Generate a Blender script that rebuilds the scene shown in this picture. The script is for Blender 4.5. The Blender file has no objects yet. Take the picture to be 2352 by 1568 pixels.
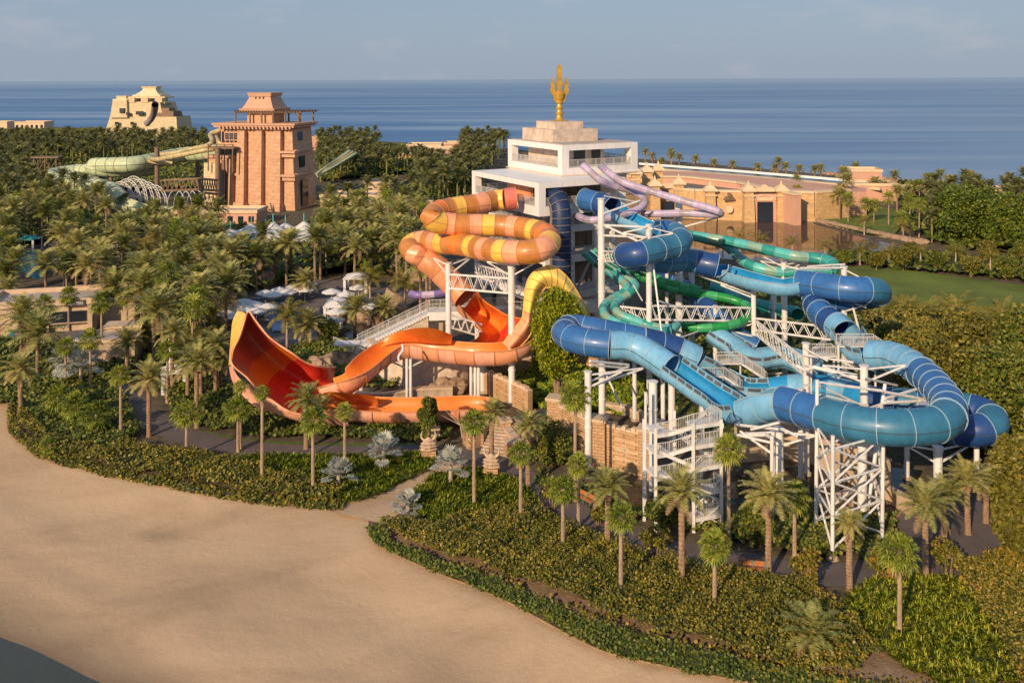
import bpy, math, random
import numpy as np
from mathutils import Vector, Matrix, noise
from mathutils.geometry import tessellate_polygon
random.seed(7); rng=np.random.default_rng(7)
R=math.radians; PI=math.pi
# ---------------------------------------------------------------- camera model of the photograph
F=2117.0; HC=40.0; CX=1176.0; HY=182.5; ROLL=0.0038
def uv(x,y):
    dx=x-CX; dy=y-HY
    return dx-ROLL*dy, dy+ROLL*dx
def P(x,y,z=0.0):            # point seen at (x,y), at height z
    u,v=uv(x,y); Y=(HC-z)*F/v
    return Vector((u*Y/F,Y,z))
def PY(x,y,Y):               # point seen at (x,y), at distance Y
    u,v=uv(x,y); return Vector((u*Y/F,Y,HC-v*Y/F))
S=bpy.context.scene; COL=S.collection
cam=bpy.data.cameras.new('camera'); co=bpy.data.objects.new('camera',cam); COL.objects.link(co)
cam.sensor_width=36; cam.lens=36*F/2352; cam.shift_y=-(784-HY)/2352; cam.clip_start=.5; cam.clip_end=300000
m=Matrix(((1,ROLL,0,0),(0,0,-1,0),(-ROLL,1,0,HC),(0,0,0,1))); co.matrix_world=m
S.camera=co
S.view_settings.view_transform='Standard'; S.view_settings.look='None'; S.view_settings.exposure=0
# ---------------------------------------------------------------- materials
def nodes(name):
    mt=bpy.data.materials.new(name); mt.use_nodes=True; nt=mt.node_tree
    return mt,nt,nt.nodes['Principled BSDF']
def N(nt,t,**k):
    n=nt.nodes.new(t)
    for a,b in k.items():
        if a in n.inputs: n.inputs[a].default_value=b
        else: setattr(n,a,b)
    return n
def ramp(nt,stops,fac):
    r=nt.nodes.new('ShaderNodeValToRGB'); e=r.color_ramp.elements
    while len(e)<len(stops): e.new(.5)
    for i,(p,c) in enumerate(stops):
        e[i].position=p; e[i].color=(*c,1)
    nt.links.new(fac,r.inputs[0]); return r.outputs[0]
def mat(name,c,rough=.6,var=.12,scale=.6,bump=0,bscale=8,metal=0,spec=.4,coat=0,stain=0):
    mt,nt,b=nodes(name)
    co_=N(nt,'ShaderNodeTexCoord'); n1=N(nt,'ShaderNodeTexNoise',Scale=scale,Detail=6,Roughness=.6)
    L=nt.links; L.new(co_.outputs['Object'],n1.inputs['Vector'])
    lo=tuple(x*(1-var) for x in c); hi=tuple(min(1,x*(1+var)) for x in c)
    out=ramp(nt,[(.3,lo),(.7,hi)],n1.outputs[0])
    if stain:
        mp=N(nt,'ShaderNodeMapping'); mp.inputs['Scale'].default_value=(1.5,1.5,.18); L.new(co_.outputs['Object'],mp.inputs[0])
        n3=N(nt,'ShaderNodeTexNoise',Scale=1.3,Detail=5); L.new(mp.outputs[0],n3.inputs['Vector'])
        st=ramp(nt,[(.45,(1,1,1)),(.75,(1-stain,)*3)],n3.outputs[0])
        mx=N(nt,'ShaderNodeMix',data_type='RGBA',blend_type='MULTIPLY'); mx.inputs[0].default_value=1
        L.new(out,mx.inputs[6]); L.new(st,mx.inputs[7]); out=mx.outputs[2]
    L.new(out,b.inputs['Base Color'])
    b.inputs['Roughness'].default_value=rough; b.inputs['Metallic'].default_value=metal
    b.inputs['Specular IOR Level'].default_value=spec
    if coat: b.inputs['Coat Weight'].default_value=coat; b.inputs['Coat Roughness'].default_value=.15
    if bump:
        n2=N(nt,'ShaderNodeTexNoise',Scale=bscale,Detail=4); L.new(co_.outputs['Object'],n2.inputs['Vector'])
        bp=N(nt,'ShaderNodeBump',Strength=bump,Distance=.1); L.new(n2.outputs[0],bp.inputs['Height']); L.new(bp.outputs[0],b.inputs['Normal'])
    return mt
def leafmat(name,stops,rough=.55,trans=.15,scale=.15,spec=.3,island=.55):
    mt,nt,b=nodes(name); L=nt.links
    if 'silver' not in name and 'dead' not in name: stops=[(p,(c[0]*1.2,c[1]*1.04,c[2]*.75)) for p,c in stops]
    g=N(nt,'ShaderNodeNewGeometry'); n1=N(nt,'ShaderNodeTexNoise',Scale=scale,Detail=3)
    L.new(g.outputs['Position'],n1.inputs['Vector'])
    oi=N(nt,'ShaderNodeObjectInfo')
    a=N(nt,'ShaderNodeMath',operation='MULTIPLY_ADD'); a.inputs[1].default_value=island; a.inputs[2].default_value=(.5-island)*.5-.05
    L.new(g.outputs['Random Per Island'],a.inputs[0])
    s=N(nt,'ShaderNodeMath',operation='MULTIPLY_ADD'); s.inputs[1].default_value=.55; L.new(n1.outputs[0],s.inputs[0]); L.new(a.outputs[0],s.inputs[2])
    s2=N(nt,'ShaderNodeMath',operation='MULTIPLY_ADD'); s2.inputs[1].default_value=.22; L.new(oi.outputs['Random'],s2.inputs[0]); L.new(s.outputs[0],s2.inputs[2])
    c=ramp(nt,stops,s2.outputs[0]); L.new(c,b.inputs['Base Color'])
    b.inputs['Roughness'].default_value=rough; b.inputs['Specular IOR Level'].default_value=spec
    if trans:
        tr=N(nt,'ShaderNodeBsdfTranslucent'); L.new(c,tr.inputs[0]); mx=N(nt,'ShaderNodeMixShader'); mx.inputs[0].default_value=trans
        L.new(b.outputs[0],mx.inputs[1]); L.new(tr.outputs[0],mx.inputs[2]); L.new(mx.outputs[0],nt.nodes['Material Output'].inputs[0])
    return mt
def blockmat(name,c1,c2,cm,bw=.9,bh=.4,rot=True,bump=.4,rough=.85):
    mt,nt,b=nodes(name); L=nt.links
    tc=N(nt,'ShaderNodeTexCoord'); sx=N(nt,'ShaderNodeSeparateXYZ'); L.new(tc.outputs['Object'],sx.inputs[0])
    ad=N(nt,'ShaderNodeMath',operation='ADD'); L.new(sx.outputs[0],ad.inputs[0]); L.new(sx.outputs[1],ad.inputs[1])
    cb=N(nt,'ShaderNodeCombineXYZ'); L.new(ad.outputs[0],cb.inputs[0]); L.new(sx.outputs[2],cb.inputs[1])
    br=N(nt,'ShaderNodeTexBrick',offset=.5); L.new(cb.outputs[0],br.inputs['Vector'])
    br.inputs['Color1'].default_value=(*c1,1); br.inputs['Color2'].default_value=(*c2,1); br.inputs['Mortar'].default_value=(*cm,1)
    br.inputs['Scale'].default_value=1; br.inputs['Mortar Size'].default_value=.025; br.inputs['Brick Width'].default_value=bw; br.inputs['Row Height'].default_value=bh
    nz=N(nt,'ShaderNodeTexNoise',Scale=.9,Detail=6); L.new(tc.outputs['Object'],nz.inputs['Vector'])
    st=ramp(nt,[(.3,(.72,.7,.68)),(.7,(1.1,1.08,1.05))],nz.outputs[0])
    mx=N(nt,'ShaderNodeMix',data_type='RGBA',blend_type='MULTIPLY'); mx.inputs[0].default_value=.8
    L.new(br.outputs[0],mx.inputs[6]); L.new(st,mx.inputs[7]); L.new(mx.outputs[2],b.inputs['Base Color'])
    b.inputs['Roughness'].default_value=rough
    nb=N(nt,'ShaderNodeTexNoise',Scale=6,Detail=4); L.new(tc.outputs['Object'],nb.inputs['Vector'])
    mm=N(nt,'ShaderNodeMath',operation='SUBTRACT'); L.new(nb.outputs[0],mm.inputs[0]); L.new(br.outputs['Fac'],mm.inputs[1])
    bp=N(nt,'ShaderNodeBump',Strength=bump,Distance=.08); L.new(mm.outputs[0],bp.inputs['Height']); L.new(bp.outputs[0],b.inputs['Normal'])
    return mt
M={}
def fg(n,c,**k): M[n]=mat(n,c,rough=k.get('rough',.42),var=k.get('var',.14),scale=.5,coat=.12,spec=.4,stain=.2,bump=0)
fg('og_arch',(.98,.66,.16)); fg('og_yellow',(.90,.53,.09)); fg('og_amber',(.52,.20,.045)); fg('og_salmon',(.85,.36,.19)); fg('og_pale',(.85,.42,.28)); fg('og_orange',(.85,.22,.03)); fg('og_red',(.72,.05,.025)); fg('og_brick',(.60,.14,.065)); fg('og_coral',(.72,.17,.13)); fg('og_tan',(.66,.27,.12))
fg('bl_navy',(.018,.065,.22)); fg('bl_royal',(.035,.135,.36)); fg('bl_teal',(.035,.16,.27)); fg('bl_sky',(.17,.40,.60)); fg('bl_bright',(.02,.25,.52)); fg('bl_pale',(.30,.5,.68))
fg('tq_aqua',(.10,.46,.42)); fg('tq_sea',(.03,.30,.26)); fg('tq_sage',(.24,.40,.30)); fg('tq_green',(.015,.28,.06)); fg('tq_dark',(.008,.13,.07)); fg('tq_mid',(.05,.36,.13))
fg('li_lilac',(.52,.40,.55)); fg('li_grey',(.40,.31,.36)); fg('li_purple',(.22,.14,.36)); fg('ol_green',(.50,.55,.34),rough=.5); fg('ol_tan',(.52,.41,.20),rough=.5)
M['seam_light']=mat('seam_light',(.28,.40,.49),.5,var=.05); M['seam_warm']=mat('seam_warm',(.6,.25,.1),.5,var=.05); M['seam_dark']=mat('seam_dark',(.05,.08,.09),.5,var=.05); M['seam_yellow']=mat('seam_yellow',(.75,.45,.12),.5)
M['steel']=mat('steel_white',(.72,.69,.66),.42,var=.06,scale=.8,stain=.28); M['panel']=mat('panel_white',(.78,.74,.71),.45,var=.04,scale=.2,stain=.12)
M['rail']=mat('rail_metal',(.5,.48,.46),.45,var=.08); M['darkmetal']=mat('dark_metal',(.05,.05,.055),.5); M['window_grey']=mat('tinted_window',(.10,.105,.12),.25,var=.2); M['window_dark']=mat('dark_glass',(.02,.025,.035),.15,spec=.6)
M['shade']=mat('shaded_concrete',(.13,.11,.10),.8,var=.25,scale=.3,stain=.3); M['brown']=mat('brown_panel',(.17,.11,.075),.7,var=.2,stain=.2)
M['gold']=mat('gold_paint',(.56,.32,.05),.42,var=.3,scale=2,metal=.35,bump=.3,bscale=5)
M['marble']=mat('veined_stone',(.60,.47,.37),.6,var=.25,scale=1.1,bump=.1); M['sandstone']=mat('sandstone',(.52,.38,.25),.85,var=.18,scale=.7,bump=.3,bscale=3,stain=.15)
M['redblock']=blockmat('red_block',(.60,.34,.20),(.65,.385,.235),(.52,.285,.165),2.6,1.15,bump=.6); M['redtrim']=mat('red_trim',(.56,.32,.21),.85,var=.12,bump=.2)
M['paleblock']=blockmat('pale_block',(.62,.50,.30),(.67,.54,.34),(.48,.37,.23),2.4,1.0); M['paletrim']=mat('pale_trim',(.68,.55,.35),.85,var=.12,bump=.2)
M['wallblock']=blockmat('tan_wall_block',(.50,.30,.16),(.58,.37,.2),(.34,.19,.1),.7,.32,bump=.8); M['wallcap']=mat('wall_cap',(.58,.42,.28),.85,var=.15,bump=.3)
M['goldblock']=blockmat('gold_wall_block',(.58,.37,.18),(.63,.41,.2),(.42,.25,.12),2.4,1.0,bump=.2); M['pinkstucco']=mat('pink_stucco',(.60,.33,.23),.9,var=.08,scale=.2,stain=.1); M['creamtrim']=mat('cream_trim',(.68,.50,.32),.8,var=.08)
M['concrete']=mat('tan_concrete',(.46,.34,.24),.85,var=.2,scale=.5,bump=.2,stain=.3); M['roofgrey']=mat('roof_membrane',(.42,.35,.31),.85,var=.15,scale=.4)
M['wood']=mat('weathered_wood',(.22,.14,.09),.85,var=.3,scale=2,bump=.3); M['canvas']=mat('white_canvas',(.64,.61,.58),.8,var=.05,bump=.1,bscale=3); M['soil_tan']=mat('tan_soil',(.26,.17,.10),1,var=.3,scale=1.2,bump=.8,bscale=4); M['lounge']=mat('blue_sling',(.05,.16,.38),.7); M['plastic']=mat('white_plastic',(.75,.75,.76),.5,var=.03)
M['benchwood']=mat('orange_bench_wood',(.42,.15,.05),.6,var=.2,scale=3); M['tealpaint']=mat('teal_paint',(.03,.24,.24),.5); M['signface']=mat('sign_board',(.07,.05,.045),.7); M['letter']=mat('sign_letter',(.75,.72,.68),.6)
M['trunk_date']=mat('date_trunk',(.30,.19,.115),.95,var=.4,scale=4,bump=1,bscale=9); M['trunk_fan']=mat('fan_palm_trunk',(.36,.25,.165),.9,var=.25,scale=3,bump=.6,bscale=7); M['trunk_pale']=mat('pale_trunk',(.42,.32,.24),.9,var=.25,scale=3,bump=.5)
M['statue']=mat('carved_stone',(.50,.36,.25),.9,var=.3,scale=3,bump=.8,bscale=6); M['bark']=mat('tree_bark',(.26,.17,.11),.95,var=.3,scale=3,bump=.6); M['boulder']=mat('boulder_rock',(.33,.22,.145),.95,var=.35,scale=1.2,bump=1,bscale=3)
M['lf_date']=leafmat('date_fronds',[(.0,(.06,.09,.025)),(.35,(.16,.20,.07)),(.65,(.29,.31,.13)),(.95,(.46,.42,.20))])
M['lf_date_dark']=leafmat('dark_date_fronds',[(.0,(.035,.055,.012)),(.4,(.10,.135,.035)),(.75,(.18,.21,.06)),(1,(.29,.28,.09))])
M['lf_fan']=leafmat('fan_leaves',[(.0,(.04,.07,.01)),(.35,(.10,.155,.025)),(.7,(.21,.27,.05)),(1,(.38,.37,.11))])
M['lf_coco']=leafmat('coconut_fronds',[(.0,(.04,.06,.01)),(.35,(.12,.14,.03)),(.7,(.22,.21,.05)),(1,(.36,.27,.09))])
M['lf_silver']=leafmat('silver_leaves',[(.0,(.15,.17,.14)),(.4,(.27,.29,.25)),(.8,(.41,.42,.37)),(1,(.48,.45,.36))],trans=.05)
M['lf_grape']=leafmat('broad_hedge_leaves',[(.0,(.018,.026,.006)),(.3,(.055,.072,.014)),(.55,(.13,.14,.022)),(.78,(.24,.21,.035)),(1,(.34,.19,.045))],rough=.45,trans=.1,scale=.35,island=.62)
M['lf_strap']=leafmat('strap_leaves',[(.0,(.04,.075,.008)),(.35,(.11,.185,.018)),(.7,(.26,.34,.035)),(1,(.45,.45,.07))],trans=.2,scale=.35,island=.6)
M['lf_shrub']=leafmat('shrub_leaves',[(.0,(.018,.035,.006)),(.35,(.05,.085,.014)),(.65,(.105,.15,.024)),(1,(.2,.2,.05))],trans=.1,scale=.12,island=.8)
M['lf_bright']=leafmat('bright_tree_leaves',[(.0,(.03,.06,.004)),(.35,(.10,.155,.008)),(.7,(.22,.27,.012)),(1,(.34,.36,.03))],trans=.15,scale=.5,island=.8)
M['lf_dense']=leafmat('dense_tree_leaves',[(.0,(.018,.04,.007)),(.4,(.055,.10,.014)),(.75,(.11,.165,.022)),(1,(.17,.2,.045))],trans=.05,scale=.3,island=.8)
M['lf_olive']=leafmat('feathery_leaves',[(.0,(.03,.038,.008)),(.35,(.085,.095,.018)),(.7,(.16,.16,.032)),(1,(.26,.23,.06))],trans=.1,scale=.12,island=.8)
M['lf_far']=leafmat('far_fronds',[(.0,(.035,.055,.018)),(.35,(.085,.115,.042)),(.7,(.15,.175,.07)),(1,(.24,.23,.11))],trans=.05,scale=.05,island=.7)
M['soil']=mat('dark_soil',(.10,.075,.045),1,var=.5,scale=.8,bump=.5,bscale=4); M['soil_green']=mat('leaf_litter_green',(.045,.055,.016),1,var=.6,scale=1.2,bump=.8,bscale=5)
M['pave']=mat('dark_paving',(.12,.095,.088),.8,var=.22,scale=.35,bump=.15,bscale=12,stain=0); M['deck']=mat('grey_deck',(.15,.12,.11),.85,var=.15,scale=.3)
M['lf_dead']=leafmat('dead_fronds',[(.0,(.16,.10,.04)),(.5,(.28,.19,.09)),(1,(.4,.28,.14))]); M['lawn']=mat('lawn_grass',(.12,.155,.02),.95,var=.38,scale=.09,bump=.5,bscale=20); M['kerbgrass']=mat('edging_grass',(.09,.13,.015),.95,var=.4,scale=3,bump=.8,bscale=18)
# ---------------------------------------------------------------- mesh building
class MB:
    def __init__(s): s.v=[]; s.f=[]; s.m=[]
    def add(s,V,Fc,mi=0):
        o=len(s.v); s.v.extend(tuple(p) for p in V); s.f.extend(tuple(i+o for i in f) for f in Fc); s.m.extend([mi]*len(Fc))
    def box(s,c,d,rz=0,mi=0,taper=(1,1)):
        cx,cy,cz=c; hx,hy,hz=d[0]/2,d[1]/2,d[2]/2; V=[]
        ca,sa=math.cos(rz),math.sin(rz)
        for sz in (-1,1):
            t=taper if sz>0 else (1,1)
            for sx,sy in ((-1,-1),(1,-1),(1,1),(-1,1)):
                x,y=sx*hx*t[0],sy*hy*t[1]; V.append((cx+x*ca-y*sa,cy+x*sa+y*ca,cz+sz*hz))
        s.add(V,[(3,2,1,0),(4,5,6,7),(0,1,5,4),(1,2,6,5),(2,3,7,6),(3,0,4,7)],mi)
    def cyl(s,a,b,r,r2=None,n=12,mi=0,caps=True):
        a=Vector(a); b=Vector(b); r2=r if r2 is None else r2
        t=(b-a).normalized(); q=t.cross(Vector((0,0,1)));
        if q.length<1e-3: q=Vector((1,0,0))
        q.normalize(); w=q.cross(t); V=[]
        for p,rr in ((a,r),(b,r2)):
            for i in range(n):
                an=2*PI*i/n; V.append(p+q*math.cos(an)*rr+w*math.sin(an)*rr)
        Fc=[(i,(i+1)%n,n+(i+1)%n,n+i) for i in range(n)]
        if caps: Fc+= [tuple(range(n-1,-1,-1)),tuple(range(n,2*n))]
        s.add(V,Fc,mi)
    def bar(s,a,b,w,h=None,mi=0):
        a=Vector(a); b=Vector(b); h=h or w; t=(b-a).normalized(); q=t.cross(Vector((0,0,1)))
        if q.length<1e-3: q=Vector((1,0,0))
        q.normalize(); u=q.cross(t); V=[]
        for p in (a,b):
            for i,j in ((-1,-1),(1,-1),(1,1),(-1,1)): V.append(p+q*(i*w/2)+u*(j*h/2))
        s.add(V,[(3,2,1,0),(4,5,6,7),(0,1,5,4),(1,2,6,5),(2,3,7,6),(3,0,4,7)],mi)
    def prism(s,poly,z0,z1,mi=0,mtop=None,bottom=False):
        n=len(poly); V=[(p[0],p[1],z0) for p in poly]+[(p[0],p[1],z1) for p in poly]
        s.add(V,[(i,(i+1)%n,n+(i+1)%n,n+i) for i in range(n)],mi)
        tr=tessellate_polygon([[Vector((p[0],p[1],0)) for p in poly]])
        def up(t):
            a,b,c=[Vector((poly[i][0],poly[i][1],0)) for i in t]; return t if (b-a).cross(c-a).z>0 else t[::-1]
        tr=[up(t) for t in tr]
        s.add([(p[0],p[1],z1) for p in poly],tr,mi if mtop is None else mtop)
        if bottom: s.add([(p[0],p[1],z0) for p in poly],[t[::-1] for t in tr],mi)
    def loft(s,rings,mi=0,close=False,caps=False):
        n=len(rings[0]); V=[p for r in rings for p in r]; Fc=[]
        for i in range(len(rings)-1):
            for j in range(n if close else n-1):
                k=(j+1)%n; Fc.append((i*n+j,i*n+k,(i+1)*n+k,(i+1)*n+j))
        if caps: Fc+=[tuple(range(n-1,-1,-1)),tuple(range((len(rings)-1)*n,len(rings)*n))]
        s.add(V,Fc,mi)
    def build(s,name,mats,parent=None,smooth=False,auto=False):
        me=bpy.data.meshes.new(name); me.from_pydata(s.v,[],s.f)
        if not isinstance(mats,(list,tuple)): mats=[mats]
        for q in mats: me.materials.append(M[q] if isinstance(q,str) else q)
        if len(mats)>1: me.polygons.foreach_set('material_index',s.m)
        if smooth: me.polygons.foreach_set('use_smooth',[True]*len(s.f))
        me.update()
        if auto:
            me.polygons.foreach_set('use_smooth',[True]*len(s.f)); me.set_sharp_from_angle(angle=R(40))
        o=bpy.data.objects.new(name,me); COL.objects.link(o)
        if parent: o.parent=parent
        return o
def tag(o,label=None,cat=None,group=None,kind=None):
    if label: o['label']=label
    if cat: o['category']=cat
    if group: o['group']=group
    if kind: o['kind']=kind
    return o
def thing(name,label,cat,loc=(0,0,0),rz=0,group=None):
    o=bpy.data.objects.new(name,None); COL.objects.link(o); o.location=loc; o.rotation_euler=(0,0,rz); o.empty_display_size=.5
    return tag(o,label,cat,group)
def inst(name,src,parent=None,loc=(0,0,0),rot=(0,0,0),sc=(1,1,1)):
    o=src.copy(); o.name=name; COL.objects.link(o); o.parent=parent; o.location=loc; o.rotation_euler=rot; o.scale=sc
    return o
def struct(name,mb,mats,smooth=False): return tag(mb.build(name,mats,None,smooth),kind='structure')
def sheet(name,poly,z,mat_,lift=0.0):
    mb=MB(); V=[Vector((p[0],p[1],0)) for p in poly]; tr=tessellate_polygon([V])
    def up(t):
        a,b,c=[V[i] for i in t]; return t if (b-a).cross(c-a).z>0 else t[::-1]
    mb.add([(p[0],p[1],z) for p in poly],[up(t) for t in tr]); return struct(name,mb,mat_)
def gp(pts,z=0): return [P(x,y,z) for x,y in pts]
def smoothline(pts,n=6,closed=False):
    pts=[Vector(p) for p in pts]; out=[]; L=len(pts)
    rngI=range(L if closed else L-1)
    for i in rngI:
        if closed: a,b,c,d=pts[i-1],pts[i],pts[(i+1)%L],pts[(i+2)%L]
        else: a=pts[max(i-1,0)]; b=pts[i]; c=pts[i+1]; d=pts[min(i+2,L-1)]
        for k in range(n):
            t=k/n; out.append(.5*((2*b)+(-a+c)*t+(2*a-5*b+4*c-d)*t*t+(-a+3*b-3*c+d)*t**3))
    if not closed: out.append(pts[-1])
    return out
def resample(pts,step):
    d=[0]
    for a,b in zip(pts,pts[1:]): d.append(d[-1]+(b-a).length)
    n=max(1,round(d[-1]/step)); out=[]; j=0
    for i in range(n+1):
        s=d[-1]*i/n
        while j<len(d)-2 and d[j+1]<s: j+=1
        k=(s-d[j])/max(1e-9,d[j+1]-d[j]); out.append(pts[j].lerp(pts[j+1],min(1,k)))
    return out
def strip(name,line,w,z,mat_,close=False):
    L=smoothline([Vector((p[0],p[1],0)) for p in line],8); mb=MB(); A=[];B=[]
    for i,p in enumerate(L):
        t=(L[min(i+1,len(L)-1)]-L[max(i-1,0)]).normalized(); nrm=Vector((-t.y,t.x,0)); ww=w[min(int(i/len(L)*len(w)),len(w)-1)] if isinstance(w,(list,tuple)) else w
        A.append((p+nrm*ww/2)); B.append((p-nrm*ww/2))
    mb.loft([[(b.x,b.y,z),(a.x,a.y,z)] for a,b in zip(A,B)]); mb.f=[f[::-1] for f in mb.f]; return struct(name,mb,mat_)
def inpoly(x,y,poly):
    c=False; n=len(poly); j=n-1
    for i in range(n):
        xi,yi=poly[i][0],poly[i][1]; xj,yj=poly[j][0],poly[j][1]
        if (yi>y)!=(yj>y) and x<(xj-xi)*(y-yi)/(yj-yi)+xi: c=not c
        j=i
    return c
# ---------------------------------------------------------------- light and sky
SUN_EL,SUN_DIR=R(24),Vector((.50,.866,0))   # horizontal travel direction of the light
w=bpy.data.worlds.new('World'); S.world=w; w.use_nodes=True; nt=w.node_tree; bg=nt.nodes['Background']
sky=N(nt,'ShaderNodeTexSky',sky_type='NISHITA'); sky.sun_disc=False; sky.sun_elevation=SUN_EL
toSun=-SUN_DIR; sky.sun_rotation=math.atan2(toSun.x,toSun.y); sky.air_density=1.2; sky.dust_density=2.5; sky.ozone_density=2.5
tc=N(nt,'ShaderNodeTexCoord'); mp=N(nt,'ShaderNodeMapping'); mp.inputs['Scale'].default_value=(5,5,17); mp.inputs['Location'].default_value=(3.3,.2,1.1)
nt.links.new(tc.outputs['Generated'],mp.inputs[0]); nz=N(nt,'ShaderNodeTexNoise',Scale=1.6,Detail=8,Roughness=.55); nt.links.new(mp.outputs[0],nz.inputs['Vector'])
cl=ramp(nt,[(.56,(0,0,0)),(.72,(1,1,1))],nz.outputs[0])
mu=N(nt,'ShaderNodeMath',operation='MULTIPLY'); mu.inputs[1].default_value=.2; nt.links.new(cl,mu.inputs[0])
# haze: the sky is desaturated towards a soft grey blue
sxz=N(nt,'ShaderNodeSeparateXYZ'); nt.links.new(tc.outputs['Generated'],sxz.inputs[0]); gr=ramp(nt,[(0,(3.3,4.0,4.95)),(.10,(2.55,3.45,4.75)),(.5,(1.9,2.9,4.6))],sxz.outputs[2])
for e_ in gr.node.color_ramp.elements: e_.color=tuple(c*.2 for c in e_.color[:3])+(1,)
sc_=N(nt,'ShaderNodeVectorMath',operation='SCALE'); sc_.inputs[3].default_value=5.0; nt.links.new(gr,sc_.inputs[0])
hz=N(nt,'ShaderNodeMix',data_type='RGBA'); hz.inputs[0].default_value=.8; nt.links.new(sc_.outputs[0],hz.inputs[7])
nt.links.new(sky.outputs[0],hz.inputs[6])
mx=N(nt,'ShaderNodeMix',data_type='RGBA'); mx.inputs[7].default_value=(6.2,5.2,5.4,1)
nt.links.new(mu.outputs[0],mx.inputs[0]); nt.links.new(hz.outputs[2],mx.inputs[6]); nt.links.new(mx.outputs[2],bg.inputs[0]); bg.inputs[1].default_value=.116
sd=bpy.data.lights.new('sun','SUN'); sd.energy=5.0; sd.angle=R(.6); sd.color=(1,.76,.50)
so=bpy.data.objects.new('sun',sd); COL.objects.link(so)
ld=Vector((SUN_DIR.x*math.cos(SUN_EL),SUN_DIR.y*math.cos(SUN_EL),-math.sin(SUN_EL))); so.rotation_euler=ld.to_track_quat('-Z','Y').to_euler(); so.location=(0,0,80)
# ---------------------------------------------------------------- sea
def seamat():
    mt,nt,b=nodes('sea_water'); L=nt.links; g=N(nt,'ShaderNodeNewGeometry')
    mp=N(nt,'ShaderNodeMapping'); mp.inputs['Scale'].default_value=(.0016,.011,1); mp.inputs['Rotation'].default_value=(0,0,R(4)); L.new(g.outputs['Position'],mp.inputs[0])
    n1=N(nt,'ShaderNodeTexNoise',Scale=1,Detail=9,Roughness=.62,Distortion=.4); L.new(mp.outputs[0],n1.inputs['Vector'])
    mp2=N(nt,'ShaderNodeMapping'); mp2.inputs['Scale'].default_value=(.0003,.0016,1); L.new(g.outputs['Position'],mp2.inputs[0])
    n2=N(nt,'ShaderNodeTexNoise',Scale=1,Detail=6,Roughness=.6); L.new(mp2.outputs[0],n2.inputs['Vector'])
    sm=N(nt,'ShaderNodeMath',operation='MULTIPLY_ADD'); sm.inputs[1].default_value=.55; L.new(n2.outputs[0],sm.inputs[0])
    m3=N(nt,'ShaderNodeMath',operation='MULTIPLY'); m3.inputs[1].default_value=.5; L.new(n1.outputs[0],m3.inputs[0]); L.new(m3.outputs[0],sm.inputs[2])
    c=ramp(nt,[(.40,(.034,.115,.265)),(.5,(.085,.19,.35)),(.6,(.22,.32,.45))],sm.outputs[0])
    # brighter and greyer towards the right-hand shore
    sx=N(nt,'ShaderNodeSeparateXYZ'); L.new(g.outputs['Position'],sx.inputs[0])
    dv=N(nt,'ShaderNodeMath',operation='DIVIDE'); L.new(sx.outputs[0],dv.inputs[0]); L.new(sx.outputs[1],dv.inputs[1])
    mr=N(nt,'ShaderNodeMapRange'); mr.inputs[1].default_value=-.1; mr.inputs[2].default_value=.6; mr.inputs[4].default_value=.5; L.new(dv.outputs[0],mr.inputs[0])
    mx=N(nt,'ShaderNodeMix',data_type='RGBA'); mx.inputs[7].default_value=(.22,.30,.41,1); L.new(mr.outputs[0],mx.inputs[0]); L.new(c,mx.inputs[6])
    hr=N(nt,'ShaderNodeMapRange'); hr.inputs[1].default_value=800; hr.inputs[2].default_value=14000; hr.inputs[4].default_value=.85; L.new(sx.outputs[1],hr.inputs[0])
    hm=N(nt,'ShaderNodeMix',data_type='RGBA'); hm.inputs[7].default_value=(.31,.40,.49,1); L.new(hr.outputs[0],hm.inputs[0]); L.new(mx.outputs[2],hm.inputs[6])  # aerial haze painted into the water colour, stronger with distance
    L.new(hm.outputs[2],b.inputs['Base Color']); b.inputs['Roughness'].default_value=.45; b.inputs['Specular IOR Level'].default_value=.25
    mp4=N(nt,'ShaderNodeMapping'); mp4.inputs['Scale'].default_value=(.06,.22,1); L.new(g.outputs['Position'],mp4.inputs[0])
    n4=N(nt,'ShaderNodeTexNoise',Scale=1,Detail=5); L.new(mp4.outputs[0],n4.inputs['Vector'])
    bp=N(nt,'ShaderNodeBump',Strength=.5,Distance=1.2); L.new(n4.outputs[0],bp.inputs['Height']); L.new(bp.outputs[0],b.inputs['Normal'])
    return mt
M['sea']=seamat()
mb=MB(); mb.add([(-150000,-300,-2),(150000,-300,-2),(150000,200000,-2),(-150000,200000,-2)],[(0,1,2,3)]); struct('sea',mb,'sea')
def watermat(name,c,rough=.05,bs=.08):
    mt,nt,b=nodes(name); b.inputs['Base Color'].default_value=(*c,1); b.inputs['Roughness'].default_value=rough; b.inputs['IOR'].default_value=1.33
    g=N(nt,'ShaderNodeNewGeometry'); n=N(nt,'ShaderNodeTexNoise',Scale=1.2,Detail=3); nt.links.new(g.outputs['Position'],n.inputs['Vector'])
    bp=N(nt,'ShaderNodeBump',Strength=bs,Distance=.1); nt.links.new(n.outputs[0],bp.inputs['Height']); nt.links.new(bp.outputs[0],b.inputs['Normal']); return mt
M['w_lagoon']=watermat('lagoon_water',(.10,.055,.04),.04,.03); M['w_pool']=watermat('pool_water',(.02,.22,.30),.1,.3); M['w_dark']=watermat('channel_water',(.02,.022,.018),.08,.3); M['w_near']=watermat('shallow_water',(.06,.065,.05),.1,.5); M['w_grey']=mat('reservoir_water',(.085,.105,.10),.45,var=.08,spec=.3)
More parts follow.
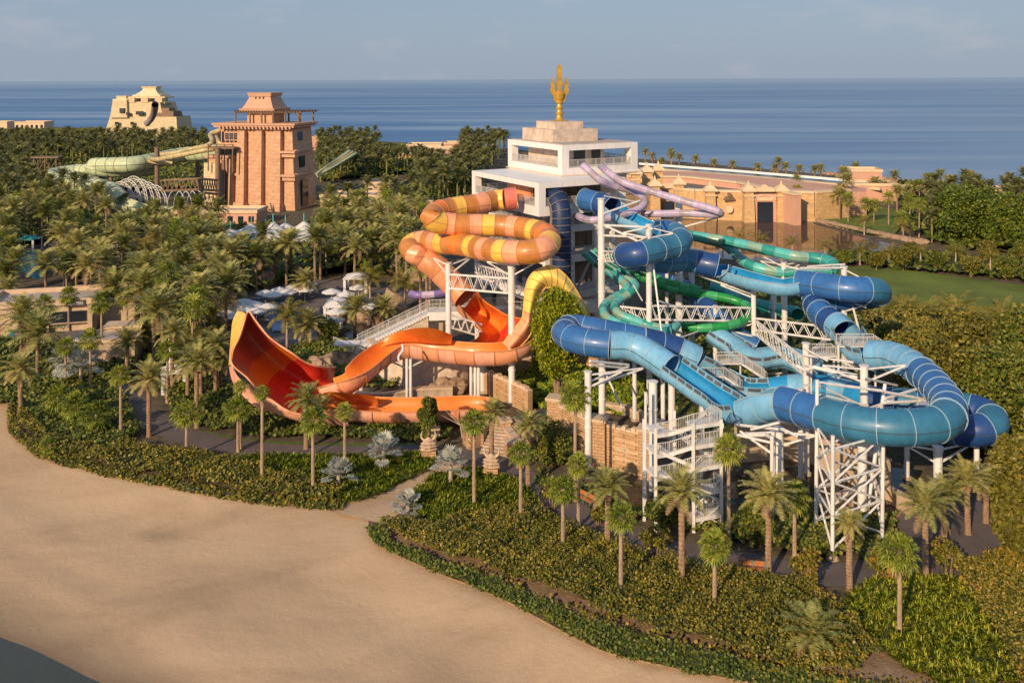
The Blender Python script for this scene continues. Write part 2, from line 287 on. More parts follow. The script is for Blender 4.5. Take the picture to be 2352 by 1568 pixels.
# ---------------------------------------------------------------- sand and land
def sandmat():
    mt,nt,b=nodes('beach_sand'); L=nt.links; g=N(nt,'ShaderNodeNewGeometry')
    mp=N(nt,'ShaderNodeMapping'); mp.inputs['Scale'].default_value=(.05,.11,.1); mp.inputs['Rotation'].default_value=(0,0,R(-28)); L.new(g.outputs['Position'],mp.inputs[0])
    n1=N(nt,'ShaderNodeTexNoise',Scale=1.3,Detail=8,Roughness=.55,Distortion=.6); L.new(mp.outputs[0],n1.inputs['Vector'])
    c=ramp(nt,[(.26,(.35,.24,.145)),(.45,(.475,.325,.20)),(.6,(.53,.37,.225)),(.8,(.57,.40,.25))],n1.outputs[0])
    sx=N(nt,'ShaderNodeSeparateXYZ'); L.new(g.outputs['Position'],sx.inputs[0])
    mr=N(nt,'ShaderNodeMapRange'); mr.inputs[1].default_value=-2.05; mr.inputs[2].default_value=-1.45; L.new(sx.outputs[2],mr.inputs[0])
    wet=N(nt,'ShaderNodeMix',data_type='RGBA'); wet.inputs[6].default_value=(.13,.10,.07,1); L.new(mr.outputs[0],wet.inputs[0]); L.new(c,wet.inputs[7])
    L.new(wet.outputs[2],b.inputs['Base Color']); b.inputs['Roughness'].default_value=.95; b.inputs['Specular IOR Level'].default_value=.15
    n2=N(nt,'ShaderNodeTexNoise',Scale=1.1,Detail=9,Roughness=.72); L.new(g.outputs['Position'],n2.inputs['Vector'])
    wv=N(nt,'ShaderNodeTexWave',Scale=1.1,Distortion=5,Detail=3); wv.inputs['Detail Scale'].default_value=1.6; L.new(mp.outputs[0],wv.inputs['Vector'])
    ad=N(nt,'ShaderNodeMath',operation='MULTIPLY_ADD'); ad.inputs[1].default_value=.12; L.new(wv.outputs[0],ad.inputs[0]); L.new(n2.outputs[0],ad.inputs[2])
    n5=N(nt,'ShaderNodeTexVoronoi',Scale=2.2); n5.inputs['Randomness'].default_value=1; L.new(g.outputs['Position'],n5.inputs['Vector']); a5=N(nt,'ShaderNodeMath',operation='MULTIPLY_ADD'); a5.inputs[1].default_value=.10; L.new(n5.outputs[0],a5.inputs[0]); L.new(ad.outputs[0],a5.inputs[2]); ad=a5
    bp=N(nt,'ShaderNodeBump',Strength=.6,Distance=.14); L.new(ad.outputs[0],bp.inputs['Height']); L.new(bp.outputs[0],b.inputs['Normal'])
    return mt
M['sand']=sandmat()
EDGE1=[(-700,880),(-150,900),(0,903),(28,925),(30,985),(95,1040),(150,1058),(250,1083),(400,1112),(520,1135),(640,1150),(790,1163),(830,1150)]
PATHMOUTH=[(845,1185),(852,1230)]
EDGE2=[(900,1266),(1000,1312),(1130,1362),(1250,1425),(1330,1468),(1400,1498),(1500,1521),(1600,1543),(1757,1570),(2000,1615),(2500,1720),(3300,1800)]
edge=smoothline(gp(EDGE1+PATHMOUTH+EDGE2),4)
SHORE=[(3600,560),(2900,495),(2500,462),(2352,450),(2150,425),(1980,410),(1800,392),(1640,378),(1500,367),(1300,352),(1100,338),(900,326),(700,316),(480,306),(250,296),(0,288),(-300,284),(-900,284)]
shore=gp(SHORE,0)
land=[(p.x,p.y) for p in edge]+[(150,60)]+[(p.x,p.y) for p in shore]+[(-500,150)]
mb=MB(); mb.prism(land,-2.6,0.0,0,1); struct('land',mb,['soil_tan','soil'])
sheet('bare_soil',[(p.x,p.y) for p in gp([(860,1208),(900,1262),(1000,1308),(1130,1358),(1250,1414),(1330,1462),(1500,1515),(1750,1564),(2352,1600),(2352,1500),(2100,1460),(1600,1380),(1300,1300),(1000,1215)])],.006,'soil_tan')
# beach: a grid sloping from the land edge down into the water in the near left corner
wl0=P(0,1466,-1.95); wl1=P(235,1570,-1.95); wd=(wl1-wl0).normalized(); wn=Vector((-wd.y,wd.x,0))
if wn.y<0: wn=-wn
mb=MB(); nx,ny=260,170; V=[]
EL=np.array([(p.x,p.y) for p in resample(edge,.7)])
for j in range(ny+1):
    for i in range(nx+1):
        x=-120+240*i/nx; y=8+122*j/ny
        s=(Vector((x,y,0))-wl0).dot(wn)
        z=-1.95+max(-1.2,min(1.35,s*.11 if s<6 else .66+(s-6)*.03))
        k=noise.noise(Vector((x*.07,y*.07,0)))*(.10 if s>9 else .26)+noise.noise(Vector((x*.35,y*.35,3)))*.05
        d_=float(np.sqrt(((EL-(x,y))**2).sum(1).min())); z=min(-.12,z+k*min(1,max(.25,s*.15))); f_=max(0,1-d_/6.5)**1.5 if s>1 else 0; V.append((x,y,z*(1-f_)+(-.06)*f_))
Fc=[(j*(nx+1)+i,j*(nx+1)+i+1,(j+1)*(nx+1)+i+1,(j+1)*(nx+1)+i) for j in range(ny) for i in range(nx)]
mb.add(V,Fc); struct('beach',mb,'sand',smooth=True)
mb=MB(); c0=wl0-wn*60; a=wl0+wn*.0-wd*80; 
q=[wl0-wd*80+wn*3,wl0+wd*80+wn*3,wl0+wd*80-wn*60,wl0-wd*80-wn*60]
V=[(p.x,p.y,-1.93) for p in q]; mb.add(V,[(3,2,1,0)] ); struct('shallow_water',mb,'w_near')
# paths, lawn, decks, pools
strip('sand_path',gp([(826,1190),(880,1150),(950,1105),(1010,1070),(1040,1055)]),[5.5,4.4,4.0,4.2],.012,'sand')
strip('promenade_path',gp([(270,890),(300,915),(335,955),(400,990),(480,1015),(620,1033),(800,1038),(980,1036),(1060,1050),(1130,1075),(1180,1110),(1230,1135),(1300,1165),(1350,1195),(1400,1222),(1480,1250),(1600,1275),(1700,1290),(1820,1313),(1930,1318),(2030,1310),(2120,1280),(2180,1250)]),[3.4]*4+[3.6]*6,.016,'pave')
sheet('plaza_paving',[(p.x,p.y) for p in smoothline(gp([(2060,1190),(2110,1140),(2200,1120),(2300,1130),(2340,1200),(2300,1290),(2200,1320),(2110,1300)]),4,True)],.020,'pave')
sheet('entrance_paving',[(p.x,p.y) for p in gp([(1060,1062),(1030,1035),(1110,1010),(1190,1030),(1240,1100),(1230,1140),(1150,1110)])],.024,'pave')
strip('path_edging',gp([(345,935),(400,970),(480,997),(620,1015),(800,1020),(960,1020)]),.6,.010,'kerbgrass')
strip('path_edging',gp([(1680,1262),(1760,1283),(1850,1298),(1920,1300),(2000,1290)]),.7,.010,'kerbgrass')
strip('path_edging',gp([(1225,1105),(1290,1135),(1350,1165),(1420,1200)]),.5,.010,'kerbgrass')
LAWN=[(1900,618),(1960,608),(2100,622),(2352,655),(2700,700),(2900,900),(2352,800),(2060,735),(1960,700),(1900,680)]
sheet('lawn',[(p.x,p.y) for p in gp(LAWN)],.012,'lawn')
ISLE=[(1850,494),(1880,486),(1960,470),(2060,485),(2075,520),(2050,548),(1990,540),(1900,518)]
sheet('island_grass',[(p.x,p.y) for p in gp(ISLE)],.5,'lawn')
LAGOON=[(1560,505),(1640,506),(1862,506),(1870,515),(1960,540),(2045,560),(2040,600),(1960,612),(1880,606),(1740,600),(1600,590),(1500,570),(1480,520)]
sheet('lagoon',[(p.x,p.y) for p in gp(LAGOON)],.03,'w_lagoon')
DECK=[(470,700),(600,665),(720,640),(900,655),(960,680),(880,780),(740,800),(650,790),(540,760)]
sheet('sunbathing_deck',[(p.x,p.y) for p in gp(DECK)],.012,'deck')
sheet('walkway',[(p.x,p.y) for p in gp([(560,770),(660,800),(700,880),(640,880),(520,820)])],.02,'deck')
POOL1=smoothline(gp([(40,590),(75,575),(110,585),(108,615),(92,640),(60,632),(20,610)]),4,True)
sheet('swimming_pool',[(p.x,p.y) for p in POOL1],.016,'w_pool')
POOL2=smoothline(gp([(780,735),(900,720),(960,735),(900,775),(800,780),(750,765)]),4,True)
sheet('swimming_pool',[(p.x,p.y) for p in POOL2],.03,'w_dark')
sheet('cafe_terrace',[(p.x,p.y) for p in gp([(-120,700),(40,708),(330,745),(380,780),(280,800),(100,775),(-120,790)])],.012,'deck')
sheet('pool_deck',[(p.x,p.y) for p in gp([(40,560),(330,545),(340,580),(130,600),(40,640)])],.010,'deck')
CH=[(1345,1078),(1490,1122),(1640,1100),(1900,1060),(2120,1080),(2100,1120),(1990,1160),(1830,1170),(1700,1160),(1560,1190),(1440,1160)]
sheet('water_channel',[(p.x,p.y) for p in gp(CH)],.03,'w_dark')
# ---------------------------------------------------------------- palms
def frond(mb,az,el,L,droop,nl,ll,wd=.05,base=Vector((0,0,0)),lift=.25,sweep=.5,r0=.1):
    p=base.copy(); n=10; st=L/n; ca,sa=math.cos(az),math.sin(az); side=Vector((-sa,ca,0)); pts=[];tan=[]
    e=el
    for i in range(n+1):
        t=Vector((ca*math.cos(e),sa*math.cos(e),math.sin(e))); pts.append(p.copy()); tan.append(t); p=p+t*st; e-=droop/n*(.4+1.2*i/n)
    for i in range(n):
        w0=.055*(1-i/n)+.012; w1=.055*(1-(i+1)/n)+.012
        mb.add([pts[i]-side*w0,pts[i]+side*w0,pts[i+1]+side*w1,pts[i+1]-side*w1],[(0,1,2,3)])
    for k in range(nl):
        s=.12+.88*k/nl; f=s*n; i=min(n-1,int(f)); q=pts[i].lerp(pts[i+1],f-i); t=tan[i]; nr=t.cross(side); 
        if nr.z<0: nr=-nr
        l=ll*(math.sin(PI*min(1,s*.82+.16))**.6)*random.uniform(.85,1.1)
        for sg in (-1,1):
            d=(side*sg+t*sweep+nr*random.uniform(lift-.2,lift+.2)-Vector((0,0,.12))).normalized()
            mb.add([q-t*wd,q+t*wd,q+d*l*.6+t*wd*.8-Vector((0,0,.01)),q+d*l-Vector((0,0,l*.12)),q+d*l*.55-t*wd*.6],[(0,1,2,3,4)])
def fan(mb,c,az,el,Lp,Rr,nseg=14,spread=4.3,droop=.3):
    ca,sa=math.cos(az),math.sin(az); t=Vector((ca*math.cos(el),sa*math.cos(el),math.sin(el))); side=Vector((-sa,ca,0)); nr=side.cross(t)*-1
    if nr.z<0: nr=-nr
    h=c+t*Lp-Vector((0,0,Lp*.08)); mb.add([c-side*.03,c+side*.03,h+side*.02,h-side*.02],[(0,1,2,3)])
    for i in range(nseg):
        a=-spread/2+spread*i/(nseg-1); d=(t*math.cos(a)+side*math.sin(a)+nr*.18*abs(math.sin(a))).normalized()
        d2=(t*math.cos(a+spread/nseg/2)+side*math.sin(a+spread/nseg/2)).normalized(); s=nr*.04*(1 if i%2 else -1)
        w=(d.cross(nr)).normalized()*Rr*.085; l=Rr*random.uniform(.9,1.05)*(1 if abs(a)<1.6 else .85)
        tip=h+d*l-Vector((0,0,droop*l*random.uniform(.5,1.3)))
        mb.add([h,h+d*l*.5+w+s,h+d*l*.75+w*.7-Vector((0,0,droop*l*.2)),tip,h+d*l*.72-w*.7-Vector((0,0,droop*l*.2)),h+d*l*.5-w+s],[(0,1,2,3,4,5)])
def hide(o):
    COL.objects.unlink(o); return o
def mesh_only(mb,name,mats,smooth=False):
    o=mb.build(name,mats,None,smooth); me=o.data; bpy.data.objects.remove(o); me.name=name; return me
def date_crown(n=46,nl=24,L=3.1,ll=.62,seed=0,wd=.04):
    random.seed(seed); mb=MB()
    for i in range(n):
        u=(i+.5)/n; el=R(84)-R(104)*u**1.15+random.uniform(-.08,.08); az=i*2.39996+random.uniform(-.15,.15)
        f0=len(mb.f); frond(mb,az,el,L*random.uniform(.88,1.08)*(.85 if u<.12 else 1),R(62)*random.uniform(.75,1.25),nl,ll,wd)
        if u>.9: mb.m[f0:]=[1]*(len(mb.f)-f0)
    return mb
def trunk_mesh(name,r0,r1,rings,bump,m_,n=9,boot=0,seed=1):
    random.seed(seed); mb=MB(); rs=[]
    for i in range(rings+1):
        z=i/rings; r=r0+(r1-r0)*z; r*=1+(bump if i%2 else -bump)
        if z>.8 and boot: r*=1+boot*math.sin((z-.8)/.2*PI*.7)
        if z<.06: r*=1.25-z*4
        rs.append([(r*math.cos(2*PI*k/n+(i%2)*PI/n)*random.uniform(.94,1.06),r*math.sin(2*PI*k/n+(i%2)*PI/n)*random.uniform(.94,1.06),z) for k in range(n)])
    mb.loft(rs,close=True,caps=True); return mesh_only(mb,name,m_)
T_DATE=[trunk_mesh('date_palm_trunk',.26,.24,40,.08,'trunk_date',boot=.8,seed=s) for s in (1,2)]
T_FAN=[trunk_mesh('fan_palm_trunk',.19,.13,26,.025,'trunk_fan',boot=.5,seed=s) for s in (3,4)]
T_PALE=trunk_mesh('pale_palm_trunk',.2,.13,20,.03,'trunk_pale',seed=5)
C_DATE=[mesh_only(date_crown(48,26,3.1,.6,s),'date_palm_crown',['lf_date','lf_dead']) for s in (11,12,13,14)]
C_DATEM=[mesh_only(date_crown(38,13,3.2,.7,s,.09),'date_palm_crown',['lf_date','lf_dead']) for s in (21,22,23)]
C_DATED=[mesh_only(date_crown(38,13,3.2,.7,s,.09),'date_palm_crown',['lf_date_dark','lf_dead']) for s in (24,25)]
def fan_crown(n,Lp,Rr,seed,nseg=14,droop=.3,lo=-55,m_='lf_fan',skirt=True):
    random.seed(seed); mb=MB()
    for i in range(n):
        u=(i+.5)/n; fan(mb,Vector((0,0,0)),i*2.39996+random.uniform(-.25,.25),R(82)+(R(lo)-R(82))*u,Lp*random.uniform(.8,1.15),Rr*random.uniform(.85,1.1),nseg,droop=droop)
    if m_=='lf_fan':
        f0=len(mb.f)
        for i in range(max(4,n//5)): fan(mb,Vector((0,0,-.15)),i*2.1+random.random(),R(random.uniform(-82,-62)),Lp*.6,Rr*.8,max(7,nseg-4),droop=.5)
        mb.m[f0:]=[1]*(len(mb.f)-f0); m_=[m_,'lf_dead']
    return mesh_only(mb,'fan_crown',m_)
C_FAN=[fan_crown(30,.95,.95,s) for s in (31,32,33)]
C_FANM=[fan_crown(24,.95,1.0,s,9) for s in (34,35)]
C_SILV=[fan_crown(n_,1.45,1.1,s,18,.1,lo_,'lf_silver') for s,n_,lo_ in ((41,17,-30),(42,20,-45),(43,15,-20))]
def coco_crown(seed,n=22,nl=20,L=3.9):
    random.seed(seed); mb=MB()
    for i in range(n):
        u=(i+.5)/n; frond(mb,i*2.39996+random.uniform(-.3,.3),R(78)-R(88)*u,L*random.uniform(.8,1.1),R(95)*random.uniform(.7,1.2),nl,.85,.045,lift=-.25,sweep=.55)
    return mesh_only(mb,'coconut_crown','lf_coco')
C_COCO=[coco_crown(s) for s in (51,52,53)]; C_COCOM=[coco_crown(s,18,11) for s in (54,55)]
def add_obj(name,me,parent,loc=(0,0,0),sc=(1,1,1),rz=0):
    o=bpy.data.objects.new(name,me); COL.objects.link(o); o.parent=parent; o.location=loc; o.scale=sc; o.rotation_euler=(0,0,rz); return o
NPALM=0
def palm(kind,pos,h,rc,label,group,detail=1,lean=None):
    """kind: date / fan / coco / silver"""
    global NPALM; NPALM+=1; rr=random.random
    nm={'date':'date_palm','fan':'fan_palm','coco':'coconut_palm','silver':'silver_palm','dark':'date_palm'}[kind]
    t=thing(nm,label,'palm tree',pos,rr()*6.28,group)
    l=lean if lean is not None else (rr()-.5)*.10*(2.2 if kind=='coco' else 1); t.rotation_euler=(l,(rr()-.5)*.08,t.rotation_euler[2])
    if kind in('date','dark'):
        tm=random.choice(T_DATE); cm=random.choice(C_DATE if detail else (C_DATEM if kind=='date' else C_DATED)); base=3.1
        ts=1.0
    elif kind=='fan': tm=random.choice(T_FAN); cm=random.choice(C_FAN if detail else C_FANM); base=1.75; ts=1.0
    elif kind=='coco': tm=T_PALE; cm=random.choice(C_COCO if detail else C_COCOM); base=3.3; ts=1
    else: tm=T_PALE; cm=random.choice(C_SILV); base=2.2; ts=1.3
    if h>.3: add_obj('trunk',tm,t,(0,0,-.1),(ts,ts,h+.1))
    s=rc/base; add_obj('crown',cm,t,(0,0,h),(s,s,s*random.uniform(.92,1.05)),rr()*6.28)
    return t
def palmpx(kind,xb,yb,yc,rc,label,group=None,z0=0,xc=None,detail=1):
    b=P(xb,yb,z0); c=PY(xc if xc is not None else xb,yc,b.y); h=max(0.2,c.z-z0); t=palm(kind,b,h,rc,label,group,detail,0)
    d=c-b; t.rotation_mode='QUATERNION'; t.rotation_quaternion=Vector((0,0,1)).rotation_difference(Vector((d.x,random.uniform(-.2,.2),h)).normalized()) if h>.5 else (1,0,0,0)
    return t
random.seed(5)
FG=[ # kind,xb,yb,yc,crown radius,label
('date',48,952,850,2.9,'pale date palm standing alone at the left edge of the beach'),
('fan',65,832,743,1.9,'bright green fan palm behind the leftmost beach date palm'),
('fan',102,810,698,2.0,'fan palm in front of the left end of the snack building'),
('date',19,728,663,2.8,'date palm beside the cafe terrace at the far left edge'),
('fan',158,760,676,2.0,'fan palm standing in front of the snack building sign wall'),
('fan',150,886,795,1.9,'fan palm directly left of the large silver palm thicket'),
('fan',208,903,778,2.0,'dark fan palm with thin trunk in front of the small kiosk'),
('fan',234,842,692,2.2,'tall fan palm rising past the right side of the small kiosk'),
('fan',258,734,668,2.0,'fan palm just right of the snack building roof'),
('fan',292,750,683,2.1,'fan palm with yellowing leaves right of the snack building'),
('date',292,870,785,2.9,'date palm right of the kiosk above the path'),
('date',353,797,742,2.9,'date palm behind the kiosk clearing'),
('fan',278,1010,858,1.7,'slim yellow green fan palm at the near bend of the path'),
('date',342,1002,873,3.0,'thick date palm leaning left beside the curving path'),
('fan',384,925,803,1.8,'narrow fan palm beside the white lamp column'),
('fan',428,1056,950,2.1,'round headed fan palm rooted in the hedge below the path'),
('date',452,982,832,3.1,'tallest date palm of the cluster left of the red slide'),
('date',431,918,842,2.9,'date palm at the left of the cluster beside the red slide'),
('date',461,914,812,2.9,'date palm in the middle of the cluster beside the red slide'),
('date',495,910,795,3.0,'date palm nearest the yellow tip of the red slide'),
('date',505,905,830,2.8,'lower date palm right under the red slide wall'),
('date',395,905,765,2.8,'date palm behind the white cabana'),
('fan',133,958,912,2.2,'squat fan palm, left one of the three near the beach hedge'),
('fan',173,978,928,2.2,'squat fan palm, middle one of the three near the beach hedge'),
('fan',220,1003,952,2.3,'squat fan palm, right one of the three near the beach hedge'),
('fan',547,1037,935,2.0,'bushy fan palm in front of the lower left end of the red slide'),
('fan',552,1030,886,1.1,'thin crooked palm with sparse crown before the red slide'),
('fan',602,1103,901,1.1,'tall thin palm with a small tuft before the red slide'),
('fan',719,1128,962,1.9,'tall pale trunked palm in front of the red slide outlet'),
('date',703,1030,922,2.7,'date palm directly in front of the red slide lip'),
('date',736,988,945,2.5,'date palm tucked behind the tall pale palm at the red slide'),
('fan',792,1062,943,1.4,'small headed palm in front of the orange outflow channel'),
('fan',1089,1164,966,1.7,'slender fan palm just right of the biggest silver palm by the sand path'),
('date',1129,1082,950,2.1,'date palm at the foot of the stone stairs'),
('fan',1196,1208,1040,1.6,'slender fan palm right of the stone stairs'),
('date',1213,1123,978,2.0,'date palm beside the round shrub by the stairs'),
('fan',1321,1150,907,2.1,'tall fan palm overlapping the foremost left white column'),
('fan',1329,1210,1068,1.5,'shaggy fan palm in front of the channel wall'),
('fan',1293,1265,1122,1.6,'small fan palm at the near edge of the dark path'),
('date',1396,1267,1122,2.5,'stout date palm in front of the water channel'),
('fan',1426,1372,1185,1.6,'slender fan palm rooted in the broad hedge'),
('date',1566,1348,1133,2.7,'stout date palm in front of the white stair tower'),
('fan',1674,1245,1030,1.9,'tall slim fan palm right of the white stair tower'),
('fan',1641,1410,1250,1.7,'slender fan palm in the hedge below the stair tower'),
('date',1765,1329,1138,2.8,'stout date palm covering the base of the thick white column'),
('fan',1825,1277,1138,1.8,'fan palm right of the stout date palm at the column'),
('date',1951,1357,1205,1.6,'date palm with a small worn crown at the lattice tower'),
('fan',2066,1463,1265,1.9,'foremost fan palm standing in the bright strap leaves'),
('date',2126,1332,1165,2.7,'stout date palm at the right edge of the paved plaza'),
('date',2169,1253,1138,2.3,'date palm behind the stout one on the paved plaza'),
('date',2223,1226,1108,2.6,'date palm in the middle of the paved plaza'),
('date',2264,1200,1112,2.2,'rightmost date palm on the plaza by the feathery tree'),
('date',1867,1502,1462,2.9,'trunkless date palm spreading low over the hedge'),
('fan',116,1040,1020,1.3,'low fan palm tuft at the sand edge'),
]
for k,xb,yb,yc,rc,lb in FG: palmpx(k,xb,yb,yc,rc*(.82 if k=='fan' else .95),lb,None)
SV=[(881,1072,1035,1.9,'silver palm above the sand path, topmost of the three left of it'),(777,1122,1092,1.8,'silver palm lowest on the left bank, nearest the beach'),(1035,1116,1070,2.0,'big silver palm on the right bank of the sand path'),(937,1178,1160,1.5,'small silver palm at the mouth of the sand path'),(160,862,822,2.9,'silver palm thicket below the small kiosk'),(186,885,846,2.6,'lower right silver palm of the thicket below the kiosk')]
for xb,yb,yc,rc,lb in SV: palmpx('silver',xb,yb,yc,rc,lb)
# ---------------------------------------------------------------- broadleaf trees
def leafquad(A,p,s,up=.5):
    n=Vector((random.gauss(0,1),random.gauss(0,1),random.gauss(0,1)+up)).normalized(); a=n.orthogonal().normalized(); a.rotate(Matrix.Rotation(random.random()*6.28,3,n)); b=n.cross(a)
    A.add([p-a*s*.5,p+b*s*.32+a*s*.1,p+a*s*.5,p-b*s*.32-a*s*.05],[(0,1,2,3)])
def crown_mb(shape,n,leaf,seed,clumps=26,core=.62):
    """shape(u)->radius multiplier ; clump centres inside an ellipsoid (rx,ry,rz)"""
    random.seed(seed); rx,ry,rz=shape; mb=MB(); cs=[]
    for i in range(clumps):
        while 1:
            v=Vector((random.uniform(-1,1),random.uniform(-1,1),random.uniform(-1,1)))
            if .35<v.length<.85: break
        cs.append((Vector((v.x*rx,v.y*ry,v.z*rz)),random.uniform(.28,.46)*min(rx,ry,rz)*1.15))
    for i in range(n):
        c,r=random.choice(cs); d=Vector((random.gauss(0,1),random.gauss(0,1),random.gauss(0,1))).normalized()
        leafquad(mb,c+d*r*random.uniform(.75,1.08),leaf*random.uniform(.6,1.25))
    return mb
def tree(name,label,cat,pos,h,shape,n,leaf,m_,seed,trunkr=.18,group=None,multi=1,clumps=26,me=None):
    t=thing(name,label,cat,pos,0,group); cz=h-shape[2]*.8
    if me is None: me=mesh_only(crown_mb(shape,n,leaf,seed,clumps),name+'_crown',m_)
    add_obj('crown',me,t,(0,0,cz))
    mb=MB(); random.seed(seed)
    for k in range(max(1,multi)):
        a=k*2.4; b=Vector((math.cos(a),math.sin(a),0))*(.15*(multi>1)); top=Vector((math.cos(a)*shape[0]*.35*(multi>1),math.sin(a)*shape[1]*.35*(multi>1),cz*.95))
        mb.cyl(b,top,trunkr,trunkr*.65,8)
        for j in range(5):
            an=random.random()*6.28; e=top+Vector((math.cos(an)*shape[0]*.7,math.sin(an)*shape[1]*.7,shape[2]*random.uniform(.0,.7))); mb.cyl(top-Vector((0,0,.2)),e,trunkr*.45,trunkr*.12,6)
    mb.build('trunk','bark',t); return t
def tpx(name,label,cat,xb,yb,ytop,wpx,m_,seed,n=5000,leaf=.3,group=None,multi=1,tr=.16,full=.5,clumps=26,z0=0):
    b=P(xb,yb,z0); h=PY(xb,ytop,b.y).z-z0; rx=wpx/2*b.y/F; rz=h*full
    return tree(name,label,cat,b,h,(rx,rx,rz),n,leaf,m_,seed,tr,group,multi,clumps)
tpx('broadleaf_tree','big rounded bright green tree under the yellow slide arch','tree',1281,930,677,104,'lf_bright',61,34000,.32,multi=3,tr=.25,full=.42,clumps=110,z0=1.2)
tpx('broadleaf_tree','smaller bright green tree at the left foot of the yellow arch','tree',1245,880,760,60,'lf_bright',62,6000,.32,full=.5)
tpx('broadleaf_tree','dark green slim tree growing in front of the orange channel','tree',985,1010,905,50,'lf_shrub',63,7000,.26,full=.5)
tpx('broadleaf_tree','round dark shrub tree beside the stone stairs','tree',1268,1065,975,92,'lf_shrub',64,9000,.28,full=.5)
tpx('broadleaf_tree','dark leafy shrub tree before the bottom of the stair tower','tree',1520,1215,1140,72,'lf_shrub',65,6000,.26,full=.5)
tpx('broadleaf_tree','dark rounded bush behind the red slide by the pool','tree',748,790,730,62,'lf_shrub',66,5000,.3,full=.5)
tpx('broadleaf_tree','green leafy tree at the right of the stair tower','tree',1740,1245,1150,66,'lf_shrub',67,6000,.26,full=.5)
FR=[(1851,1350,1270,72,'frangipani tree beside the paved path below the lattice tower'),(2023,1335,1262,62,'frangipani tree left of the bench at the plaza'),(2180,1322,1245,76,'frangipani tree at the lower edge of the plaza'),(1508,1275,1210,84,'frangipani tree below the dark shrub at the stair tower'),(1268,1172,1118,54,'frangipani tree left of the small fan palm on the path edge'),(1640,1298,1225,70,'frangipani tree behind the slender hedge palm'),(1374,1205,1160,50,'frangipani tree in front of the channel bank'),(1985,830,790,1,'')]
for i,(x,y,yt,wp,lb) in enumerate(FR[:-1]): tpx('frangipani_tree',lb,'tree',x,y,yt,wp,'lf_grape',70+i,1300,.26,multi=3,tr=.07,full=.38,clumps=14)
# dense trees at the right edge
tpx('broadleaf_tree','huge dense dark green tree standing behind the lagoon','tree',2222,560,440,132,'lf_dense',81,20000,.75,tr=.5,full=.5,clumps=60)
tpx('broadleaf_tree','dense dark green tree cut by the right edge behind the lawn','tree',2345,580,452,100,'lf_dense',82,14000,.75,tr=.5,full=.5,clumps=50)
tpx('broadleaf_tree','dense tree in the gap between the two darkest trees','tree',2290,570,478,60,'lf_dense',83,7000,.75,tr=.4,full=.5,clumps=30)
tpx('casuarina_tree','feathery pale green tree hanging over the right edge of the plaza','tree',2345,1310,1010,120,'lf_olive',84,22000,.42,tr=.3,full=.56,clumps=70)
for i,(x,y,yt,wp) in enumerate([(2180,1010,800,170),(2300,1040,800,180),(2110,900,765,150),(2230,900,740,170),(2345,920,740,150),(2150,830,745,130),(2290,830,745,130),(2060,840,760,90)]):
    tpx('feathery_tree','olive green feathery tree in the thicket right of the blue loop','tree',x,y,yt,wp,['lf_olive','lf_shrub','lf_coco'][i%3],90+i,12000,.5,group='feathery thicket trees right of the slides',tr=.25,full=.55,clumps=60)
random.seed(8)
for i,(x,y,yt,wp) in enumerate([(1940,611,580,36),(2013,620,581,36),(2150,624,578,46),(2230,636,587,48),(2310,642,590,50),(2075,620,570,50),(2196,600,560,44),(2270,615,552,44),(2345,625,560,50),(2090,600,560,40),(2375,660,600,60)]):
    tpx('clipped_tree',['small round green tree at the edge of the lawn','yellowish round tree at the edge of the lawn'][i%2],'tree',x,y,yt,wp,['lf_shrub','lf_olive'][i%2],110+i,2600,.42,group=['green clipped trees along the lawn','yellowish trees along the lawn'][i%2],full=.42,clumps=20)
for i,(x,y,yc) in enumerate([(1975,608,576),(2042,610,580),(2115,612,580),(2195,618,578),(2275,628,590),(1895,592,566),(2350,628,590),(1700,590,545),(1745,583,552),(1820,585,560),(1660,598,557),(1985,540,508),(2075,550,520)]):
    palmpx('coco',x,y,yc,3.3,'coconut palm in the row between the lagoon and the lawn','coconut palms along the lagoon',detail=0)
for i in range(26):
    x=random.uniform(2050,2450); y=random.uniform(715,775)+ (x-2050)*.16; b=P(x,y); palm('coco',b,2.4,3.8,'low green palm clump at the near edge of the lawn','low palm clumps along the lawn',1)
# grove of white-stemmed palms on the lagoon island
for i,(x,y,yc,k) in enumerate([(1885,490,455,'fan'),(1893,496,452,'fan'),(1904,492,458,'fan'),(1912,490,450,'date'),(1923,488,455,'fan'),(1928,507,447,'date'),(1933,489,440,'date'),(1942,491,452,'fan'),(1948,513,458,'fan'),(1987,517,468,'fan'),(2007,514,470,'fan'),(2041,520,455,'fan'),(2060,490,440,'date'),(1945,490,415,'date'),(1937,480,398,'date'),(2090,520,462,'fan'),(2111,545,470,'fan'),(2125,535,492,'fan'),(2073,530,500,'fan'),(2085,470,438,'fan'),(2100,475,430,'date'),(2112,480,425,'fan'),(2150,480,440,'date'),(2165,475,434,'date'),(2055,440,405,'date'),(2160,440,402,'date'),(2230,445,405,'date'),(2245,460,425,'date'),(2325,465,425,'fan'),(2010,455,420,'date'),(2030,460,430,'date'),(2180,470,420,'date'),(2130,460,412,'date'),(1965,400,384,'date'),(1964,410,392,'fan'),(1830,452,412,'fan'),(1831,488,438,'fan')]):
    palmpx(k,x,y,yc,3.2 if k=='date' else 2.3,{'date':'tall date palm in the grove behind the lagoon bank','fan':'white stemmed fan palm in the grove on the lagoon bank'}[k],{'date':'date palms behind the lagoon','fan':'fan palms on the lagoon bank'}[k],detail=0)
for i,(x,y,yc) in enumerate([(1499,390,360),(1520,392,372),(1543,394,358),(1541,380,350),(1597,398,366),(1640,400,375),(1682,405,378),(1740,414,385),(1780,412,388),(1787,413,372),(1806,414,384),(1836,416,390),(1871,418,390),(1885,420,388),(1482,385,350),(1440,384,352),(1560,386,362)]):
    palmpx('date',x,y,yc,2.9,'date palm in the line along the seaside promenade','date palms along the promenade',detail=0)
